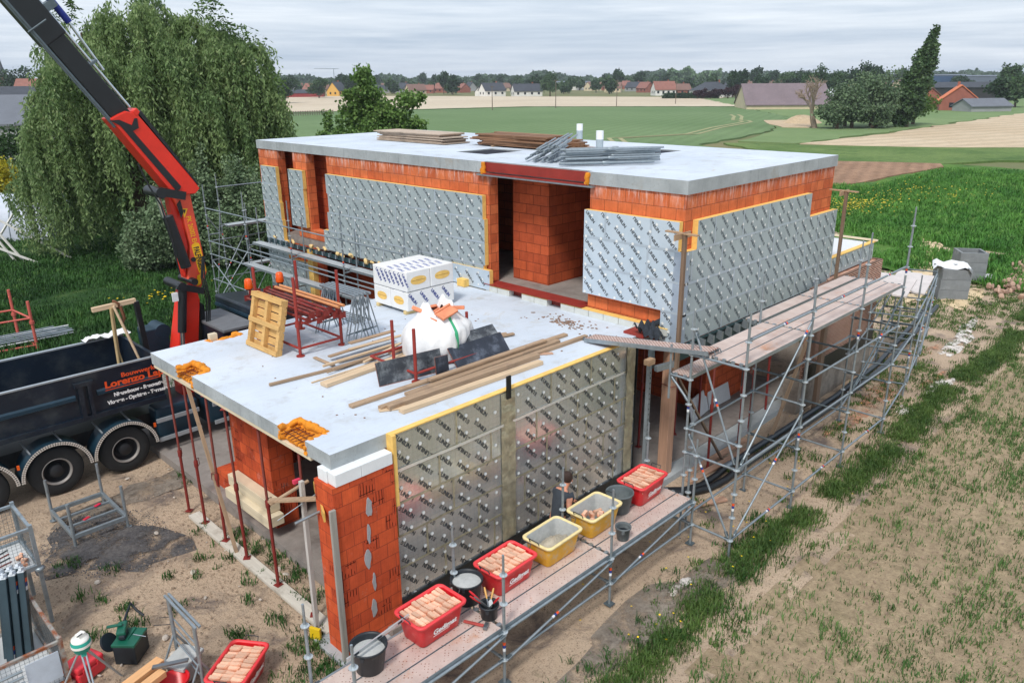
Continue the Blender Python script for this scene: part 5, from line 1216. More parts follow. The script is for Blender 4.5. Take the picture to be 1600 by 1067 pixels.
skinned('trousers', tr, [('w', 'p')]+[e for n_ in 'rl' for e in (('p', 'hip'+n_), ('hip'+n_, 'kn'+n_), ('kn'+n_, 'an'+n_))], 'p', TROUS, per)
for n_ in 'rl':
    x, y, z, _ = B['an'+n_]; skinned('work_boot', {'a': (x, y, z+.02, .06), 'h': (x-.03, y, .08, .055), 'm': (x+.1, y+.01, .075, .05), 't': (x+.2, y+.02, .07, .042)}, [('a', 'h'), ('h', 'm'), ('m', 't')], 'h', mat('dark_boot', (40, 34, 30), .7), per)
hx, hy, hz = B['head'][:3]
MB().lathe([(0, .13), (.05, .122), (.085, .09), (.1, .04), (.1, -.02), (.085, -.06), (.06, -.075)], (hx-.022, hy, hz+.045), 16, R=Matrix.Rotation(-.25, 3, 'Y')).build('hair', [HAIR], per, fix=False)
mb = MB(); mb.lathe([(0, .025), (.012, .01), (.016, -.012), (0, -.02)], (hx+.092, hy, hz+.005), 8); mb.build('nose', [SKIN], per, fix=False)
for s in (-1, 1):
    MB().lathe([(0, .012), (.012, 0), (0, -.012)], (hx+.077, hy+s*.032, hz+.03), 8).build('eye', [mat('eye_white', (220, 215, 210), .3)], per, fix=False)
    MB().lathe([(0, .03), (.012, .02), (.014, -.015), (0, -.03)], (hx+.0, hy+s*.09, hz+.005), 8).build('ear', [SKIN], per, fix=False)
MB().box((hx+.083, hy, hz-.04), (.012, .045, .01)).build('mouth', [mat('lips', (160, 84, 76), .5)], per)
# ------------------------------------------------------------------ tipper truck with loader crane, parked along the back of the yard
TRUCK = mat('dark_navy_paint', (18, 30, 44), .38, var=.2, scale=2, dirt=(58, 64, 68), dirt_amt=(.48, .78), dscale=2.2, spec=.5)
TRUCK2 = mat('teal_navy_panel', (22, 50, 66), .45, var=.25, scale=3)
TYRE = mat('tyre_rubber', (34, 36, 38), .85, var=.15, scale=6, dirt=(84, 80, 74), dirt_amt=(.62, .85), dscale=3); RIM = mat('dull_rim', (150, 146, 142), .5, .3, var=.15, scale=6)
HUB = mat('dark_hub', (30, 32, 36), .6); CHROME = mat('chrome_rod', (206, 214, 220), .18, .9, var=.05); ALU = mat('silver_edge', (176, 184, 190), .35, .5, var=.1)
CRANE_R = mat('crane_red', (222, 48, 30), .38, var=.1, scale=2, dirt=(160, 40, 28), dirt_amt=(.6, .8), dscale=3); CRANE_O = mat('crane_orange_red', (232, 84, 56), .4, var=.08)
CRANE_K = mat('crane_black', (26, 30, 34), .4, var=.2, scale=3); BLUE_CYL = mat('blue_cylinder', (28, 44, 128), .35, .2); CAB_TOP = mat('dusty_grey_top', (104, 106, 110), .7, var=.15, scale=4)
YSIDE = 18.1; WX = [2.36, 3.85, 5.33]
truck = thing('tipper_truck', 'dark navy tipper truck with red loader crane raised behind the cab', 'truck', (3.0, 19.3, 0))
MB().bb((-3, 18.6, .75), (10.8, 19.9, 1.1)).build('chassis', [CRANE_K], truck)
bed = MB().bb((-3, 18.14, 1.62), (6.42, 20.5, 1.74)).bb((-3, 20.42, 1.741), (6.42, 20.5, 2.62)).bb((6.36, 18.2, 1.741), (6.44, 20.41, 2.62)).bb((-3, 18.14, 1.741), (6.35, 18.2, 2.62)).build('cargo_bed', [TRUCK], truck)
MB().bb((-3, 18.13, 2.621), (6.44, 18.21, 2.655)).bb((-3, 20.41, 2.621), (6.44, 20.51, 2.655)).build('bed_edge', [ALU], bed)
MB().prism([(18.095, 2.16), (18.138, 2.2), (18.138, 2.06), (18.095, 2.08)], -3, 4.5, 'x').prism([(18.095, 2.16), (18.138, 2.2), (18.138, 2.06), (18.095, 2.08)], 4.95, 6.3, 'x').build('side_swage', [TRUCK2], bed)
MB().bb((4.56, 18.06, 1.6), (4.66, 18.139, 2.45)).bb((4.76, 18.06, 1.6), (4.84, 18.139, 2.45)).bb((4.5, 18.05, 2.38), (4.9, 18.139, 2.47)).bb((-3, 18.07, 1.55), (6.42, 18.139, 1.66)).build('side_post', [TRUCK], bed)
mb = MB(); rg = random.Random(8)
for k in range(12): mb.bb((rg.uniform(0, 6), 18.062, 1.64), (rg.uniform(0, 6)*0+rg.uniform(0, .3)+k*.5+.1, 18.069, 1.65)) if False else None
def lettering(body, size, bold, o, w, m, nm):
    V, F = text_faces(body, size, bold, 4); L = max(p[0] for p in V); k = w/L; mb = MB(); stamp(mb, ([(a*k, b) for a, b in V], F), o, (1, 0, .0), (0, 0, 1)); return mb
ORT = mat('orange_lettering', (232, 84, 34), .5, var=.03); WHT = mat('white_lettering', (240, 240, 240), .5, var=.02)
mb = lettering('Bouwwerken', .15, .004, (5.5, 18.088, 2.36), .92, ORT, '')
mb2 = lettering('Lorenzo Lapeire', .22, .009, (5.12, 18.088, 2.19), 1.75, ORT, '')
mb.add(mb2.v, mb2.f); mb.bb((5.12, 18.087, 2.13), (6.35, 18.089, 2.145)); mb.build('company_lettering', [ORT], bed, fix=False)
mb = lettering('Nieuwbouw - Renovatie', .125, .006, (5.28, 18.088, 1.95), 1.12, WHT, ''); mb2 = lettering('Vloeren - Opritten - Terrassen', .125, .006, (5.12, 18.088, 1.79), 1.42, WHT, ''); mb.add(mb2.v, mb2.f); mb.build('trade_lettering', [WHT], bed, fix=False)
# wheels with chequered arches
def wheel(x, y, R=.565, w=.33, far=False):
    wh = MB()
    Rm = Matrix.Rotation(PI/2, 3, 'X')     # lathe axis z -> -y
    wh.lathe([(.30, -.02), (.36, .0), (R-.05, .0), (R-.01, -.03), (R, -.06), (R, -w+.06), (R-.03, -w)], (x, y, R), 40, R=Rm, mi=0, cap=False)
    o = wh.build('tyre', [TYRE], truck, fix=False)
    MB().lathe([(.315, -.005), (.3, .008), (.285, -.02), (.27, -.06)], (x, y, R), 32, R=Rm, cap=False).build('rim', [RIM], o, fix=False)
    MB().lathe([(.27, -.06), (.26, -.13), (.2, -.17), (0, -.17)], (x, y, R), 32, R=Rm, cap=False).build('dish', [HUB], o, fix=False)
    MB().lathe([(.17, -.165), (.155, -.06), (.11, -.03), (0, -.02)], (x, y, R), 24, R=Rm).build('hub', [HUB], o, fix=False)
for x in WX:
    wheel(x, YSIDE); wheel(x, 20.85)
    # the arch
    mb = MB(); n = 20; R0, R1 = .71, .725
    pts = [(x-R1*math.cos(PI*k/n*1.02-.03), .565+R1*math.sin(PI*k/n*1.02-.03)) for k in range(n+1)]
    for (a, b), (c, d) in zip(pts, pts[1:]): mb.add([(a, 18.0, b), (c, 18.0, d), (c, 18.55, d), (a, 18.55, b)], [(0, 1, 2, 3)], 0, True)
    g_ = mb.build('mudguard', [TRUCK2], truck, fix=False)
    mw = MB(); n = 44
    for k in range(n):
        a0, a1 = PI*(k+.1)/n, PI*(k+.86)/n
        for r0, r1 in ((.66, .692), (.70, .732)): mw.add([(x-r*math.cos(a), 17.992, .565+r*math.sin(a)) for r, a in ((r0, a0), (r0, a1), (r1, a1), (r1, a0))], [(0, 1, 2, 3)])
    mw.build('chequered_edge', [mat('cream_chequer', (214, 206, 196), .6, var=.05)], g_, fix=False)
    for dx in (-.45, .2): MB().beam((x+dx, 18.05, 1.28-.25*abs(dx)), (x+dx-.05, 18.5, 1.42-.2*abs(dx)), .03, .03).build('guard_bracket', [ALU], g_)
for x, z in ((3.12, .98), (6.02, 1.02)): MB().box((x, 17.99, z), (.05, .03, .1)).build('side_marker', [mat('orange_lens', (240, 96, 24), .3)], truck)
for z in (1.05, .56): MB().bb((6.1, 18.05, z-.05), (7.15, 18.1, z+.05)).bb((7.5, 18.05, z-.05), (8.6, 18.1, z+.05)).build('side_rail', [ALU], truck, bev=.006)
MB().bb((6.15, 18.2, .45), (7.2, 18.7, 1.3)).bb((7.4, 18.2, .5), (8.7, 18.9, 1.35)).build('tank', [TRUCK2], truck, bev=.06)
MB().bb((8.0, 18.05, 1.2), (8.85, 20.0, 2.85)).build('equipment_locker', [TRUCK], truck, bev=.02)
MB().bb((7.98, 17.95, 2.86), (8.86, 19.95, 2.93)).build('locker_top', [CAB_TOP], truck, bev=.01)
cab = MB().prism([(9.0, 1.0), (11.0, 1.0), (11.0, 2.1), (10.7, 3.05), (9.0, 3.2)], 18.12, 20.55, 'y').build('cab', [TRUCK], truck, bev=.06)
MB().prism([(10.98, 2.05), (10.72, 2.95), (10.75, 2.97), (11.02, 2.07)], 18.3, 20.4, 'y').build('windscreen', [mat('dark_glass', (20, 26, 32), .1)], cab)
mb = MB()
for k in range(4): mb.bb((8.93, 18.3, 2.2+k*.24), (8.985, 20.4, 2.28+k*.24))
mb.build('rear_louvre', [ALU if False else TRUCK2], cab)
BEACON = mat('orange_beacon', (240, 92, 20), .25, var=.06)
for x, y in ((9.46, 19.35), (10.42, 19.4)):
    b_ = MB().lathe([(.085, 3.17), (.085, 3.47), (0, 3.47)], (x, y, 0), 16).build('beacon_base', [CRANE_K], truck, fix=False)
    MB().lathe([(.11, 3.47), (.115, 3.5), (.1, 3.7), (.07, 3.74), (0, 3.75)], (x, y, 0), 18).build('beacon_lens', [BEACON], b_, fix=False)
wheel(9.9, YSIDE)
# crane
col = MB().prism([(7.2, .9), (7.86, .9), (7.8, 2.3), (8.0, 3.5), (7.95, 3.85), (7.62, 3.8), (7.24, 2.3)], 19.12, 19.62, 'y').build('crane_column', [CRANE_R], truck, bev=.03)
MB().prism([(7.88, .9), (8.0, .9), (8.12, 3.3), (8.0, 3.45)], 19.2, 19.55, 'y').build('crane_hose_guard', [CRANE_K], col)
MB().tube((7.26, 19.0, 1.6), (7.4, 19.0, 2.95), .055, 12).build('piston_rod', [CHROME], col, fix=False)
MB().tube((7.38, 19.0, 2.8), (7.56, 19.0, 3.95), .105, 14).build('lift_cylinder', [CRANE_K], col, fix=False)
MB().tube((7.5, 18.85, 3.98), (7.5, 19.75, 3.98), .11, 12).tube((7.86, 18.95, 4.02), (7.86, 19.75, 4.02), .09, 12).beam((7.4, 18.95, 4.0), (8.05, 18.95, 3.75), .09, .16).build('knuckle_link', [CRANE_K], col, fix=False)
for k_, (o_, s_) in enumerate(((0, 0), (.05, .1), (-.04, .2))): MB().pipe([(7.9+o_, 19.05+s_*.3, 1.6), (8.06+o_, 19.0, 2.8), (8.16+o_, 18.98+s_*.2, 3.5), (8.1+o_, 19.0, 4.1), (8.22+o_*.4, 19.1, 4.6)], .018, 6).build('hydraulic_hose', [CRANE_K], col, fix=False)
MB().pipe([(7.5, 18.9, 4.3), (7.4, 18.85, 5.2), (7.3, 18.9, 6.0), (7.1, 18.95, 6.5), (6.95, 19.0, 7.0)], .02, 6).build('hydraulic_hose', [CRANE_K], col, fix=False)
MB().box((7.3, 18.9, 3.75), (.14, .04, .22)).build('control_box', [WHITE_ST], col)
inner = MB().prism([(7.66, 6.3), (8.13, 6.24), (8.29, 4.18), (8.04, 3.72), (7.78, 4.05), (7.95, 4.9), (7.88, 5.6)], 19.14, 19.58, 'y').prism([(7.62, 6.25), (7.88, 5.65), (7.94, 4.9), (7.76, 4.1), (7.7, 4.4), (7.66, 5.4)], 19.22, 19.5, 'y', 1).build('inner_boom', [CRANE_O, CRANE_R], truck, bev=.02)
MB().tube((7.38, 19.34, 6.3), (7.5, 19.34, 5.66), .06, 12).build('piston_rod', [CHROME], inner, fix=False)
MB().tube((7.49, 19.1, 5.7), (7.76, 19.1, 4.4), .13, 14).build('boom_cylinder', [CRANE_K], inner, fix=False)
MB().tube((7.38, 18.95, 6.28), (7.38, 19.75, 6.28), .13, 14).beam((7.4, 19.0, 6.3), (7.95, 19.0, 6.15), .08, .2).tube((7.98, 19.1, 4.55), (7.98, 19.13, 4.55), .06, 12).prism([(7.76, 5.95), (7.86, 6.05), (7.9, 5.75), (7.82, 5.6)], 19.12, 19.13, 'y').build('boom_pin', [CRANE_K], inner, fix=False)
def decal(body, size, bold, c, d, w, m, back=None, bw=.13):
    """lettering along direction d (in XZ) on the -Y face"""
    V, F = text_faces(body, size, bold, 3); L = max(p[0] for p in V); k = w/L; dx, dz = Vector(d).normalized(); y = 19.133
    if back:
        P_ = []
        for i in range(24):
            a = 2*PI*i/24; u = (w/2+.03 if math.cos(a) > 0 else -w/2-.03)+bw*.5*math.cos(a); v = bw*.75*math.sin(a); P_.append((c[0]+dx*u-dz*v, y, c[1]+dz*u+dx*v))
        MB().add(P_, [tuple(range(24))]).build('yellow_decal', [back], inner, fix=False)
    mb = MB(); stamp(mb, ([(a*k-w/2, b-size*.36) for a, b in V], F), (c[0], y-.003, c[1]), (dx, 0, dz), (-dz, 0, dx)); mb.build('lettering', [m], inner, fix=False)
YELD = mat('yellow_decal', (244, 186, 20), .45, var=.04)
decal('PALFINGER', .19, .006, (8.13, 4.56), (.13, -.98), .6, INK, YELD, .14)
decal('PK 26002 EH', .17, .002, (8.05, 5.28), (.11, -.99), .72, YELD)
MB().add([(x, 19.133, z) for x, z in ((7.86, 5.84), (8.02, 5.82), (7.91, 5.6))], [(0, 1, 2)]).build('warning_triangle', [YELD], inner, fix=False); MB().add([(x, 19.13, z) for x, z in ((7.9, 5.81), (7.97, 5.8), (7.92, 5.7))], [(0, 1, 2)]).build('warning_mark', [INK], inner, fix=False)
MB().add([(x, 19.133, z) for x, z in ((8.02, 4.12), (8.13, 4.17), (8.09, 3.9), (7.98, 3.86))], [(0, 1, 2, 3)]).build('yellow_decal', [YELD], inner, fix=False)
outer = MB().prism([(6.54, 8.0), (6.75, 8.1), (6.91, 8.16), (7.14, 8.1), (8.29, 6.42), (8.36, 6.28), (8.24, 6.17), (7.72, 6.17), (6.7, 7.76)], 19.06, 19.66, 'y').build('outer_boom', [CRANE_R], truck, bev=.02)
MB().prism([(6.52, 7.97), (6.72, 7.98), (6.98, 7.85), (7.06, 8.0), (7.12, 8.0), (7.12, 7.78), (6.98, 7.72), (7.9, 6.38), (7.85, 6.3), (7.76, 6.3), (6.72, 7.86)], 19.04, 19.058, 'y').build('black_band', [CRANE_K], outer, fix=False)
MB().prism([(7.17, 8.1), (7.23, 8.17), (8.36, 6.36), (8.29, 6.40)], 19.05, 19.67, 'y').build('hose_tray', [CRANE_K], outer)
MB().box((7.13, 19.3, 8.13), (.14, .5, .14), Matrix.Rotation(.98, 3, 'Y')).build('boom_clamp', [CRANE_R], outer, bev=.02)
D_ = Vector((-.562, 0, .827)).normalized(); N_ = Vector((D_.z, 0, -D_.x))*-1
def along(t, off=0): return Vector((6.83, 19.36, 8.07))+D_*t+Vector((.827, 0, .562))*off
ext = MB().beam(along(-.4), along(6.5), .36, .44).build('extension_boom', [CRANE_K], outer, bev=.03)
MB().beam(along(1.9), along(6.5), .42, .56).build('boom_sleeve', [CRANE_K], ext, bev=.03)
mb = MB()
for off, r in ((-.27, .035), (-.31, .022)): mb.tube(along(-.1, off)+Vector((0, -.22, 0)), along(6.5, off)+Vector((0, -.22, 0)), r, 8)
mb.build('hydraulic_pipe', [GALV_DK], ext, fix=False)
MB().tube(along(.0, .29)+Vector((0, -.1, 0)), along(6.5, .29)+Vector((0, -.1, 0)), .032, 10).build('piston_rod', [CHROME], ext, fix=False)
MB().tube(along(2.0, .5)+Vector((0, -.05, 0)), along(6.5, .55)+Vector((0, -.05, 0)), .075, 12).build('extension_cylinder', [BLUE_CYL], ext, fix=False)
MB().tube(along(.9, .40)+Vector((0, -.05, 0)), along(2.1, .5)+Vector((0, -.05, 0)), .03, 10).build('piston_rod', [CHROME], ext, fix=False)
MB().box(along(2.45, .4), (.16, .3, .26), align(D_)).box(along(1.15, .3), (.05, .34, .2), align(D_)).tube(along(2.3, -.36)+Vector((0, -.25, 0)), along(2.3, .1)+Vector((0, -.25, 0)), .02, 6).build('pipe_clamp', [GALV_DK], ext)
MB().bb((6.85, 20.05, 1.7), (7.45, 20.6, 2.72)).tube((7.3, 20.04, 2.6), (7.3, 20.61, 2.6), .2, 18).build('crane_side_locker', [TRUCK2], truck, bev=.03)
# timber gallows with sling standing in the bed
gl = thing('timber_gallows', 'makeshift timber gallows with a strap standing inside the truck bed', 'timber frame', (6.0, 19.3, 1.75))
MB().beam((5.5, 19.3, 3.72), (6.5, 19.3, 3.76), .1, .11).build('crossbeam', [WOOD_LT], gl, bev=.006); MB().beam((6.5, 19.3, 3.74), (6.62, 19.35, 1.75), .12, .12).build('black_leg', [CRANE_K], gl, bev=.01)
MB().beam((5.96, 19.22, 3.74), (6.42, 19.0, 1.76), .09, .05).build('slanting_batten', [WOOD_LT], gl, bev=.004)
MB().pipe([(5.9, 19.25, 3.7), (5.87, 19.24, 3.0), (5.84, 19.2, 2.3), (5.8, 19.1, 2.0), (5.72, 18.9, 1.78)], .035, 6).pipe([(5.93, 19.25, 3.7), (5.9, 19.25, 2.6), (5.95, 19.22, 2.2), (5.88, 19.15, 1.9), (5.8, 19.1, 1.78)], .025, 6).build('strap', [mat('beige_strap', (178, 154, 112), .8)], gl, fix=False)
MB().pipe([(6.0, 19.3, 3.85), (6.08, 19.22, 3.78), (6.1, 19.3, 3.64), (6.02, 19.38, 3.72), (6.0, 19.3, 3.85)], .03, 6).pipe([(6.12, 19.25, 3.7), (6.16, 19.25, 3.4), (6.1, 19.25, 3.3)], .04, 6).build('chain', [mat('rusty_chain', (120, 76, 50), .7)], gl, fix=False)
wt = thing('white_sack', 'crumpled white sheet lying on the far edge of the truck bed', 'sheet', (5.9, 20.45, 2.66))
mb = MB(); nn = 12; P_ = [(5.5+1.1*i/nn, 20.3+.35*j/nn, 2.68+.06*math.sin(i*1.3)*math.sin(j*.9+i)+.05*abs(math.sin(i*.5))) for j in range(nn+1) for i in range(nn+1)]
mb.add(P_, [(j*(nn+1)+i, j*(nn+1)+i+1, (j+1)*(nn+1)+i+1, (j+1)*(nn+1)+i) for j in range(nn) for i in range(nn)], 0, True); mb.build('sheet', [WRAP], wt, fix=False)
# ------------------------------------------------------------------ yard in the front left
def frame_stillage(x0, x1, y0, y1, h, lab):
    r = thing('stillage_frame', lab, 'stillage', (x0, y0, 0))
    for x in (x0, x1):
        for y in (y0, y1):
            MB().tube((x, y, .02), (x, y, h), .032, 10).tube((x, y, .015), (x, y, .03), .075, 12).build('post', [GALV], r, fix=False)
    z = .24
    for a, b in (((x0, y0), (x1, y0)), ((x0, y1), (x1, y1)), ((x0, y0), (x0, y1)), ((x1, y0), (x1, y1))): MB().beam(a+(z,), b+(z,), .06, .09).build('side_beam', [GALV], r, bev=.006)
    for f in (.33, .66): MB().beam((x0, y0+(y1-y0)*f, z), (x1, y0+(y1-y0)*f, z), .05, .05).build('cross_beam', [GALV], r, bev=.006)
    return r
frame_stillage(3.35, 4.36, 15.6, 17.0, .97, 'empty galvanised stillage frame with four posts beside the truck wheels')
for k, (y, c, lb) in enumerate(((16.5, (206, 30, 70), 'pinkish red rag'), (16.1, (190, 40, 60), 'dull red rag'))):
    o = one(MB().box((0, 0, 0), (.14, .07, .02)), 'rag', [mat('rag_%d' % k, c, .8)], lb+' hanging over a bar of the empty stillage frame', 'rag', (4.1-.35*k, y, .275), (0, 0, .5), bev=.006)
def mesh_panel(th, p, u, L, h, step=.06, m=None):
    mb = MB(); p = Vector(p); u = Vector(u)
    n = int(L/step)
    for k in range(n+1): mb.tube(p+u*(k*L/n), p+u*(k*L/n)+Vector((0, 0, h)), .0025, 4, caps=False)
    for k in range(int(h/step)+1): mb.tube(p+Vector((0, 0, k*step)), p+u*L+Vector((0, 0, k*step)), .0025, 4, caps=False)
    return mb.build('wire_mesh', [m or GALV_DK], th, fix=False)
def crate(x0, x1, y0, y1, zb, zt, lab, legs=True, rust=False):
    r = thing('mesh_crate', lab, 'crate', (x0, y0, 0)); m = mat('rusty_galvanised', (160, 158, 152), .6, .3, var=.2, scale=5, dirt=(146, 84, 50), dirt_amt=(.48, .62), dscale=3) if rust else GALV
    for x in (x0, x1):
        for y in (y0, y1):
            MB().bb((x-.03, y-.03, .02 if legs else zb), (x+.03, y+.03, zt+.07)).lathe([(.05, zb-.06), (.085, zb), (.04, zb+.02)], (x, y, 0), 12).build('post', [m], r)
    for z in (zb+.03, zt):
        for a, b in (((x0, y0), (x1, y0)), ((x0, y1), (x1, y1)), ((x0, y0), (x0, y1)), ((x1, y0), (x1, y1))): MB().beam(a+(z,), b+(z,), .05, .05 if z == zt else .09).build('frame_bar', [m], r, bev=.004)
    for p, u, L in (((x0, y0, zb), (1, 0, 0), x1-x0), ((x0, y1, zb), (1, 0, 0), x1-x0), ((x0, y0, zb), (0, 1, 0), y1-y0), ((x1, y0, zb), (0, 1, 0), y1-y0)): mesh_panel(r, p, u, L, zt-zb)
    MB().bb((x0+.03, y0+.03, zb+.02), (x1-.03, y1-.03, zb+.035)).build('floor_sheet', [mat('pale_crate_floor', (190, 192, 192), .7, var=.1)], r)
    return r
crate(1.05, 2.3, 13.45, 14.5, 1.1, 1.85, 'galvanised wire mesh crate raised on legs at the left edge of the yard')
c2 = crate(.85, 2.0, 11.5, 13.4, .15, .92, 'rusty wire mesh crate standing on the soil in front of the raised crate', True, True)
MB().bb((1.5, 11.455, .35), (1.94, 11.468, .8)).build('sheet_plate', [mat('pale_blue_plate', (186, 196, 208), .6, var=.1, scale=5, dirt=(150, 96, 64), dirt_amt=(.66, .78))], c2)
mb = MB()
for k in range(4): mb.tube((.9, 11.44, .45+k*.1), (1.46, 11.44, .45+k*.1), .022, 8)
mb.build('louvre_bars', [GALV], c2, fix=False)
for k in range(5): o = one(MB().tube((-.3, 0, 0), (.3, 0, 0), .01, 6), 'rebar_stub', [PROP_R if k % 2 else INK], 'short dark bar lying on the floor of the raised mesh crate', 'bar', (1.7+.02*k, 13.7+.13*k, 1.15), (0, 0, .2+.05*k), 'bars in the raised crate')
for k in range(5): one(MB().box((0, 0, 0), (.11, .06, .05)), 'brick_fragment', [BRK], 'broken brick piece in the corner of the raised mesh crate', 'rubble', (2.12+.03*(k % 3), 13.62+.08*k, 1.165+.03*(k % 2)), (.3*k, .2, k), 'brick pieces in the raised crate')
BEAM = mat('dark_teal_beam', (48, 66, 74), .5, .3, var=.18, scale=3)
for k in range(6):
    b_ = thing('steel_beam', 'dark teal steel beam with white end and stickers leaning in the rusty mesh crate', 'beam', (1.45+.11*(k % 3), 12.75+.16*(k//3), .2), 'beams leaning in the rusty crate'); x, y = 1.5+.125*(k % 3), 12.55+.17*(k//3)
    p, q = Vector((x, y, .2)), Vector((x+.22, y+.42, 1.42)); MB().beam(p, q, .1, .14).build('beam', [BEAM], b_, bev=.008)
    d = (q-p).normalized(); MB().beam(q+d*.001, q+d*.03, .09, .13).beam(q+d*.031, q+d*.07, .04, .17).build('white_end', [mat('white_end_plate', (206, 212, 218), .5)], b_)
    if k < 3:
        Rm = align(d); f = .12 if k == 0 else .85
        for i, m in enumerate((WHITE_ST, BLUE_ST, ORANGE_ST)): MB().box(p.lerp(q, f+.05*(i-1))+Rm @ Vector((0, -.051, 0)), (.06, .002, .09), Rm).build('sticker', [m], b_)
# red case, laser on tripod, saw on its box
case = thing('plastic_case', 'closed red plastic carrying case on the soil behind the laser tripod', 'case', (2.27, 11.65, 0))
MB().box((2.27, 11.68, .12), (.46, .36, .2), rotz(.35)).build('lower_shell', [mat('case_red', (214, 52, 62), .4, var=.06)], case, bev=.03); MB().box((2.27, 11.68, .275), (.46, .36, .1), rotz(.35)).build('lid', [mat('case_red', (0, 0, 0))], case, bev=.03)
for s in (-.12, .12): MB().box(Vector((2.27, 11.68, .24))+rotz(.35) @ Vector((s, -.185, 0)), (.06, .02, .07), rotz(.35)).build('latch', [mat('case_red', (0, 0, 0))], case, bev=.005)
TEAL_PL = mat('teal_plastic', (38, 156, 140), .4, var=.06); CREAM = mat('cream_plastic', (232, 230, 222), .4, var=.04)
ls = thing('laser_level', 'teal and cream rotating laser level on an aluminium tripod', 'laser level', (2.17, 11.05, 0)); lx, ly, lz = 2.17, 11.05, .98
for a in (.4, 2.5, 4.6):
    p, q = Vector((lx+.05*math.cos(a), ly+.05*math.sin(a), lz-.08)), Vector((lx+.52*math.cos(a), ly+.52*math.sin(a), .02)); s_ = Vector((-math.sin(a), math.cos(a), 0))*.028
    MB().tube(p+s_, q+s_*.4, .014, 8).tube(p-s_, q-s_*.4, .014, 8).build('tripod_leg', [ALU], ls, fix=False); MB().box(p, (.07, .07, .1), rotz(a)).build('leg_joint', [TEAL_PL], ls, bev=.01)
MB().lathe([(.04, lz-.08), (.11, lz-.05), (.11, lz), (.135, lz+.02), (.135, lz+.09), (.12, lz+.12)], (lx, ly, 0), 24).build('laser_body', [TEAL_PL], ls, fix=False); MB().lathe([(.137, lz+.03), (.138, lz+.07)], (lx, ly, 0), 24).lathe([(.12, lz+.12), (.118, lz+.15), (0, lz+.155)], (lx, ly, 0), 24).box((lx+.02, ly+.02, lz+.18), (.11, .09, .06), rotz(.4)).build('laser_top', [CREAM], ls, fix=False)
MB().box((lx, ly-.03, lz+.215), (.09, .02, .006), rotz(.4)).build('laser_slot', [INK], ls)
GREEN_PL = mat('dark_green_plastic', (18, 92, 72), .4, var=.12, scale=6); DKBOX = mat('black_box', (26, 36, 44), .5, var=.2)
bx_ = thing('tool_box', 'black and dark green tool box standing on the soil', 'tool box', (2.95, 11.6, 0))
MB().box((2.95, 11.6, .17), (.42, .36, .33), rotz(.75)).build('box_body', [DKBOX], bx_, bev=.015); MB().box((2.95, 11.6, .36), (.44, .38, .05), rotz(.75)).box((2.99, 11.64, .395), (.3, .06, .02), rotz(.75)).build('lid', [GREEN_PL], bx_, bev=.012)
gs = thing('cut_off_saw', 'green disc cutter with white disc lying on the tool box', 'disc cutter', (2.85, 11.7, .4))
MB().box((2.9, 11.72, .47), (.32, .14, .12), rotz(1.1)).box((2.82, 11.78, .56), (.06, .24, .04), rotz(1.1)).build('saw_body', [GREEN_PL], gs, bev=.02); MB().box((2.88, 11.62, .44), (.18, .1, .08), rotz(.9)).build('saw_motor', [DKBOX], gs, bev=.02)
MB().lathe([(0, .006), (.14, .004), (.14, -.004), (0, -.006)], (2.7, 11.8, .3), 24, R=Matrix.Rotation(.9, 3, 'X') @ Matrix.Rotation(.5, 3, 'Y')).build('cutting_disc', [CREAM], gs, fix=False); MB().lathe([(.15, .02), (.155, 0), (.15, -.02)], (2.7, 11.8, .3), 24, R=Matrix.Rotation(.9, 3, 'X') @ Matrix.Rotation(.5, 3, 'Y')).build('disc_guard', [DKBOX], gs, fix=False)
MB().pipe([(2.98, 11.85, .5), (3.1, 12.0, .56), (3.2, 12.12, .6), (3.24, 12.02, .5), (3.3, 11.9, .42)], .022, 6).build('front_handle', [DKBOX], gs, fix=False); MB().tube((3.0, 11.55, .42), (3.12, 11.35, .42), .008, 6).build('spindle', [CHROME], gs, fix=False)
# folding trestle standing on the soil, timbers, red bucket, slab
tt = thing('steel_trestle', 'galvanised double bar trestle standing on the soil beside the red tub', 'trestle', (3.4, 10.4, 0))
for s in (0, .05): MB().bb((3.36+s*1.2, 9.85, 1.24), (3.40+s*1.2, 10.95, 1.28)).build('top_bar', [GALV], tt, bev=.006)
for y in (10.85, 9.95):
    MB().tube((3.39, y, .02), (3.39, y, 1.24), .03, 10).build('leg', [GALV], tt, fix=False)
    for s in (-1, 1): MB().tube((3.39, y, .62), (3.39+s*.3, y+.03*s, .02), .018, 8).build('strut', [GALV], tt, fix=False)
for z in (.86, .7, .5, .36): MB().tube((3.39+.03*(z > .6), 9.95, z-.03), (3.39+.03*(z > .6), 10.85, z), .014, 8).build('tie_bar', [GALV], tt, fix=False)
MB().tube((3.39, 10.88, .9), (3.3, 11.12, .8), .006, 5).tube((3.39, 10.88, .76), (3.22, 11.2, .66), .007, 5).build('hook_chain', [WIRE], tt, fix=False)
NEWWOOD = mat('fresh_timber', (218, 166, 116), .75, var=.14, scale=4, stretch=(.4, 6, 6), bmp=.2)
timber('timber_beam', (2.2, 10.35, .44), (3.06, 10.62, .44), .16, .08, NEWWOOD, 'fresh orange timber beam in front of the tool box, farther one', 'timber', 'fresh timbers'); timber('timber_beam', (2.3, 10.12, .44), (2.98, 10.33, .44), .14, .1, NEWWOOD, 'fresh orange timber beam nearest the bottom of the picture', 'timber', 'fresh timbers')
for k, (x, y) in enumerate(((2.4, 10.3), (2.85, 10.45))): timber('wood_block', (x-.1, y-.1, .2), (x+.1, y+.1, .2), .3, .38, WOOD_X, 'wooden block under the fresh timbers, %s' % ('left' if k == 0 else 'right'), 'block')
one(MB().beam((0, 0, 0), (.42, -.3, .06), .07, .03), 'hand_saw', [STEEL], 'grey steel blade lying across the fresh timbers', 'saw', (2.88, 10.45, .52))
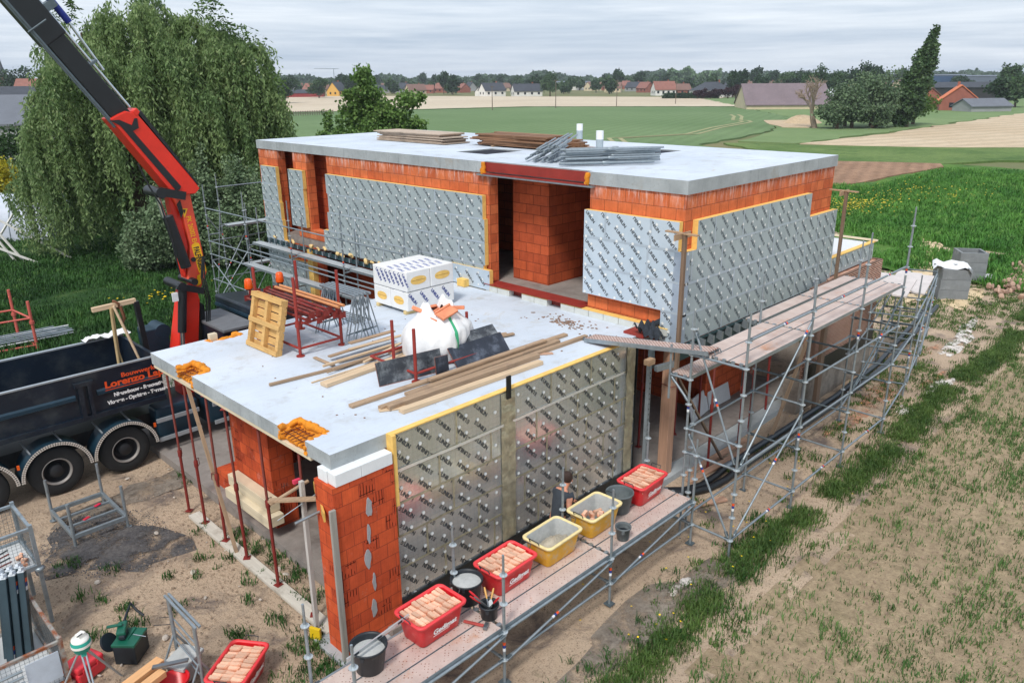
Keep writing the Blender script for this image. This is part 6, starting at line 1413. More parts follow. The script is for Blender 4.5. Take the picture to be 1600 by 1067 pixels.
one(MB().lathe([(.16, 0), (.2, .3), (.215, .3), (.215, .33), (.19, .33), (.15, .03), (0, .03)], (0, 0, 0), 24), 'red_bucket', [RED_PL], 'red bucket beside the fresh timbers at the bottom edge', 'bucket', (3.08, 10.2, .02))
one(MB().box((0, 0, 0), (.5, .4, .06)), 'stone_slab', [GREY_CRUST], 'rough grey slab lying behind the double bar trestle', 'slab', (3.35, 10.52, .36), (0, 0, .5), bev=.01)
one(MB().box((0, 0, 0), (.4, .3, .3)), 'stone_block', [GREY_CRUST], 'rough grey block under the slab by the trestle', 'block', (3.35, 10.52, .17), (0, 0, .5), bev=.02)
# odd scraps on the soil
rg = random.Random(21)
STONE = mat('pale_stone', (188, 178, 166), .9, var=.2, scale=4, rnd=.2)
st_proto = None
for k in range(48):
    x, y = rg.uniform(1.5, 6.5), rg.uniform(10.2, 17.8)
    if x > 5.2 and y < 10.2: continue
    if st_proto is None:
        mb = MB(); mb.lathe([(0, -.03), (.04, -.025), (.055, 0), (.035, .03), (0, .035)], (0, 0, 0), 7, smooth=False); st_proto = mb.build('stone', [STONE]); o = st_proto
    else: o = st_proto.copy(); COL.objects.link(o)
    s = rg.choice((.3, .35, .4, .5, .7, 1.0)); o.location = (x, y, .03); o.scale = (s*rg.uniform(.8, 1.8), s, s*.7); o.rotation_euler = (rg.uniform(-.3, .3), rg.uniform(-.3, .3), rg.uniform(0, 6)); tag(o, 'small pale stone lying loose on the sandy yard soil', 'stone', 'stones scattered on the yard')
mb = MB(); nn = 10; P_ = [(6.2+.95*i/nn+.05*math.sin(j), 17.35+.5*j/nn+.08*math.sin(i*1.1), .03+.05*abs(math.sin(i*1.7+j*1.1))) for j in range(nn+1) for i in range(nn+1)]
mb.add(P_, [(j*(nn+1)+i, j*(nn+1)+i+1, (j+1)*(nn+1)+i+1, (j+1)*(nn+1)+i) for j in range(nn) for i in range(nn)], 0, True)
tag(mb.build('plastic_sheet', [mat('dark_plastic_sheet', (40, 52, 60), .35, var=.3, scale=6)], fix=False), 'crumpled dark plastic sheet on the soil beside the truck wheel', 'plastic sheet')
mb = MB(); P_ = [(7.3+.8*i/nn, 16.9+.5*j/nn+.05*math.sin(i), .04+.06*abs(math.sin(i*1.3+j*1.9))) for j in range(nn+1) for i in range(nn+1)]
mb.add(P_, [(j*(nn+1)+i, j*(nn+1)+i+1, (j+1)*(nn+1)+i+1, (j+1)*(nn+1)+i) for j in range(nn) for i in range(nn)], 0, True)
tag(mb.build('plastic_sheet', [mat('grey_plastic_sheet', (104, 110, 116), .35, var=.3, scale=6)], fix=False), 'crumpled grey plastic sheet on the soil between the red props', 'plastic sheet')
GRAVEL = mat('dark_gravel', (92, 94, 98), .95, var=.4, scale=30, bmp=1, bscale=40)
mb = MB(); rg2 = random.Random(5)
for k in range(1500):
    a, r_ = rg2.uniform(0, 6.28), rg2.random()**.6; x, y = 3.85+1.1*r_*math.cos(a), 15.4+1.5*r_*math.sin(a); s = rg2.uniform(.008, .022); mb.box((x, y, .035), (s, s*.8, s*.7), rotz(rg2.uniform(0, 3)))
o = kind(mb.build('gravel_patch', [GRAVEL]), 'stuff'); tag(o, 'dark gravel spread under the empty stillage frame', 'gravel')
# things inside the open corner and by the wall foot
wb = thing('wheelbarrow', 'dark wheelbarrow parked in the shade of the open corner', 'wheelbarrow', (14.9, 11.5, .2))
MB().prism([(-.35, .45), (.45, .5), (.3, .2), (-.25, .2)], -.28, .28, 'y').xf(Matrix.Translation((14.9, 11.5, .2))).build('tray', [BLACK_PL], wb); MB().lathe([(.12, -.04), (.17, -.03), (.17, .03), (.12, .04)], (15.45, 11.5, .38), 18, R=Matrix.Rotation(PI/2, 3, 'X')).build('wheel', [TYRE], wb, fix=False); MB().pipe([(14.1, 11.25, .75), (14.7, 11.25, .42), (15.45, 11.45, .38)], .018, 6).pipe([(14.1, 11.75, .75), (14.7, 11.75, .42), (15.45, 11.55, .38)], .018, 6).build('handle_frame', [mat('yellow_frame', (214, 170, 40), .5)], wb, fix=False)
PALE_P = mat('pale_panel', (206, 208, 210), .6, var=.06)
for k, (x, y, a, lb) in enumerate(((17.0, 9.75, .15, 'white board leaning low against the inner brick wall, nearer one'), (18.1, 9.8, .0, 'white board leaning low against the inner brick wall, farther one'))): one(MB().box((0, 0, .3), (1.1, .05, .6)), 'white_board', [PALE_P], lb, 'board', (x, y, .2), (-.25, 0, a), bev=.02)
one(MB().box((0, 0, .06), (.9, .6, .12)).box((0, .2, .16), (.8, .1, .08)), 'dark_sack', [BLACK_PL], 'dark covered bundle behind the steel shore', 'bundle', (13.7, 10.6, .2), (0, 0, .6), bev=.05)
one(MB().box((0, 0, .05), (1.2, .9, .1)).box((0, 0, .16), (1.2, .1, .1)), 'dark_pallet', [WOOD_BR], 'brown pallet lying on the floor deep in the open corner', 'pallet', (16.0, 12.6, .2), (0, 0, .3))
one(MB().box((0, 0, .4), (.06, 1.1, .8)), 'white_board', [PALE_P], 'white board standing behind the thick pink post', 'board', (14.3, 12.0, .2), (0, .35, .2), bev=.02)
# ------------------------------------------------------------------ plants
CAMV = Vector((0, 0, 8.79)); _q = SC.camera.matrix_world.inverted()
def in_view(P, mx=1.06):
    """mask of the points the camera could see, with a margin for a step to the side"""
    M = np.array(_q); c = P @ M[:3, :3].T+M[:3, 3]; z = -c[:, 2]; k = 1209.58
    return (z > .5) & (np.abs(c[:, 0]*k/z) < 800*mx+90) & (np.abs(c[:, 1]*k/z) < 533*mx+90)
def leaf_mat(name, c1, c2, c3=None, rough=.6, scale=.9, trans=.25, var=.35):
    m, t, b = nt(name); v = coord(t)
    out = mixrgb(t, ramp(t, noise(t, v, scale, 4, .6), .35, .65), lin(c1), lin(c2))
    out = mixrgb(t, 1.0, out, mixrgb(t, ramp(t, noise(t, v, scale*9, 3, .6), .3, .7), (1-var,)*3, (1+var,)*3), 'MULTIPLY')
    if c3: out = mixrgb(t, ramp(t, noise(t, v, scale*5, 3, .6), .58, .7), out, lin(c3))
    t.links.new(out, b.inputs['Base Color']); b.inputs['Roughness'].default_value = rough; b.inputs['Specular IOR Level'].default_value = .25
    tr = t.nodes.new('ShaderNodeBsdfTranslucent'); t.links.new(out, tr.inputs[0]); mx = t.nodes.new('ShaderNodeMixShader'); mx.inputs[0].default_value = trans
    t.links.new(b.outputs[0], mx.inputs[1]); t.links.new(tr.outputs[0], mx.inputs[2]); t.links.new(mx.outputs[0], t.nodes['Material Output'].inputs[0])
    return m
BARK = mat('bark', (92, 78, 64), .95, var=.3, scale=5, stretch=(4, 4, .6), bmp=1)
def leaves(P, L, Wd, rng, droop=None):
    """one folded quad per point; droop biases the leaf axis downwards"""
    n = len(P); d = rng.normal(size=(n, 3))
    if droop: d[:, 2] = d[:, 2]*.35-droop
    d /= np.linalg.norm(d, axis=1, keepdims=True); s = np.cross(d, rng.normal(size=(n, 3))); s /= np.linalg.norm(s, axis=1, keepdims=True)
    l = (L*rng.uniform(.6, 1.3, n))[:, None]; w = (Wd*rng.uniform(.7, 1.3, n))[:, None]
    V = np.stack([P, P+d*l*.5+s*w, P+d*l, P+d*l*.5-s*w], 1).reshape(-1, 3)
    return V, np.arange(4*n).reshape(n, 4)
def crown_points(blobs, n, rng, shell=.55):
    """points in a set of ellipsoids (x,y,z,rx,ry,rz), mostly near their skin, thinned by clumps"""
    w = np.array([b[3]*b[4]+b[4]*b[5]+b[3]*b[5] for b in blobs]); c = rng.choice(len(blobs), n, p=w/w.sum()); B = np.array(blobs)[c]
    u = rng.normal(size=(n, 3)); u /= np.linalg.norm(u, axis=1, keepdims=True)
    r = (shell+(1-shell)*rng.random(n)**.7)[:, None]
    lump = 1+.22*np.sin(u[:, :1]*5.1+c[:, None])*np.sin(u[:, 1:2]*4.3+2*c[:, None])+.15*np.sin(u[:, 2:]*7+c[:, None]*3)
    return B[:, :3]+u*r*B[:, 3:]*lump
def limb(mb, p, q, r0, r1, bend=.15, n=7, rg=random):
    p = Vector(p); q = Vector(q); k = 5; o = Vector((rg.uniform(-1, 1), rg.uniform(-1, 1), rg.uniform(.2, 1)))*(q-p).length*bend
    pts = [p.lerp(q, i/k)+o*math.sin(PI*i/k) for i in range(k+1)]; mb.pipe(pts, r0, n, rs=[r0+(r1-r0)*i/k for i in range(k+1)]); return pts
def tree(name, label, cat, loc, blobs, n, leaf, m, trunk_r, seed=1, group=None, shell=.5, wh=.45, fork=.3, stems=None, droop=None):
    rng = np.random.default_rng(seed); rg = random.Random(seed); t = thing(name, label, cat, loc, group); L = np.array(loc)
    bl = [(b[0]+L[0], b[1]+L[1], b[2]+L[2], *b[3:]) for b in blobs]
    V, F = leaves(crown_points(bl, n, rng, shell), leaf, leaf*wh, rng, droop); tris('crown', V, F, m, t)
    mb = MB(); top = max(b[2]+b[5]*.3 for b in blobs); fk = (loc[0], loc[1], loc[2]+top*fork)
    if trunk_r:
        mb.pipe([(loc[0], loc[1], loc[2]-.1), (loc[0], loc[1], loc[2]+top*fork*.5), fk], trunk_r, 8, rs=[trunk_r*1.25, trunk_r, trunk_r*.8])
        for b in bl[:9]: limb(mb, fk, b[:3], trunk_r*.55, trunk_r*.12, .12, 6, rg)
        mb.build('trunk', [BARK], t, fix=False)
    return t
# weeping willow
RT = np.array([.703, -.711, 0]); DP = np.array([.711, .703, 0])
def make_willow():
    rng = np.random.default_rng(12); rg = random.Random(12); base = np.array([15.6, 43.3, 0.])
    t = thing('weeping_willow', 'huge weeping willow with hanging curtains of leaves behind the crane', 'tree', tuple(base))
    lobes = [(1.4, 0, 13.0, 2.3), (-.4, 1.0, 12.6, 2.2), (4.1, .5, 12.1, 2.3), (6.0, 0, 11.2, 1.9), (-2.3, 0, 11.7, 1.9), (-3.6, -.5, 8.9, 1.6), (-4.9, -.8, 6.1, 1.5), (-6.3, -.6, 4.4, 1.0), (2.3, -1.5, 10.9, 2.3), (-1.2, -2.4, 10.4, 2.3), (4.9, -1.2, 9.3, 2.0), (6.9, -.2, 9.0, 1.2), (-3.4, -2.4, 7.8, 1.9), (.2, -2.2, 8.4, 1.9), (3.4, -1.2, 8.0, 1.9), (5.9, -.5, 7.4, 1.5), (2.5, 2.5, 11.2, 2.6), (-1.6, 2.5, 10.0, 2.3), (-3.8, 1.2, 7.0, 1.6), (5.2, 2.0, 9.5, 2.1)]
    P0 = []; tp = []
    lobes = [(a*.9+.55 if a > -5 else a*.84+.4, d, z*.985, R*.92) for a, d, z, R in lobes]
    for a, d, z, R in lobes:
        c = base+RT*a+DP*d+np.array([0, 0, z]); n = int(105*R*R/4)+34
        u = rng.normal(size=(n, 3)); u[:, 2] = np.abs(u[:, 2])*.9-.15; u /= np.linalg.norm(u, axis=1, keepdims=True)
        P0.append(c+u*R*rng.uniform(.35, 1.0, (n, 1))*np.array([1, 1, .75])-np.array([0, 0, R*.55])); tp += [(c, R)]*n
    P0 = np.concatenate(P0); n = len(P0); C0 = np.array([c for c, _ in tp])
    out = P0-C0; out[:, 2] = 0; out /= np.maximum(np.linalg.norm(out, axis=1, keepdims=True), .2); out = np.clip(out, -1, 1)
    # strands gather into curtains with gaps between them
    kc = 190; ci = rng.choice(n, kc, replace=False); D2 = ((P0[:, None, :2]-P0[None, ci, :2])**2).sum(-1)+.35*(P0[:, None, 2]-P0[None, ci, 2])**2; near = ci[D2.argmin(1)]; P0 = P0*.42+P0[near]*.58+rng.normal(0, .07, P0.shape)
    Ls = rng.uniform(1.6, 6.2, n)*np.where(rng.random(n) < .3, .6, 1); Ls = np.minimum(Ls, P0[:, 2]-.5); Ls = np.maximum(Ls, .5)
    wind = RT*.10
    PT = []
    for i in range(n):
        k = max(6, int(Ls[i]/.095)); s = np.linspace(0, 1, k)
        x = P0[i]+np.outer(np.minimum(s*2.2, 1)**.6, out[i]*.75)+np.outer(s, wind*Ls[i])
        x[:, 2] += .5*np.sin(np.minimum(s*3.2, PI)) * (Ls[i] > 1.5)-s*Ls[i]
        x[:, :2] += np.cumsum(rng.normal(0, .012, (k, 2)), 0); PT.append(x)
    PT = np.concatenate(PT); PT = np.concatenate([PT, PT+rng.normal(0, .08, PT.shape), PT[::2]+rng.normal(0, .16, PT[::2].shape)])
    V, F = leaves(PT, .25, .04, rng, 1.6); tris('crown', V, F, leaf_mat('willow_leaves', (104, 130, 80), (138, 160, 104), (166, 178, 126), .5, .55, .4), t)
    # wind-blown tips at the right and top
    TP = []
    for a, d, z, dx, dz in [(6.6, 0, 11.8, 1.5, -.3), (6.9, -.3, 10.6, 1.7, -.9), (7.2, 0, 10.0, 1.5, -1.0), (5.6, 0, 12.2, .9, .4), (4.4, .2, 13.2, .9, .7), (4.9, 0, 12.9, 1.1, .3), (1.9, 0, 14.6, .7, .6), (.4, 0, 14.2, .3, .9), (-3.6, 0, 12.6, -.5, .9), (-2.7, 0, 13.0, -.3, .9), (-3.9, 0, 10.2, -.5, .4)]:
        for q in range(9):
            p = base+RT*(a*.86+.45)+DP*d+np.array([0, 0, z*.96-.35])+rng.normal(0, .25, 3); s = np.linspace(0, 1, 16)[:, None]
            TP.append(p+s*(RT*dx+np.array([0, 0, dz]))+np.array([0, 0, -.5])*s**2+rng.normal(0, .03, (16, 3)))
    TP = np.concatenate(TP); V, F = leaves(TP, .26, .04, rng, .3); tris('shoots', V, F, leaf_mat('willow_shoots', (66, 92, 46), (92, 120, 58), None, .5, .5), t)
    mb = MB(); mb.pipe([base+np.array([-.4, 0, -.1]), base+np.array([-.2, 0, 1.6]), base+np.array([0, 0, 3.2])], .6, 10, rs=[.8, .62, .55])
    for (a, d, z, R) in lobes: limb(mb, base+np.array([0, 0, 3.0]), base+RT*a+DP*d+np.array([0, 0, z-.4]), .26, .04, .1, 6, rg)
    mb.build('trunk', [BARK], t, fix=False)
make_willow()
# silvery shrubs in front of the willow
SHRUB = leaf_mat('silvery_shrub_leaves', (96, 120, 86), (128, 148, 112), (156, 170, 140), .5, 1.0)
for i, (px_x, px_y, w, h, sd, lab) in enumerate(((15.4, 37.4, 1.9, 4.9, 3, 'silvery green shrub left of the crane column under the willow'), (17.2, 36.4, 2.0, 5.4, 4, 'tall silvery green shrub behind the crane boom with upright shoots'), (19.3, 35.6, 2.3, 5.0, 5, 'broad silvery green shrub right beside the far end of the house'), (16.6, 38.2, 2.0, 5.9, 6, 'tallest silvery green shrub half inside the willow curtain'), (20.9, 36.6, 1.8, 4.3, 7, 'silvery green shrub farthest right behind the scaffold'), (14.0, 38.6, 1.3, 3.0, 8, 'low silvery green shrub at the foot of the willow'))):
    rg = random.Random(sd); bl = [(rg.uniform(-.6, .6)*w, rg.uniform(-.5, .5)*w, h*rg.uniform(.2, .62), w*.5, w*.5, h*.24) for _ in range(9)]+[(rg.uniform(-.55, .55)*w, rg.uniform(-.4, .4)*w, h*rg.uniform(.68, .88), .28, .28, h*.2) for _ in range(8)]
    tree('shrub', lab, 'shrub', (px_x, px_y, 0), bl, 9000, .15, SHRUB, .07, sd, 'silvery shrubs by the willow', .35, .4, .2)
# garden on the left
YEL = leaf_mat('golden_leaves', (150, 150, 40), (186, 172, 52), (210, 190, 50), .5, 1.5); GRN = leaf_mat('fresh_green_leaves', (70, 104, 40), (98, 128, 56), None, .5, 1.2); DKG = leaf_mat('dark_green_leaves', (40, 66, 34), (60, 88, 44), None, .5, 1.0)
tree('bush', 'rounded yellow green bush at the left edge above the hedge', 'bush', (12.6, 60.5, 0), [(0, 0, 2.2, 1.6, 1.4, 1.9), (.7, -.6, 2.8, 1.1, 1.0, 1.3), (-.9, .4, 2.9, 1.2, 1, 1.2)], 5000, .2, YEL, .08, 21)
tree('bush', 'bright yellow flowering bush next to the willow curtain at the left', 'bush', (14.5, 58.5, 0), [(0, 0, 2.0, 1.0, .9, .9), (.7, -.5, 1.7, .8, .8, .8)], 2600, .18, leaf_mat('yellow_flowers', (214, 180, 30), (226, 196, 52), (110, 120, 40), .5, 2), .06, 22)
tree('broadleaf_tree', 'fresh green garden tree at the left edge below the barn roof', 'tree', (11.0, 66, 0), [(0, 0, 4.5, 2.4, 2.2, 1.8), (-1.2, 0, 3.2, 1.6, 1.4, 1.4), (1.4, -.4, 3.4, 1.5, 1.4, 1.4)], 6000, .24, GRN, .15, 23)
tree('broadleaf_tree', 'darker garden tree behind the yellow bush at the left edge', 'tree', (15.5, 65, 0), [(0, 0, 3.5, 2.0, 2, 2.2), (1.0, 0, 2.6, 1.4, 1.4, 1.6)], 5000, .24, DKG, .15, 24)
hd = thing('hedge', 'low clipped dark hedge behind the plastic tunnel', 'hedge', (11, 56, 0)); rng = np.random.default_rng(4)
P = np.stack([rng.uniform(-9, 8, 14000), rng.uniform(-.6, .6, 14000), rng.uniform(.1, 1.75, 14000)+rng.normal(0, .06, 14000)], 1); P = np.stack([10.5+P[:, 0]*.703+P[:, 1]*.711, 55.6-P[:, 0]*.711+P[:, 1]*.703, P[:, 2]], 1)
V, F = leaves(P, .17, .07, rng); tris('foliage', V, F, DKG, hd)
# tree behind the house
bl = [(0, 0, 5.4, 2.3, 2.0, 1.6), (-1.3, .5, 7.2, 1.2, 1.1, 1.2), (-.2, 0, 8.6, 1.1, 1.0, 1.2), (-.5, 0, 10.0, .8, .8, .9), (1.5, 0, 6.9, 1.2, 1.1, 1.0), (2.4, 0, 8.2, .9, .8, .7), (2.9, -.3, 6.3, .8, .8, .7), (.6, 0, 7.2, 1.1, 1.0, 1.1), (-1.9, 0, 5.0, 1.2, 1.1, 1.1), (1.8, 0, 4.6, 1.5, 1.3, 1.1), (-1.5, 0, 8.6, .5, .5, .5), (3.3, 0, 8.4, .4, .4, .4)]
bl = [(a*1.05*RT[0]+b*DP[0], a*1.05*RT[1]+b*DP[1], z*.9, rx*1.08, ry*1.08, rz*.9) for a, b, z, rx, ry, rz in bl]
BRIGHT = leaf_mat('bright_tree_leaves', (84, 116, 58), (112, 142, 74), (142, 162, 98), .5, .7)
tree('broadleaf_tree', 'loose green tree rising behind the left part of the upper roof', 'tree', (34.3, 47.8, 0), bl, 14000, .24, BRIGHT, .17, 31, shell=.2)
for i, (x, y, h, sd, lab) in enumerate(((33.1, 51.8, 6.6, 41, 'slim young tree left of the loose green tree, tallest'), (32.6, 49.6, 6.0, 42, 'slim young tree touching the loose green tree'), (32.6, 52.3, 5.0, 43, 'bushy young tree at the far left behind the upper roof'), (37.3, 47.7, 5.4, 44, 'round bush right of the loose green tree behind the roof'), (37.8, 47.1, 5.2, 45, 'small round crown farthest right behind the upper roof edge'), (34.7, 50.2, 5.6, 46, 'low green bush at the foot of the loose green tree'))):
    tree('young_tree', lab, 'tree', (x, y, 0), [(0, 0, h*.62, .8, .8, h*.3), (.3, .3, h*.42, 1.0, 1.0, h*.22), (-.4, .1, h*.4, .8, .8, h*.2), (0, 0, h*.9, .4, .4, h*.12)], 2600, .22, BRIGHT, .07, sd)
# leaning poplar and the trees round the farm
POP = leaf_mat('poplar_leaves', (62, 88, 54), (86, 112, 68), (112, 134, 90), .5, .25)
rg = random.Random(9); bl = []
for k in range(34):
    f = k/33; z = 1.3+14.6*f; lean_ = 3.4*f**1.15-.4; r = 2.7*(math.sin(PI*min(1, .2+f*.78)))**.75*(1-.3*f)+.2
    a = rg.uniform(0, 6.28); bl.append((RT[0]*lean_+r*.35*math.cos(a), RT[1]*lean_+r*.35*math.sin(a), z, r*.72, r*.72, 1.3))
tree('poplar_tree', 'tall dark poplar leaning to the right beside the ploughed field', 'tree', (151.2, 50.4, 0), bl, 19000, .45, POP, .5, 51, shell=.3)
FARM = leaf_mat('farm_tree_leaves', (84, 106, 76), (112, 132, 96), (138, 152, 118), .5, .2)
def round_tree(x, y, h, w, m, sd, lab, name='broadleaf_tree', n=3600, leaf=.42, group=None, tr=.3):
    rg = random.Random(sd); bl = [(rg.uniform(-.5, .5)*w, rg.uniform(-.5, .5)*w, h*rg.uniform(.35, .8), w*rg.uniform(.3, .5), w*rg.uniform(.3, .5), h*rg.uniform(.16, .26)) for _ in range(9)]
    return tree(name, lab, 'tree', (x, y, 0), bl, n, leaf, m, tr, sd, group, .4)
for x, y, h, w, sd, lab in ((146, 53.5, 9.5, 5, 61, 'dense dark tree just left of the leaning poplar'), (142, 56.2, 8.2, 5.5, 62, 'dark bushy tree between the bare tree and the poplar'), (146, 59, 7.5, 5, 63, 'lower bushy tree behind the bare tree'), (150, 56, 10.5, 5.5, 64, 'taller tree rising behind the dark bushes left of the poplar'), (139, 57.5, 5, 4.5, 65, 'low dark bush at the foot of the bare tree'), (160, 52, 7.5, 4.5, 66, 'yellowish green tree right behind the poplar'), (143.5, 53.2, 4.2, 3.8, 67, 'low bush at the foot of the poplar')):
    round_tree(x, y, h, w, FARM if sd != 66 else GRN, sd, lab)
dt = thing('bare_tree', 'old leafless grey tree with crooked branches at the field corner', 'tree', (138.5, 61.2, 0)); mb = MB(); rg = random.Random(17)
BARE = mat('grey_dead_wood', (150, 132, 118), .9, var=.2)
def grow(p, d, L, r, lev):
    q = p+d*L; pts = [p, p.lerp(q, .5)+Vector((rg.uniform(-.1, .1), rg.uniform(-.1, .1), rg.uniform(0, .15)))*L, q]; mb.pipe(pts, r, 5, rs=[r, r*.85, r*.65])
    if lev == 0: return
    for _ in range(3 if lev > 1 else 4): grow(q if rg.random() < .7 else pts[1], (d+Vector((rg.uniform(-1, 1), rg.uniform(-1, 1), rg.uniform(-.35, .8)))*.85).normalized(), L*rg.uniform(.55, .85), r*.58, lev-1)
grow(Vector((138.5, 61.2, -.1)), Vector((-.2, .2, 1)).normalized(), 3.0, .55, 5); mb.build('trunk', [BARE], dt, fix=False)

# ------------------------------------------------------------------ grasses and weeds (each kind one mass)
def vnoise(x, y, s, seed):
    rng = np.random.default_rng(seed); g = rng.random((256, 256)); u = x/s+100; w = y/s+100; i = np.floor(u).astype(int); j = np.floor(w).astype(int); u = u-i; w = w-j; u = u*u*(3-2*u); w = w*w*(3-2*w)
    G = lambda a, b: g[a % 256, b % 256]
    return G(i, j)*(1-u)*(1-w)+G(i+1, j)*u*(1-w)+G(i, j+1)*(1-u)*w+G(i+1, j+1)*u*w
def grass(name, label, X, Y, Z, blades, h, w, spread, m, seed, lean=.5, cat='grass'):
    rng = np.random.default_rng(seed); n = len(X); P = np.stack([X, Y, np.zeros(n)+Z], 1); ok = in_view(P); P = P[ok]; hh = (h if np.isscalar(h) else h[ok]); n = len(P)
    B = np.repeat(P, blades, 0); N = len(B); H = (np.repeat(np.zeros(n)+hh, blades)*rng.uniform(.5, 1.15, N))[:, None]
    a = rng.uniform(0, 2*PI, N); off = rng.normal(0, 1, (N, 2))*spread; B[:, :2] += off
    d = np.stack([np.cos(a), np.sin(a), np.zeros(N)], 1); s = np.stack([-np.sin(a), np.cos(a), np.zeros(N)], 1)*w*.5; ln = rng.uniform(.1, 1, (N, 1))*lean
    up = np.array([0, 0, 1.])
    V = np.stack([B-s, B+s, B+d*H*ln*.35+up*H*.65+s*.8, B+d*H*ln*.35+up*H*.65-s*.8, B+d*H*ln+up*H*(1-.3*ln)], 1).reshape(-1, 3)
    k = np.arange(N)*5; F = np.concatenate([np.stack([k, k+1, k+2], 1), np.stack([k, k+2, k+3], 1), np.stack([k+3, k+2, k+4], 1)])
    o = tris(name, V, F, m); kind(o, 'stuff'); tag(o, label, cat); return o
rng = np.random.default_rng(77)
GR1 = leaf_mat('fresh_grass_blades', (64, 92, 42), (92, 118, 58), (122, 138, 80), .6, 1.2, .2); GR2 = leaf_mat('dark_grass_blades', (40, 74, 34), (64, 104, 46), (92, 124, 62), .6, .4, .2); GR3 = leaf_mat('meadow_blades', (66, 116, 46), (94, 142, 60), (128, 162, 84), .6, .25, .2); GR4 = leaf_mat('seedling_blades', (72, 104, 52), (100, 128, 70), None, .6, 1.0, .2)
# rows of seedlings in the field
rows = np.arange(-15, 4.9, .33); X = []; Y = []
for y in rows:
    n = 5200; x = rng.uniform(2, 58, n); X.append(x); Y.append(y+rng.normal(0, .085, n))
X = np.concatenate(X); Y = np.concatenate(Y); dens = vnoise(X, Y, 2.2, 1)*.6+vnoise(X, Y, .7, 2)*.4
ok = rng.random(len(X)) < np.clip((dens-.36)*1.7, .16, .6)*np.clip(.55+(X-8)/50, .4, 1); X, Y = X[ok], Y[ok]
grass('seedlings', 'sparse rows of green seedlings across the sandy field', X, Y, .02, 5, rng.uniform(.05, .19, len(X))*rng.choice([.6, 1, 1.25], len(X)), .016, .05, GR4, 3, .9)
# grassy verge between yard and field
n = 9000; X = rng.uniform(3, 46, n); Y = rng.normal(5.62+.15*np.sin(X*.6), .15+.002*X, n); d = vnoise(X, Y, .8, 5); ok = (d > .3) ; X, Y = X[ok], Y[ok]
grass('verge_grass', 'thick strip of green grass between the yard and the sandy field', X, Y, .02, 7, rng.uniform(.08, .24, len(X)), .014, .08, GR1, 4, .8)
# weeds on the right side of the house
n = 14000; X = rng.uniform(8, 46, n); Y = rng.uniform(4.8, 11, n); d = vnoise(X, Y, 1.4, 6)*.4+vnoise(X, Y, .35, 7)*.6; ok = (d > .57-np.clip((X-20)*.012, 0, .22)) & ~((X < 20) & (Y > 8.1)) & ~((X < 12.3) & (Y > 6.7)) & ~((X < 25) & (Y > 7.9)); X, Y = X[ok], Y[ok]
grass('weeds', 'patches of weeds on the bare soil beside the scaffold', X, Y, .03, 8, rng.uniform(.04, .14, len(X)), .022, .06, GR1, 8, .9)
# weeds in the front yard and under the slab edge
cl = [(5.75, 13.6, .3, 60), (5.9, 12.9, .35, 60), (6.0, 12.2, .3, 50), (5.85, 11.5, .3, 45), (5.7, 10.8, .25, 30), (5.1, 9.75, .32, 90), (4.75, 9.1, .35, 110), (5.0, 8.75, .3, 60), (5.3, 14.3, .12, 14), (5.2, 13.0, .15, 14), (5.25, 12.0, .15, 14), (5.05, 10.6, .18, 25), (4.0, 12.2, .12, 16), (3.2, 12.4, .2, 40), (3.35, 12.9, .15, 20), (4.25, 13.3, .1, 12), (4.6, 12.9, .1, 12), (4.9, 13.4, .12, 14), (4.35, 10.75, .16, 34), (4.9, 11.5, .08, 8), (3.1, 13.4, .12, 12), (2.85, 13.8, .1, 10), (3.5, 14.2, .15, 14), (2.9, 15.0, .25, 26), (6.2, 16.6, .3, 40), (6.8, 16.3, .3, 40), (7.2, 15.8, .3, 40), (2.6, 12.5, .14, 18), (7.9, 6.0, .4, 40), (9.0, 5.9, .35, 40), (10.3, 6.3, .3, 30), (7.0, 6.1, .3, 24), (6.2, 6.5, .25, 22), (12.4, 6.0, .3, 60), (11.7, 5.7, .4, 60), (10.7, 5.6, .4, 70), (9.6, 5.5, .35, 60), (13.6, 6.3, .25, 30)]
cl = [(a, b, c, max(5, int(k*.45))) for a, b, c, k in cl]; X = np.concatenate([rng.normal(c[0], c[2]*.6, c[3]) for c in cl]); Y = np.concatenate([rng.normal(c[1], c[2]*.6, c[3]) for c in cl])
grass('weeds', 'scattered dark green weed clumps on the front yard and by the pier', X, Y, .02, 9, rng.uniform(.05, .2, len(X)), .018, .05, GR2, 9, .9)
# meadow on the right, lawn on the left
n = 62000; r_ = rng.uniform(20, 88, n); a = rng.uniform(-.08, .75, n); X, Y = r_*np.cos(a), r_*np.sin(a); ok = (X > 25.5) & (Y > 8.6+.0*X-np.clip((X-27)*.5, 0, 22)) & (Y < 27) & ~((X > 66) & (Y > 24)) & (X < 90) & ~((vnoise(X, Y, 2.5, 12) > .62) & (X < 46)) & ~((X < 38) & (Y < 11)); X, Y = X[ok], Y[ok]
grass('meadow_blades', 'lush bright green meadow on the right behind the house', X, Y, .05, 7, rng.uniform(.22, .5, len(X)), .05, .22, GR3, 10, .8)
n = 42000; X = rng.uniform(-8, 40, n); Y = rng.uniform(21, 56, n); d = vnoise(X, Y, 3, 14); ok = ((d > .25) | (rng.random(n) < .35)) & ~((X > 12.6) & (Y < 29.5)); X, Y, d = X[ok], Y[ok], d[ok]
grass('lawn_blades', 'rough dark green lawn between the truck and the willow', X, Y, .03, 7, .12+.32*d, .034, .17, GR2, 11, .9)
FLW = mat('buttercup_yellow', (236, 200, 24), .5, var=.1)
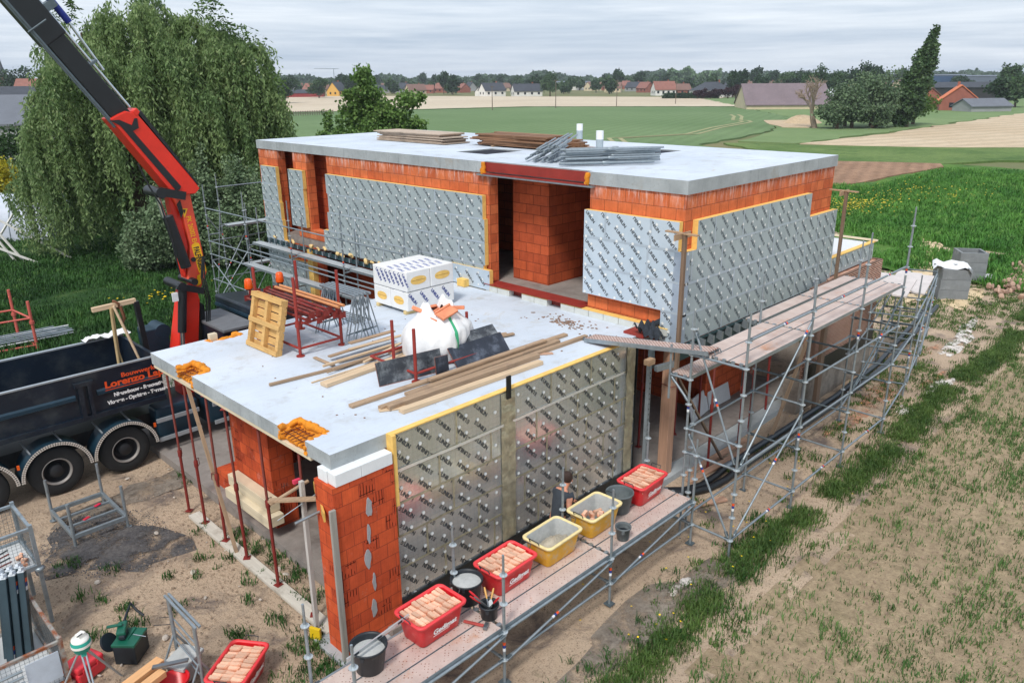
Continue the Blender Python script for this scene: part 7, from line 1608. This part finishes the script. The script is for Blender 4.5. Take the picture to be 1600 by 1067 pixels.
def flowers(name, label, cx, cy, sx, sy, n, z, s, seed):
    rng = np.random.default_rng(seed); P = np.stack([rng.normal(cx, sx, n), rng.normal(cy, sy, n), z+rng.uniform(-.06, .08, n)], 1); a = rng.uniform(0, 6.28, n); V = np.stack([P+np.stack([s*np.cos(a+k*PI/2), s*np.sin(a+k*PI/2), rng.uniform(-.3, .3, n)*s], 1) for k in range(4)], 1).reshape(-1, 3); o = tris(name, V, np.arange(4*n).reshape(n, 4), FLW); kind(o, 'stuff'); tag(o, label, 'flowers')
flowers('meadow_flowers', 'patch of yellow flowers in the meadow beside the upper wall end', 54.5, 20.8, 2.6, 1.0, 420, .5, .055, 1); flowers('meadow_flowers', 'thin scatter of yellow flowers farther up the meadow', 63, 19.5, 4, 2.2, 200, .5, .06, 2); flowers('lawn_flowers', 'few yellow flowers on the lawn beyond the truck bed', 12.2, 32.5, .7, .6, 40, .35, .05, 3); flowers('verge_flowers', 'few yellow dandelions on the soil beside the scaffold', 12, 6.6, 4, .7, 46, .14, .022, 4)

def clods(name, label, X, Y, z, s0, s1, m, seed):
    rng = np.random.default_rng(seed); P = np.stack([X, Y, np.zeros(len(X))+z], 1); P = P[in_view(P)]; n = len(P); s = rng.uniform(s0, s1, n)*rng.choice([.6, 1, 1.6], n, p=[.6, .3, .1]); a = rng.uniform(0, 6.28, n)
    V = np.stack([P+np.stack([s*np.cos(a+k*2.09)*rng.uniform(.7, 1.3, n), s*np.sin(a+k*2.09)*rng.uniform(.7, 1.3, n), -.3*s], 1) for k in range(3)]+[P+np.stack([s*rng.uniform(-.3, .3, n), s*rng.uniform(-.3, .3, n), s*rng.uniform(.5, .9, n)], 1)], 1).reshape(-1, 3); k = np.arange(n)*4
    F = np.concatenate([np.stack([k+a_, k+b_, k+3], 1) for a_, b_ in ((0, 1), (1, 2), (2, 0))]); o = kind(tris(name, V, F, m), 'stuff'); tag(o, label, 'soil')
CLOD = mat('soil_clod', (164, 142, 120), .95, var=.35, scale=3, vscale2=30)
n = 26000; X = rng.uniform(2, 40, n); Y = rng.uniform(-12, 5, n); ok = rng.random(n) < np.clip(1.15-X/32, .1, 1); clods('soil_clods', 'small clods and crumbs of earth over the sandy field', X[ok], Y[ok], .03, .012, .035, CLOD, 31)
n = 9000; X = rng.uniform(1.2, 6.2, n); Y = rng.uniform(9.5, 18, n); ok = ~((X > 5.1) & (Y < 9.9)); clods('soil_clods', 'small clods and crumbs of earth over the front yard', X[ok], Y[ok], .02, .008, .022, CLOD, 32)
n = 9000; X = rng.uniform(4, 26, n); Y = rng.uniform(4.7, 8, n); clods('soil_clods', 'small clods and crumbs of earth beside the scaffolds', X, Y, .02, .008, .024, CLOD, 33)
# ------------------------------------------------------------------ the village, farms and woods in the distance
def at(b, d):
    """ground point d metres deep in the direction b (sideways offset per 1276 of depth, measured from the view axis)"""
    a = math.radians(44.66473)-math.atan((b-800)/1276.5); k = d/math.cos(math.atan((b-800)/1276.5)); return k*math.cos(a), k*math.sin(a)
VIEW_A = math.radians(44.66)
WHITE_W = mat('white_render_wall', (226, 224, 218), .9, var=.05, scale=.5); CREAM_W = mat('cream_wall', (206, 190, 160), .9, var=.08, scale=.5); BRICK_W = mat('old_brick_wall', (150, 92, 76), .9, var=.15, scale=.8); GREY_W = mat('grey_wall', (150, 152, 152), .9, var=.08, scale=.5)
ROOF_D = mat('dark_slate_roof', (62, 66, 74), .8, var=.15, scale=.6); ROOF_R = mat('red_tile_roof', (140, 94, 82), .85, var=.15, scale=.8); ROOF_O = mat('orange_tile_roof', (214, 122, 80), .85, var=.1, scale=.8); ROOF_B = mat('brown_tile_roof', (122, 94, 84), .85, var=.15, scale=.8)
ROOF_P = mat('purple_grey_sheet_roof', (118, 104, 108), .8, var=.12, scale=.25, stretch=(1, 1, .3), dirt=(140, 124, 122)); ROOF_G = mat('corrugated_grey_roof', (104, 108, 116), .75, var=.12, scale=.4); GLASS = mat('dark_window', (34, 40, 48), .2); STEEL_B = mat('blue_cladding', (44, 74, 108), .5, var=.08, scale=.1); CLAD_G = mat('grey_cladding', (92, 102, 116), .5, var=.08, scale=.1)
def house_(name, label, b, d, L, W, hw, hr, ang, wall, roof, group=None, win=3, chim=True, hip=False, cat='house', z=0):
    """gabled house: L along its ridge, W across, ang turns the ridge away from the sideways direction"""
    x, y = at(b, d); t = thing(name, label, cat, (x, y, z), group); R_ = rotz(VIEW_A-PI/2+ang); T = Matrix.Translation((x, y, z)) @ R_.to_4x4(); B_ = lambda mb, n, m, p=t: mb.xf(T).build(n, m, p)
    B_(MB().prism([(-W/2, -.3), (W/2, -.3), (W/2, hw), (0, hw+hr-.15), (-W/2, hw)] if not hip else [(-W/2, -.3), (W/2, -.3), (W/2, hw), (-W/2, hw)], -L/2, L/2, 'x'), 'wall', [wall])
    o = .35; mb = MB(); hx = L/2+.3
    if hip:
        e = L/2-W*.42; vs = [(-hx, -W/2-o, hw-.1), (hx, -W/2-o, hw-.1), (hx, W/2+o, hw-.1), (-hx, W/2+o, hw-.1), (-e, 0, hw+hr), (e, 0, hw+hr)]; mb.add(vs, [(0, 1, 5, 4), (1, 2, 5), (2, 3, 4, 5), (3, 0, 4), (3, 2, 1, 0)])
    else:
        k = hr/(W/2); mb.prism([(-W/2-o, hw-o*k), (-W/2-o, hw-o*k+.22), (0, hw+hr+.22), (0, hw+hr)], -hx, hx, 'x').prism([(W/2+o, hw-o*k), (W/2+o, hw-o*k+.22), (0.002, hw+hr+.22), (0.002, hw+hr)], -hx, hx, 'x')
    rf = B_(mb, 'roof', [roof])
    if chim: B_(MB().box((L*.22, .3, hw+hr+.3), (.6, .6, 1.3)), 'chimney', [BRICK_W], rf)
    for q in range(win): B_(MB().box((-L/2+L*(q+.5)/win, -W/2-.02, hw*.55), (1.1, .06, 1.2)), 'window', [GLASS])
    for q in range(min(win, 2)): B_(MB().box((-L/2-.02, -W*.2+W*.4*q, hw*.55), (.06, 1.0, 1.2)), 'window', [GLASS])
    return t
house_('farmhouse', 'white gabled house with dark roof left of the middle of the village edge', 772, 428, 12, 8, 3.0, 3.6, .5, WHITE_W, ROOF_D)
house_('farmhouse', 'small white outhouse just left of the white gabled house', 752, 432, 4, 4, 2.4, 2.2, 1.4, WHITE_W, ROOF_D, win=0, chim=False)
house_('farmhouse', 'low white house with long dark roof in the middle of the village edge', 826, 428, 15, 8, 2.6, 3.4, .25, WHITE_W, ROOF_D, win=4)
house_('farmhouse', 'white house with red roof beyond the green crop', 1041, 420, 11, 8, 2.9, 3.8, .15, WHITE_W, ROOF_R, win=4)
house_('farmhouse', 'brownish house beside the red roofed white house', 1066, 424, 10, 8, 2.6, 2.8, .2, BRICK_W, ROOF_B)
house_('villa', 'white house with wide grey hipped roof behind the row of dark round trees', 1116, 385, 17, 13, 2.8, 3.8, .1, WHITE_W, ROOF_D, hip=True, win=5)
house_('barn', 'long barn with purple grey sheet roof at the far edge of the green crop', 1228, 234, 23, 19, 1.3, 5.4, -.1, CREAM_W, ROOF_P, win=0, chim=False, cat='barn')
house_('shed', 'long low shed with pale roof behind the purple grey barn', 1298, 262, 26, 8, 2.6, 2.0, .05, GREY_W, mat('pale_sheet_roof', (206, 210, 214), .7), win=0, chim=False, cat='shed')
house_('farmhouse', 'farmhouse with bright orange roof half hidden by the dark trees', 1347, 250, 8, 7, 3.0, 3.2, .3, BRICK_W, ROOF_O, win=1)
house_('farmhouse', 'red brick house with orange roof and broad gable right of the poplar', 1507, 212, 9, 9, 2.6, 3.6, 1.15, BRICK_W, ROOF_O, win=2)
house_('shed', 'low grey lean-to shed in front of the red brick farmhouse', 1546, 203, 11, 7, 1.4, 1.6, .15, GREY_W, ROOF_G, win=0, chim=False, cat='shed')
house_('barn', 'long open barn with dark roof behind the red brick farmhouse', 1515, 290, 30, 12, 4.6, 1.6, .0, mat('dark_barn_wall', (52, 52, 54), .9), ROOF_D, win=0, chim=False, cat='barn')
house_('shed', 'narrow brick shed at the foot of the poplar', 1461, 226, 4, 5, 3.4, 2.0, 1.3, BRICK_W, ROOF_B, win=0, chim=False, cat='shed')
house_('warehouse', 'big blue clad warehouse on the horizon at the right', 1479, 640, 30, 22, 8.4, .6, 0, STEEL_B, CLAD_G, win=0, chim=False, cat='warehouse')
house_('warehouse', 'wide grey clad warehouse on the horizon at the right edge', 1550, 620, 46, 22, 7.6, .6, 0, CLAD_G, CLAD_G, win=4, chim=False, cat='warehouse')
house_('warehouse', 'white industrial hall in the village left of the single tall tree', 898, 640, 30, 20, 5.5, .8, .05, WHITE_W, CLAD_G, win=3, chim=False, cat='warehouse')
house_('house', 'cream gabled house with yellowish front at the left of the village', 529, 470, 9, 8, 3, 4.6, 1.2, mat('yellow_wall', (214, 168, 84), .9), ROOF_D)
house_('house', 'low dark barn with red door end at the far left of the village', 476, 450, 22, 9, 2.2, 1.6, .1, mat('dark_red_wall', (140, 52, 50), .9), ROOF_D, win=0, chim=False)
rg = random.Random(31); protos = {}
VG = (('village house with dark roof in the far strip of houses', GREY_W, ROOF_D), ('village house with brown roof in the far strip of houses', CREAM_W, ROOF_B), ('village house with red roof in the far strip of houses', BRICK_W, ROOF_R))
for k, b in enumerate([448, 462, 492, 505, 518, 545, 556, 598, 612, 634, 652, 668, 682, 696, 711, 724, 738, 790, 868, 930, 948, 962, 978, 996, 1012, 1084, 1098, 1148, 1172, 1196, 1206, 1228, 1246, 1262, 1284, 1376, 1396, 1412, 40, 62]):
    lab, w, r_ = VG[(k*7+k//3) % 3]; d = rg.uniform(500, 700) if b > 100 else 420
    if lab not in protos: protos[lab] = house_('village_house', lab, b, d, 12, 8, 3.0, 3.8, rg.uniform(-.6, .6), w, r_, 'houses of the far village')
    else:
        x, y = at(b, d); dup(protos[lab], (x, y, 0), (0, 0, rg.uniform(-.8, .8)), lab, scale=(rg.uniform(.7, 1.15), .9, rg.uniform(.7, .95)))
# left edge: barn roofs, church
house_('barn', 'wide barn with corrugated grey roof at the left edge behind the garden', 8, 92, 20, 15, 4.6, 2.7, .04, GREY_W, ROOF_G, win=0, chim=False, cat='barn')
house_('barn', 'longer grey barn roof with pale skylights behind the corrugated barn', -20, 125, 34, 14, 5.2, 2.6, .08, GREY_W, ROOF_D, win=0, chim=False, cat='barn')
house_('house', 'pale house with dark roof above the barn roofs at the left edge', 42, 190, 16, 9, 5.2, 2.6, .1, CREAM_W, ROOF_D, win=4)
house_('house', 'red roofed house beside the round tree near the church', 64, 260, 12, 9, 6.6, 3.2, .2, BRICK_W, ROOF_R, win=3)
x, y = at(10, 480); ch = thing('church', 'church tower with slender dark spire at the left edge of the skyline', 'church', (x, y, 0))
MB().bb((x-2.4, y-2.4, 0), (x+2.4, y+2.4, 13)).build('tower', [BRICK_W], ch); MB().lathe([(2.7, 13), (1.1, 17.5), (0, 24)], (x, y, 0), 8, smooth=False).build('spire', [ROOF_D], ch); MB().bb((x+2.4, y-3.5, 0), (x+18, y+3.5, 7)).build('nave', [BRICK_W], ch)
# trees of the plain
FARL = leaf_mat('distant_leaves', (56, 82, 50), (80, 106, 66), (102, 120, 84), .5, .12, .2); FARD = leaf_mat('distant_dark_leaves', (44, 66, 44), (62, 88, 56), None, .5, .12, .2); PURP = leaf_mat('dark_purple_leaves', (52, 30, 36), (70, 42, 46), None, .5, .4, .2)
def far_proto(h, w, m, sd, name, lab, grp): return round_tree(0, 5000, h, w, m, sd, lab, name, 900, 1.3, grp, .25)
FT = [far_proto(9, 4.5, FARL, 71, 'distant_tree', 'green tree among the houses of the far village', 'trees of the far village'), far_proto(11, 4, FARD, 72, 'distant_tree', 'green tree among the houses of the far village', 'trees of the far village'), far_proto(7, 4.5, FARL, 73, 'distant_tree', 'green tree among the houses of the far village', 'trees of the far village')]
first = [True]*3
for k in range(150):
    b = 430+k*7.9+rg.uniform(-4, 4); d = rg.uniform(470, 820); x, y = at(b, d); i = rg.randrange(3); s = rg.uniform(.75, 1.25)
    if 1440 < b < 1600 and d < 700: continue
    if first[i]: FT[i].location = (x, y, 0); first[i] = False; ROOT[FT[i].name] = (x, y, 0)
    else: dup(FT[i], (x, y, 0), (0, 0, rg.uniform(0, 6)), scale=(s, s, s*rg.uniform(.85, 1.2)))
def single(b, d, h, w, m, sd, lab, name='broadleaf_tree', n=2600, leaf=.8, group=None):
    x, y = at(b, d); return round_tree(x, y, h, w, m, sd, lab, name, n, leaf, group)
single(863, 410, 12.5, 6.5, FARL, 81, 'single tall round tree standing at the edge of the bare field')
for k, (b, d, h, w) in enumerate(((1150, 370, 11, 3), (1164, 372, 12.5, 3.4), (1196, 380, 9.5, 4))): single(b, d, h, w, FARD, 90+k, ('slim dark tree left of the purple grey barn, shorter of the two', 'slim dark tree left of the purple grey barn, taller of the two', 'dark tree right behind the purple grey barn')[k])
for k, b in enumerate((1095, 1103, 1116, 1127, 1143, 1155)): single(b, 345, 3.6+.6*(k % 2)+(1.2 if k > 3 else 0), 2.6+(.8 if k > 3 else 0), PURP, 100+k, 'clipped dark purple tree in the row before the hipped roof house', 'purple_tree', 1200, .5, 'dark purple trees in a row')
for k, (b, d, h, w, lab) in enumerate(((1278, 330, 13, 6, 'tall green tree behind the pale roofed shed, left one'), (1300, 345, 11, 6, 'green tree behind the pale roofed shed, middle one'), (1322, 330, 12, 6, 'green tree behind the pale roofed shed, right one'), (1355, 320, 14, 8, 'broad green tree rising behind the orange farmhouse roof'), (1236, 430, 11, 9, 'dark clump of trees right of the village above the barn roof'), (1258, 430, 12, 9, 'dark rounded tree next to the clump above the barn roof'), (1583, 280, 14, 4, 'tall loose tree at the right edge of the picture'), (1575, 230, 8, 5, 'bushy tree at the right edge beside the sheds'), (1598, 225, 8.5, 4, 'dark tree cut by the right edge of the picture'), (1505, 420, 9, 7, 'round dark tree in front of the warehouses'), (1450, 260, 9, 4.5, 'yellowish tree between the poplar and the brick farmhouse'), (30, 300, 16, 8, 'big round tree beside the church spire'), (78, 230, 9, 5, 'tree at the left edge above the barn roofs'), (446, 330, 10, 6, 'tree beside the willow at the start of the village'), (500, 420, 10, 7, 'dark tree above the yellow gabled house'), (550, 430, 12, 5, 'tree behind the loose green tree in the village'))):
    single(b, d, h, w, FARD if k % 2 else FARL, 120+k, lab)
hg = thing('hedge', 'dark clipped hedge before the hipped roof house', 'hedge', (*at(1075, 352), 0)); rng = np.random.default_rng(8)
a, b_ = Vector((*at(1042, 352), 0)), Vector((*at(1128, 350), 0)); s = rng.random((7000, 1)); P = np.array(a)+s*np.array(b_-a)+rng.normal(0, .5, (7000, 3))*np.array([1, 1, 0])+np.stack([np.zeros(7000), np.zeros(7000), rng.uniform(0, 2.2, 7000)], 1); V, F = leaves(P, .5, .25, rng); tris('foliage', V, F, FARD, hg)
def wood_band(name, lab, b0, b1, d, spread, h, n, leaf, m, sd):
    rng = np.random.default_rng(sd); b = rng.uniform(b0, b1, n); dd = d+rng.uniform(-spread, spread, n); an = VIEW_A-np.arctan((b-800)/1276.5); k = dd/np.cos(np.arctan((b-800)/1276.5)); H = h*(.45+.9*vnoise(b, b*0, 14, sd)*.6+.5*vnoise(b, b*0, 47, sd+1)); z = H*rng.random(n)**.6
    P = np.stack([k*np.cos(an), k*np.sin(an), z], 1); V, F = leaves(P, leaf, leaf*.6, rng); o = kind(tris(name, V, F, m), 'stuff'); tag(o, lab, 'woods')
WOODM = leaf_mat('far_wood_leaves', (58, 82, 58), (78, 100, 72), None, .5, .03, .2)
wood_band('far_woods', 'dark band of woods and gardens along the whole horizon', 380, 1640, 1000, 90, 12, 34000, 3.2, WOODM, 5)
wood_band('far_woods', 'low belt of trees and gardens behind the left barn roofs', -60, 150, 700, 60, 9, 4000, 2.2, WOODM, 6)
wood_band('far_wood', 'rounded pale green wood on the horizon right of the middle', 1048, 1128, 820, 30, 16, 6000, 2.4, leaf_mat('pale_wood_leaves', (84, 112, 74), (104, 128, 90), None, .5, .05, .2), 9)
# poles, fence, masts
PW = mat('grey_pole_wood', (112, 100, 88), .9)
for b, d, h, lab in ((872, 248, 8.5, 'wooden utility pole at the far edge of the green crop, left one'), (968, 262, 8.2, 'wooden utility pole at the far edge of the green crop, middle one'), (1061, 280, 7.5, 'wooden utility pole at the far edge of the green crop, right one'), (772, 235, 7, 'wooden utility pole left of all on the field bank')):
    x, y = at(b, d); u = thing('utility_pole', lab, 'pole', (x, y, 0)); MB().tube((x, y, -.2), (x, y, h), .14, 7, r2=.09).build('pole_shaft', [PW], u, fix=False); MB().beam((x-.5, y+.5, h-.4), (x+.5, y-.5, h-.4), .1, .1).build('crossarm', [PW], u)
fx0, fy0 = at(438, 205); fx1, fy1 = at(520, 215); fn = thing('field_fence', 'wooden rail fence at the left edge of the fields beside the willow', 'fence', (fx0, fy0, 0)); n = 22
for k in range(n+1): x, y = fx0+(fx1-fx0)*k/n, fy0+(fy1-fy0)*k/n; MB().bb((x-.07, y-.07, -.1), (x+.07, y+.07, 1.3)).build('fence_post', [PW], fn)
for z in (.6, 1.1): MB().beam((fx0, fy0, z), (fx1, fy1, z), .05, .12).build('fence_rail', [PW], fn)
x, y = at(526, 900); ck = thing('tower_crane', 'thin pale tower crane far off above the village at the left', 'crane', (x, y, 0)); MB().beam((x, y, 0), (x, y, 21), .5, .5).build('mast', [GALV], ck); MB().beam((x-15, y+15, 21), (x+4, y-4, 20.4), .4, .5).build('jib', [GALV], ck)
# sand and farm clutter round the bare tree
sheet('sand_pile_base', [(138, 62), (150, 66), (160, 76), (156, 80), (146, 74), (136, 66)], .2, mat('pale_sand', (186, 164, 134), .95, var=.15, scale=2))
sp = thing('sand_heap', 'pale heap of sand behind the bare tree', 'heap', (152, 70, 0)); mb = MB(); rings = [[(152+(3.6*(1-f)+.1)*math.cos(2*PI*i/20)*(1.3+.2*math.sin(3*i)), 70+(3.6*(1-f)+.1)*math.sin(2*PI*i/20), 1.5*math.sin(f*PI/2)*(1+.12*math.sin(2.3*i))) for i in range(20)] for f in (0, .25, .5, .75, 1)]; loft(mb, rings, 0, False, True); mb.build('sand', [mat('pale_sand', (0, 0, 0))], sp, fix=False)
# well rings, sheet, rubble at the right rear
RING = mat('grey_concrete_ring', (128, 132, 134), .9, var=.16, scale=3, bmp=.3, dirt=(168, 170, 170), dirt_amt=(.6, .75), rnd=.06)
def ring(x, y, z, a, lab): 
    mb = MB(); s, w, h = .56, .1, .42
    for p, q in (((-s, -s), (s, -s+w)), ((-s, s-w), (s, s)), ((-s, -s+w+.0005), (-s+w, s-w-.0005)), ((s-w, -s+w+.0005), (s, s-w-.0005))): mb.bb((p[0], p[1], 0), (q[0], q[1], h))
    return one(mb, 'concrete_ring', [RING], lab, 'concrete ring', (x, y, z), (0, 0, a), 'square concrete rings stacked behind the house')
for k, w_ in enumerate(('lowest', 'middle', 'topmost')):
    ring(35.0, 8.95, .02+.43*k, .55+.03*k, 'square grey concrete ring, %s of the nearer stack under the white sheet' % w_); ring(38.9, 9.35, .02+.43*k, .62-.03*k, 'square grey concrete ring, %s of the farther open stack' % w_)
mb = MB(); nn = 10; P_ = [(34.3+1.5*i/nn+.4*j/nn, 9.5-1.35*j/nn+.5*i/nn, 1.33+.05*math.sin(i*.8+j)+.03*math.sin(j*1.7)-.10*max(0, abs(j-5)-4)) for j in range(nn+1) for i in range(nn+1)]; mb.add(P_+[(a, b, c-.02) for a, b, c in P_], [(j*(nn+1)+i, j*(nn+1)+i+1, (j+1)*(nn+1)+i+1, (j+1)*(nn+1)+i) for j in range(nn) for i in range(nn)], 0, True)
tag(mb.build('white_sheet', [WRAP], fix=False), 'stiff white sheet lying over the nearer stack of concrete rings', 'sheet')
one(MB().box((0, 0, 0), (.9, .6, .04)), 'white_slab', [PALE_P], 'flat white slab on the sand behind the concrete rings', 'slab', (39.9, 8.6, .06), (0, 0, .4))
rb = None; rg = random.Random(14); RUB = mat('pinkish_rubble', (172, 142, 124), .95, var=.25, scale=2, rnd=.25)
for k in range(150):
    f = rg.random()*1.02; x, y = 36.6+7.5*f+rg.gauss(0, .3), 7.35+.35*f+rg.gauss(0, .3); z = .05+.32*rg.random()*(1-abs(rg.gauss(0, .3)))
    if rb is None: rb = MB().lathe([(0, -.2), (.22, -.16), (.3, 0), (.2, .17), (0, .2)], (0, 0, 0), 6, smooth=False).build('rubble_block', [RUB]); o = rb
    else: o = rb.copy(); COL.objects.link(o)
    s = rg.uniform(.16, .46); o.location = (x, y, z); o.scale = (s*1.3, s, s*.8); o.rotation_euler = (rg.uniform(0, 3), rg.uniform(0, 3), rg.uniform(0, 6)); tag(o, 'pinkish lump in the long rubble bank at the right edge', 'rubble', 'lumps of the rubble bank')
SAND = ground_mat('bare_sand', (206, 182, 146), (222, 200, 166), None, .8, 6, bmp=.4, bs=12, fine=.15)
LIME = ground_mat('lime_dust', (212, 204, 196), (228, 222, 216), (190, 172, 154), 1.5, 6, bmp=.4, bs=14, fine=.15, s3=2)
BRICKD = ground_mat('brick_dust', (186, 130, 102), (200, 150, 120), (164, 136, 112), 1.5, 6, bmp=.4, bs=14, fine=.25, s3=2)
def thin_out(m, lo, hi, sc):
    t = m.node_tree; tr = t.nodes.new('ShaderNodeBsdfTransparent'); mx = t.nodes.new('ShaderNodeMixShader'); t.links.new(ramp(t, noise(t, coord(t), sc, 7, .75), lo, hi), mx.inputs[0]); t.links.new(tr.outputs[0], mx.inputs[1]); t.links.new(t.nodes['Principled BSDF'].outputs[0], mx.inputs[2]); t.links.new(mx.outputs[0], t.nodes['Material Output'].inputs[0])
for m_t, lo_, hi_ in ((LIME, .44, .56), (BRICKD, .46, .62), (SAND, .38, .5)): thin_out(m_t, lo_, hi_, 2.6)
def blot(name, cx, cy, rx, ry, z, m, sd, a=0):
    rg = random.Random(sd); n = 26; ph = [rg.uniform(0, 6) for _ in range(4)]; pts = []
    for i in range(n):
        t = 2*PI*i/n; r = 1+.22*math.sin(2*t+ph[0])+.18*math.sin(3*t+ph[1])+.14*math.sin(5*t+ph[2])+.1*math.sin(8*t+ph[3]); u, v = rx*r*math.cos(t), ry*r*math.sin(t); pts.append((cx+u*math.cos(a)-v*math.sin(a), cy+u*math.sin(a)+v*math.cos(a)))
    mb = MB(); mb.add([(cx, cy, z+.02)]+[(p[0], p[1], z-.03) for p in pts]+[((p[0]*.75+cx*.25), (p[1]*.75+cy*.25), z+.012) for p in pts], [(0, 1+n+i, 1+n+(i+1) % n) for i in range(n)]+[(1+i, 1+(i+1) % n, 1+n+(i+1) % n, 1+n+i) for i in range(n)], 0, True); kind(mb.build(name, m, fix=True))
blot('bare_sand', 39, 10.8, 4.2, 1.1, .12, SAND, 1, .15); blot('bare_sand', 45, 12.8, 2.2, .5, .14, SAND, 2, .3); blot('bare_sand', 35.3, 8.6, 1.5, .9, .06, SAND, 3)
blot('lime_spill', 29.5, 6.9, 2.2, .35, .05, LIME, 4, .1); blot('lime_spill', 24.2, 6.0, .9, .22, .05, LIME, 5); blot('lime_spill', 21.6, 6.1, .4, .18, .05, LIME, 6); blot('lime_spill', 10.6, 6.2, .3, .18, .05, LIME, 7)
blot('brick_dust', 21.6, 7.0, 2.2, .4, .05, BRICKD, 8, .05); blot('brick_dust', 27.5, 7.2, .7, .2, .06, BRICKD, 9); blot('brick_dust', 24.6, 6.3, 1.0, .12, .05, BRICKD, 10)
EARTH = ground_mat('grey_earth', (128, 118, 108), (148, 138, 126), (104, 98, 92), 1.5, 6, bmp=.6, bs=14, fine=.3, s3=2); thin_out(EARTH, .36, .6, 1.6); DGRAV = ground_mat('dark_gravel_bed', (96, 94, 96), (124, 120, 118), (80, 80, 84), 2, 16, bmp=1, bs=40, fine=.5, s3=3); thin_out(DGRAV, .36, .54, 1.8)
blot('dark_gravel', 3.85, 15.3, 1.0, 1.5, .03, DGRAV, 12); blot('grey_earth', 5.6, 16.9, 1.6, .6, .03, EARTH, 13)
blot('grey_earth', 9.9, 6.1, 2.4, .5, .045, EARTH, 11)
# left lawn: rack with tubes, polytunnel, poles
lr = thing('post_rack', 'pinkish red post rack with galvanised tubes on the lawn at the left edge', 'rack', (5.2, 30, 0)); PINKR = mat('faded_red_steel', (196, 96, 84), .6, var=.15)
for x, y, h in ((6.5, 29.6, 1.75), (6.35, 31.2, 1.9), (4.3, 29.9, 1.7), (4.2, 31.4, 1.7)): MB().tube((x, y, 0), (x, y, h), .05, 8).tube((x, y, 0), (x, y, .04), .12, 10).tube((x, y, .95), (x, y, 1.05), .08, 10).build('post', [PINKR], lr, fix=False)
for a, b in (((6.5, 29.6), (6.35, 31.2)), ((6.5, 29.6), (4.3, 29.9)), ((6.35, 31.2), (4.2, 31.4))):
    for z in (.18, 1.15): MB().tube(a+(z,), b+(z,), .035, 7).build('rail', [PINKR], lr, fix=False)
rg = random.Random(6)
for k in range(18): o = one(MB().tube((-1.9, 0, 0), (1.9, 0, 0), .026, 7), 'steel_tube', [GALV if k % 4 else WHITE_ST], 'galvanised tube in the bundle on the pinkish rack at the left edge', 'tube', (5.7+rg.uniform(-.3, .3), 29.95+.12*(k % 9), .28+.07*(k//9)+.03*(k % 2)), (0, 0, -.06+rg.uniform(-.03, .03)), 'tubes on the rack on the lawn')
ct = thing('dark_container', 'dark slanting container end with bright edge at the left edge of the lawn', 'container', (4.6, 32.8, 0)); MB().prism([(2.6, .0), (5.9, 0), (4.3, 2.7), (2.6, 3.4)], 32.2, 34.0, 'y').build('shell', [CRANE_K], ct); MB().beam((5.92, 32.2, .05), (4.32, 32.2, 2.72), .07, .07).build('bright_edge', [ALU], ct)
FILMW = mat('translucent_film', (186, 192, 204), .4, var=.12, scale=.8, stretch=(1, 1, 3), bmp=.6, bscale=2)
pt_ = thing('plastic_tunnel', 'low plastic film garden tunnel at the left edge of the lawn', 'garden tunnel', (12, 51, 0)); mb = MB(); dx = Vector((.703, -.711, 0)); dy = Vector((.711, .703, 0)); o0 = Vector((12.0, 51.4, 0)); n = 14
P_ = []
for i in range(27):
    for j in range(n+1):
        a = PI*j/n; u = -11+12.2*i/26; r = 1.9*(1+.02*math.sin(i*2.1)); P_.append(o0+dx*u+dy*(-r*math.cos(a)+r)+Vector((0, 0, 2.6*math.sin(a)**.8*(1-.03*abs(math.sin(i*1.05))))))
mb.add(P_, [(i*(n+1)+j, (i+1)*(n+1)+j, (i+1)*(n+1)+j+1, i*(n+1)+j+1) for i in range(26) for j in range(n)], 0, True); mb.add([o0+dx*1.2+dy*(1.9-1.9*math.cos(PI*j/n))+Vector((0, 0, 2.55*math.sin(PI*j/n)**.8)) for j in range(n+1)], [tuple(range(n+1))]); mb.build('film', [FILMW], pt_, fix=False)
for i in range(7): MB().pipe([o0+dx*(-10.5+1.9*i)+dy*(1.9-1.93*math.cos(PI*j/10))+Vector((0, 0, 2.63*math.sin(PI*j/10)**.8)) for j in range(11)], .03, 5).build('hoop', [GALV], pt_, fix=False)
WPOLE = mat('pale_pole', (206, 204, 198), .7, var=.1)
for k, (p, q) in enumerate((((10.65, 44.4, .05), (8.2, 47.2, 1.5)), ((12.2, 44.6, .05), (9.6, 48.0, 2.3)), ((10.2, 45.2, .05), (9.4, 46.6, 1.9)), ((9.2, 45.9, .05), (9.3, 46.8, 1.8)), ((9.9, 45.5, .05), (9.2, 46.3, 1.7)), ((8.6, 46.4, .05), (10.8, 47.6, 2.4)))): timber('garden_pole', p, q, .09, .09, WPOLE, 'pale pole leaning in the tangle before the plastic tunnel', 'pole', 'poles before the plastic tunnel')

# the air over the plain
HZ = bpy.data.materials.new('haze'); HZ.use_nodes = True; t = HZ.node_tree
for n_ in list(t.nodes): t.nodes.remove(n_)
o_n = t.nodes.new('ShaderNodeOutputMaterial'); pv = t.nodes.new('ShaderNodeVolumePrincipled'); pv.inputs['Color'].default_value = (.86, .92, 1, 1); pv.inputs['Density'].default_value = .00022; pv.inputs['Anisotropy'].default_value = .2; t.links.new(pv.outputs[0], o_n.inputs['Volume'])
kind(MB().bb((-700, -900, -1.2), (1300, 1250, 27)).build('haze', [HZ]), 'stuff'); tag(bpy.data.objects['haze'], 'thin pale haze over the plain', 'haze')
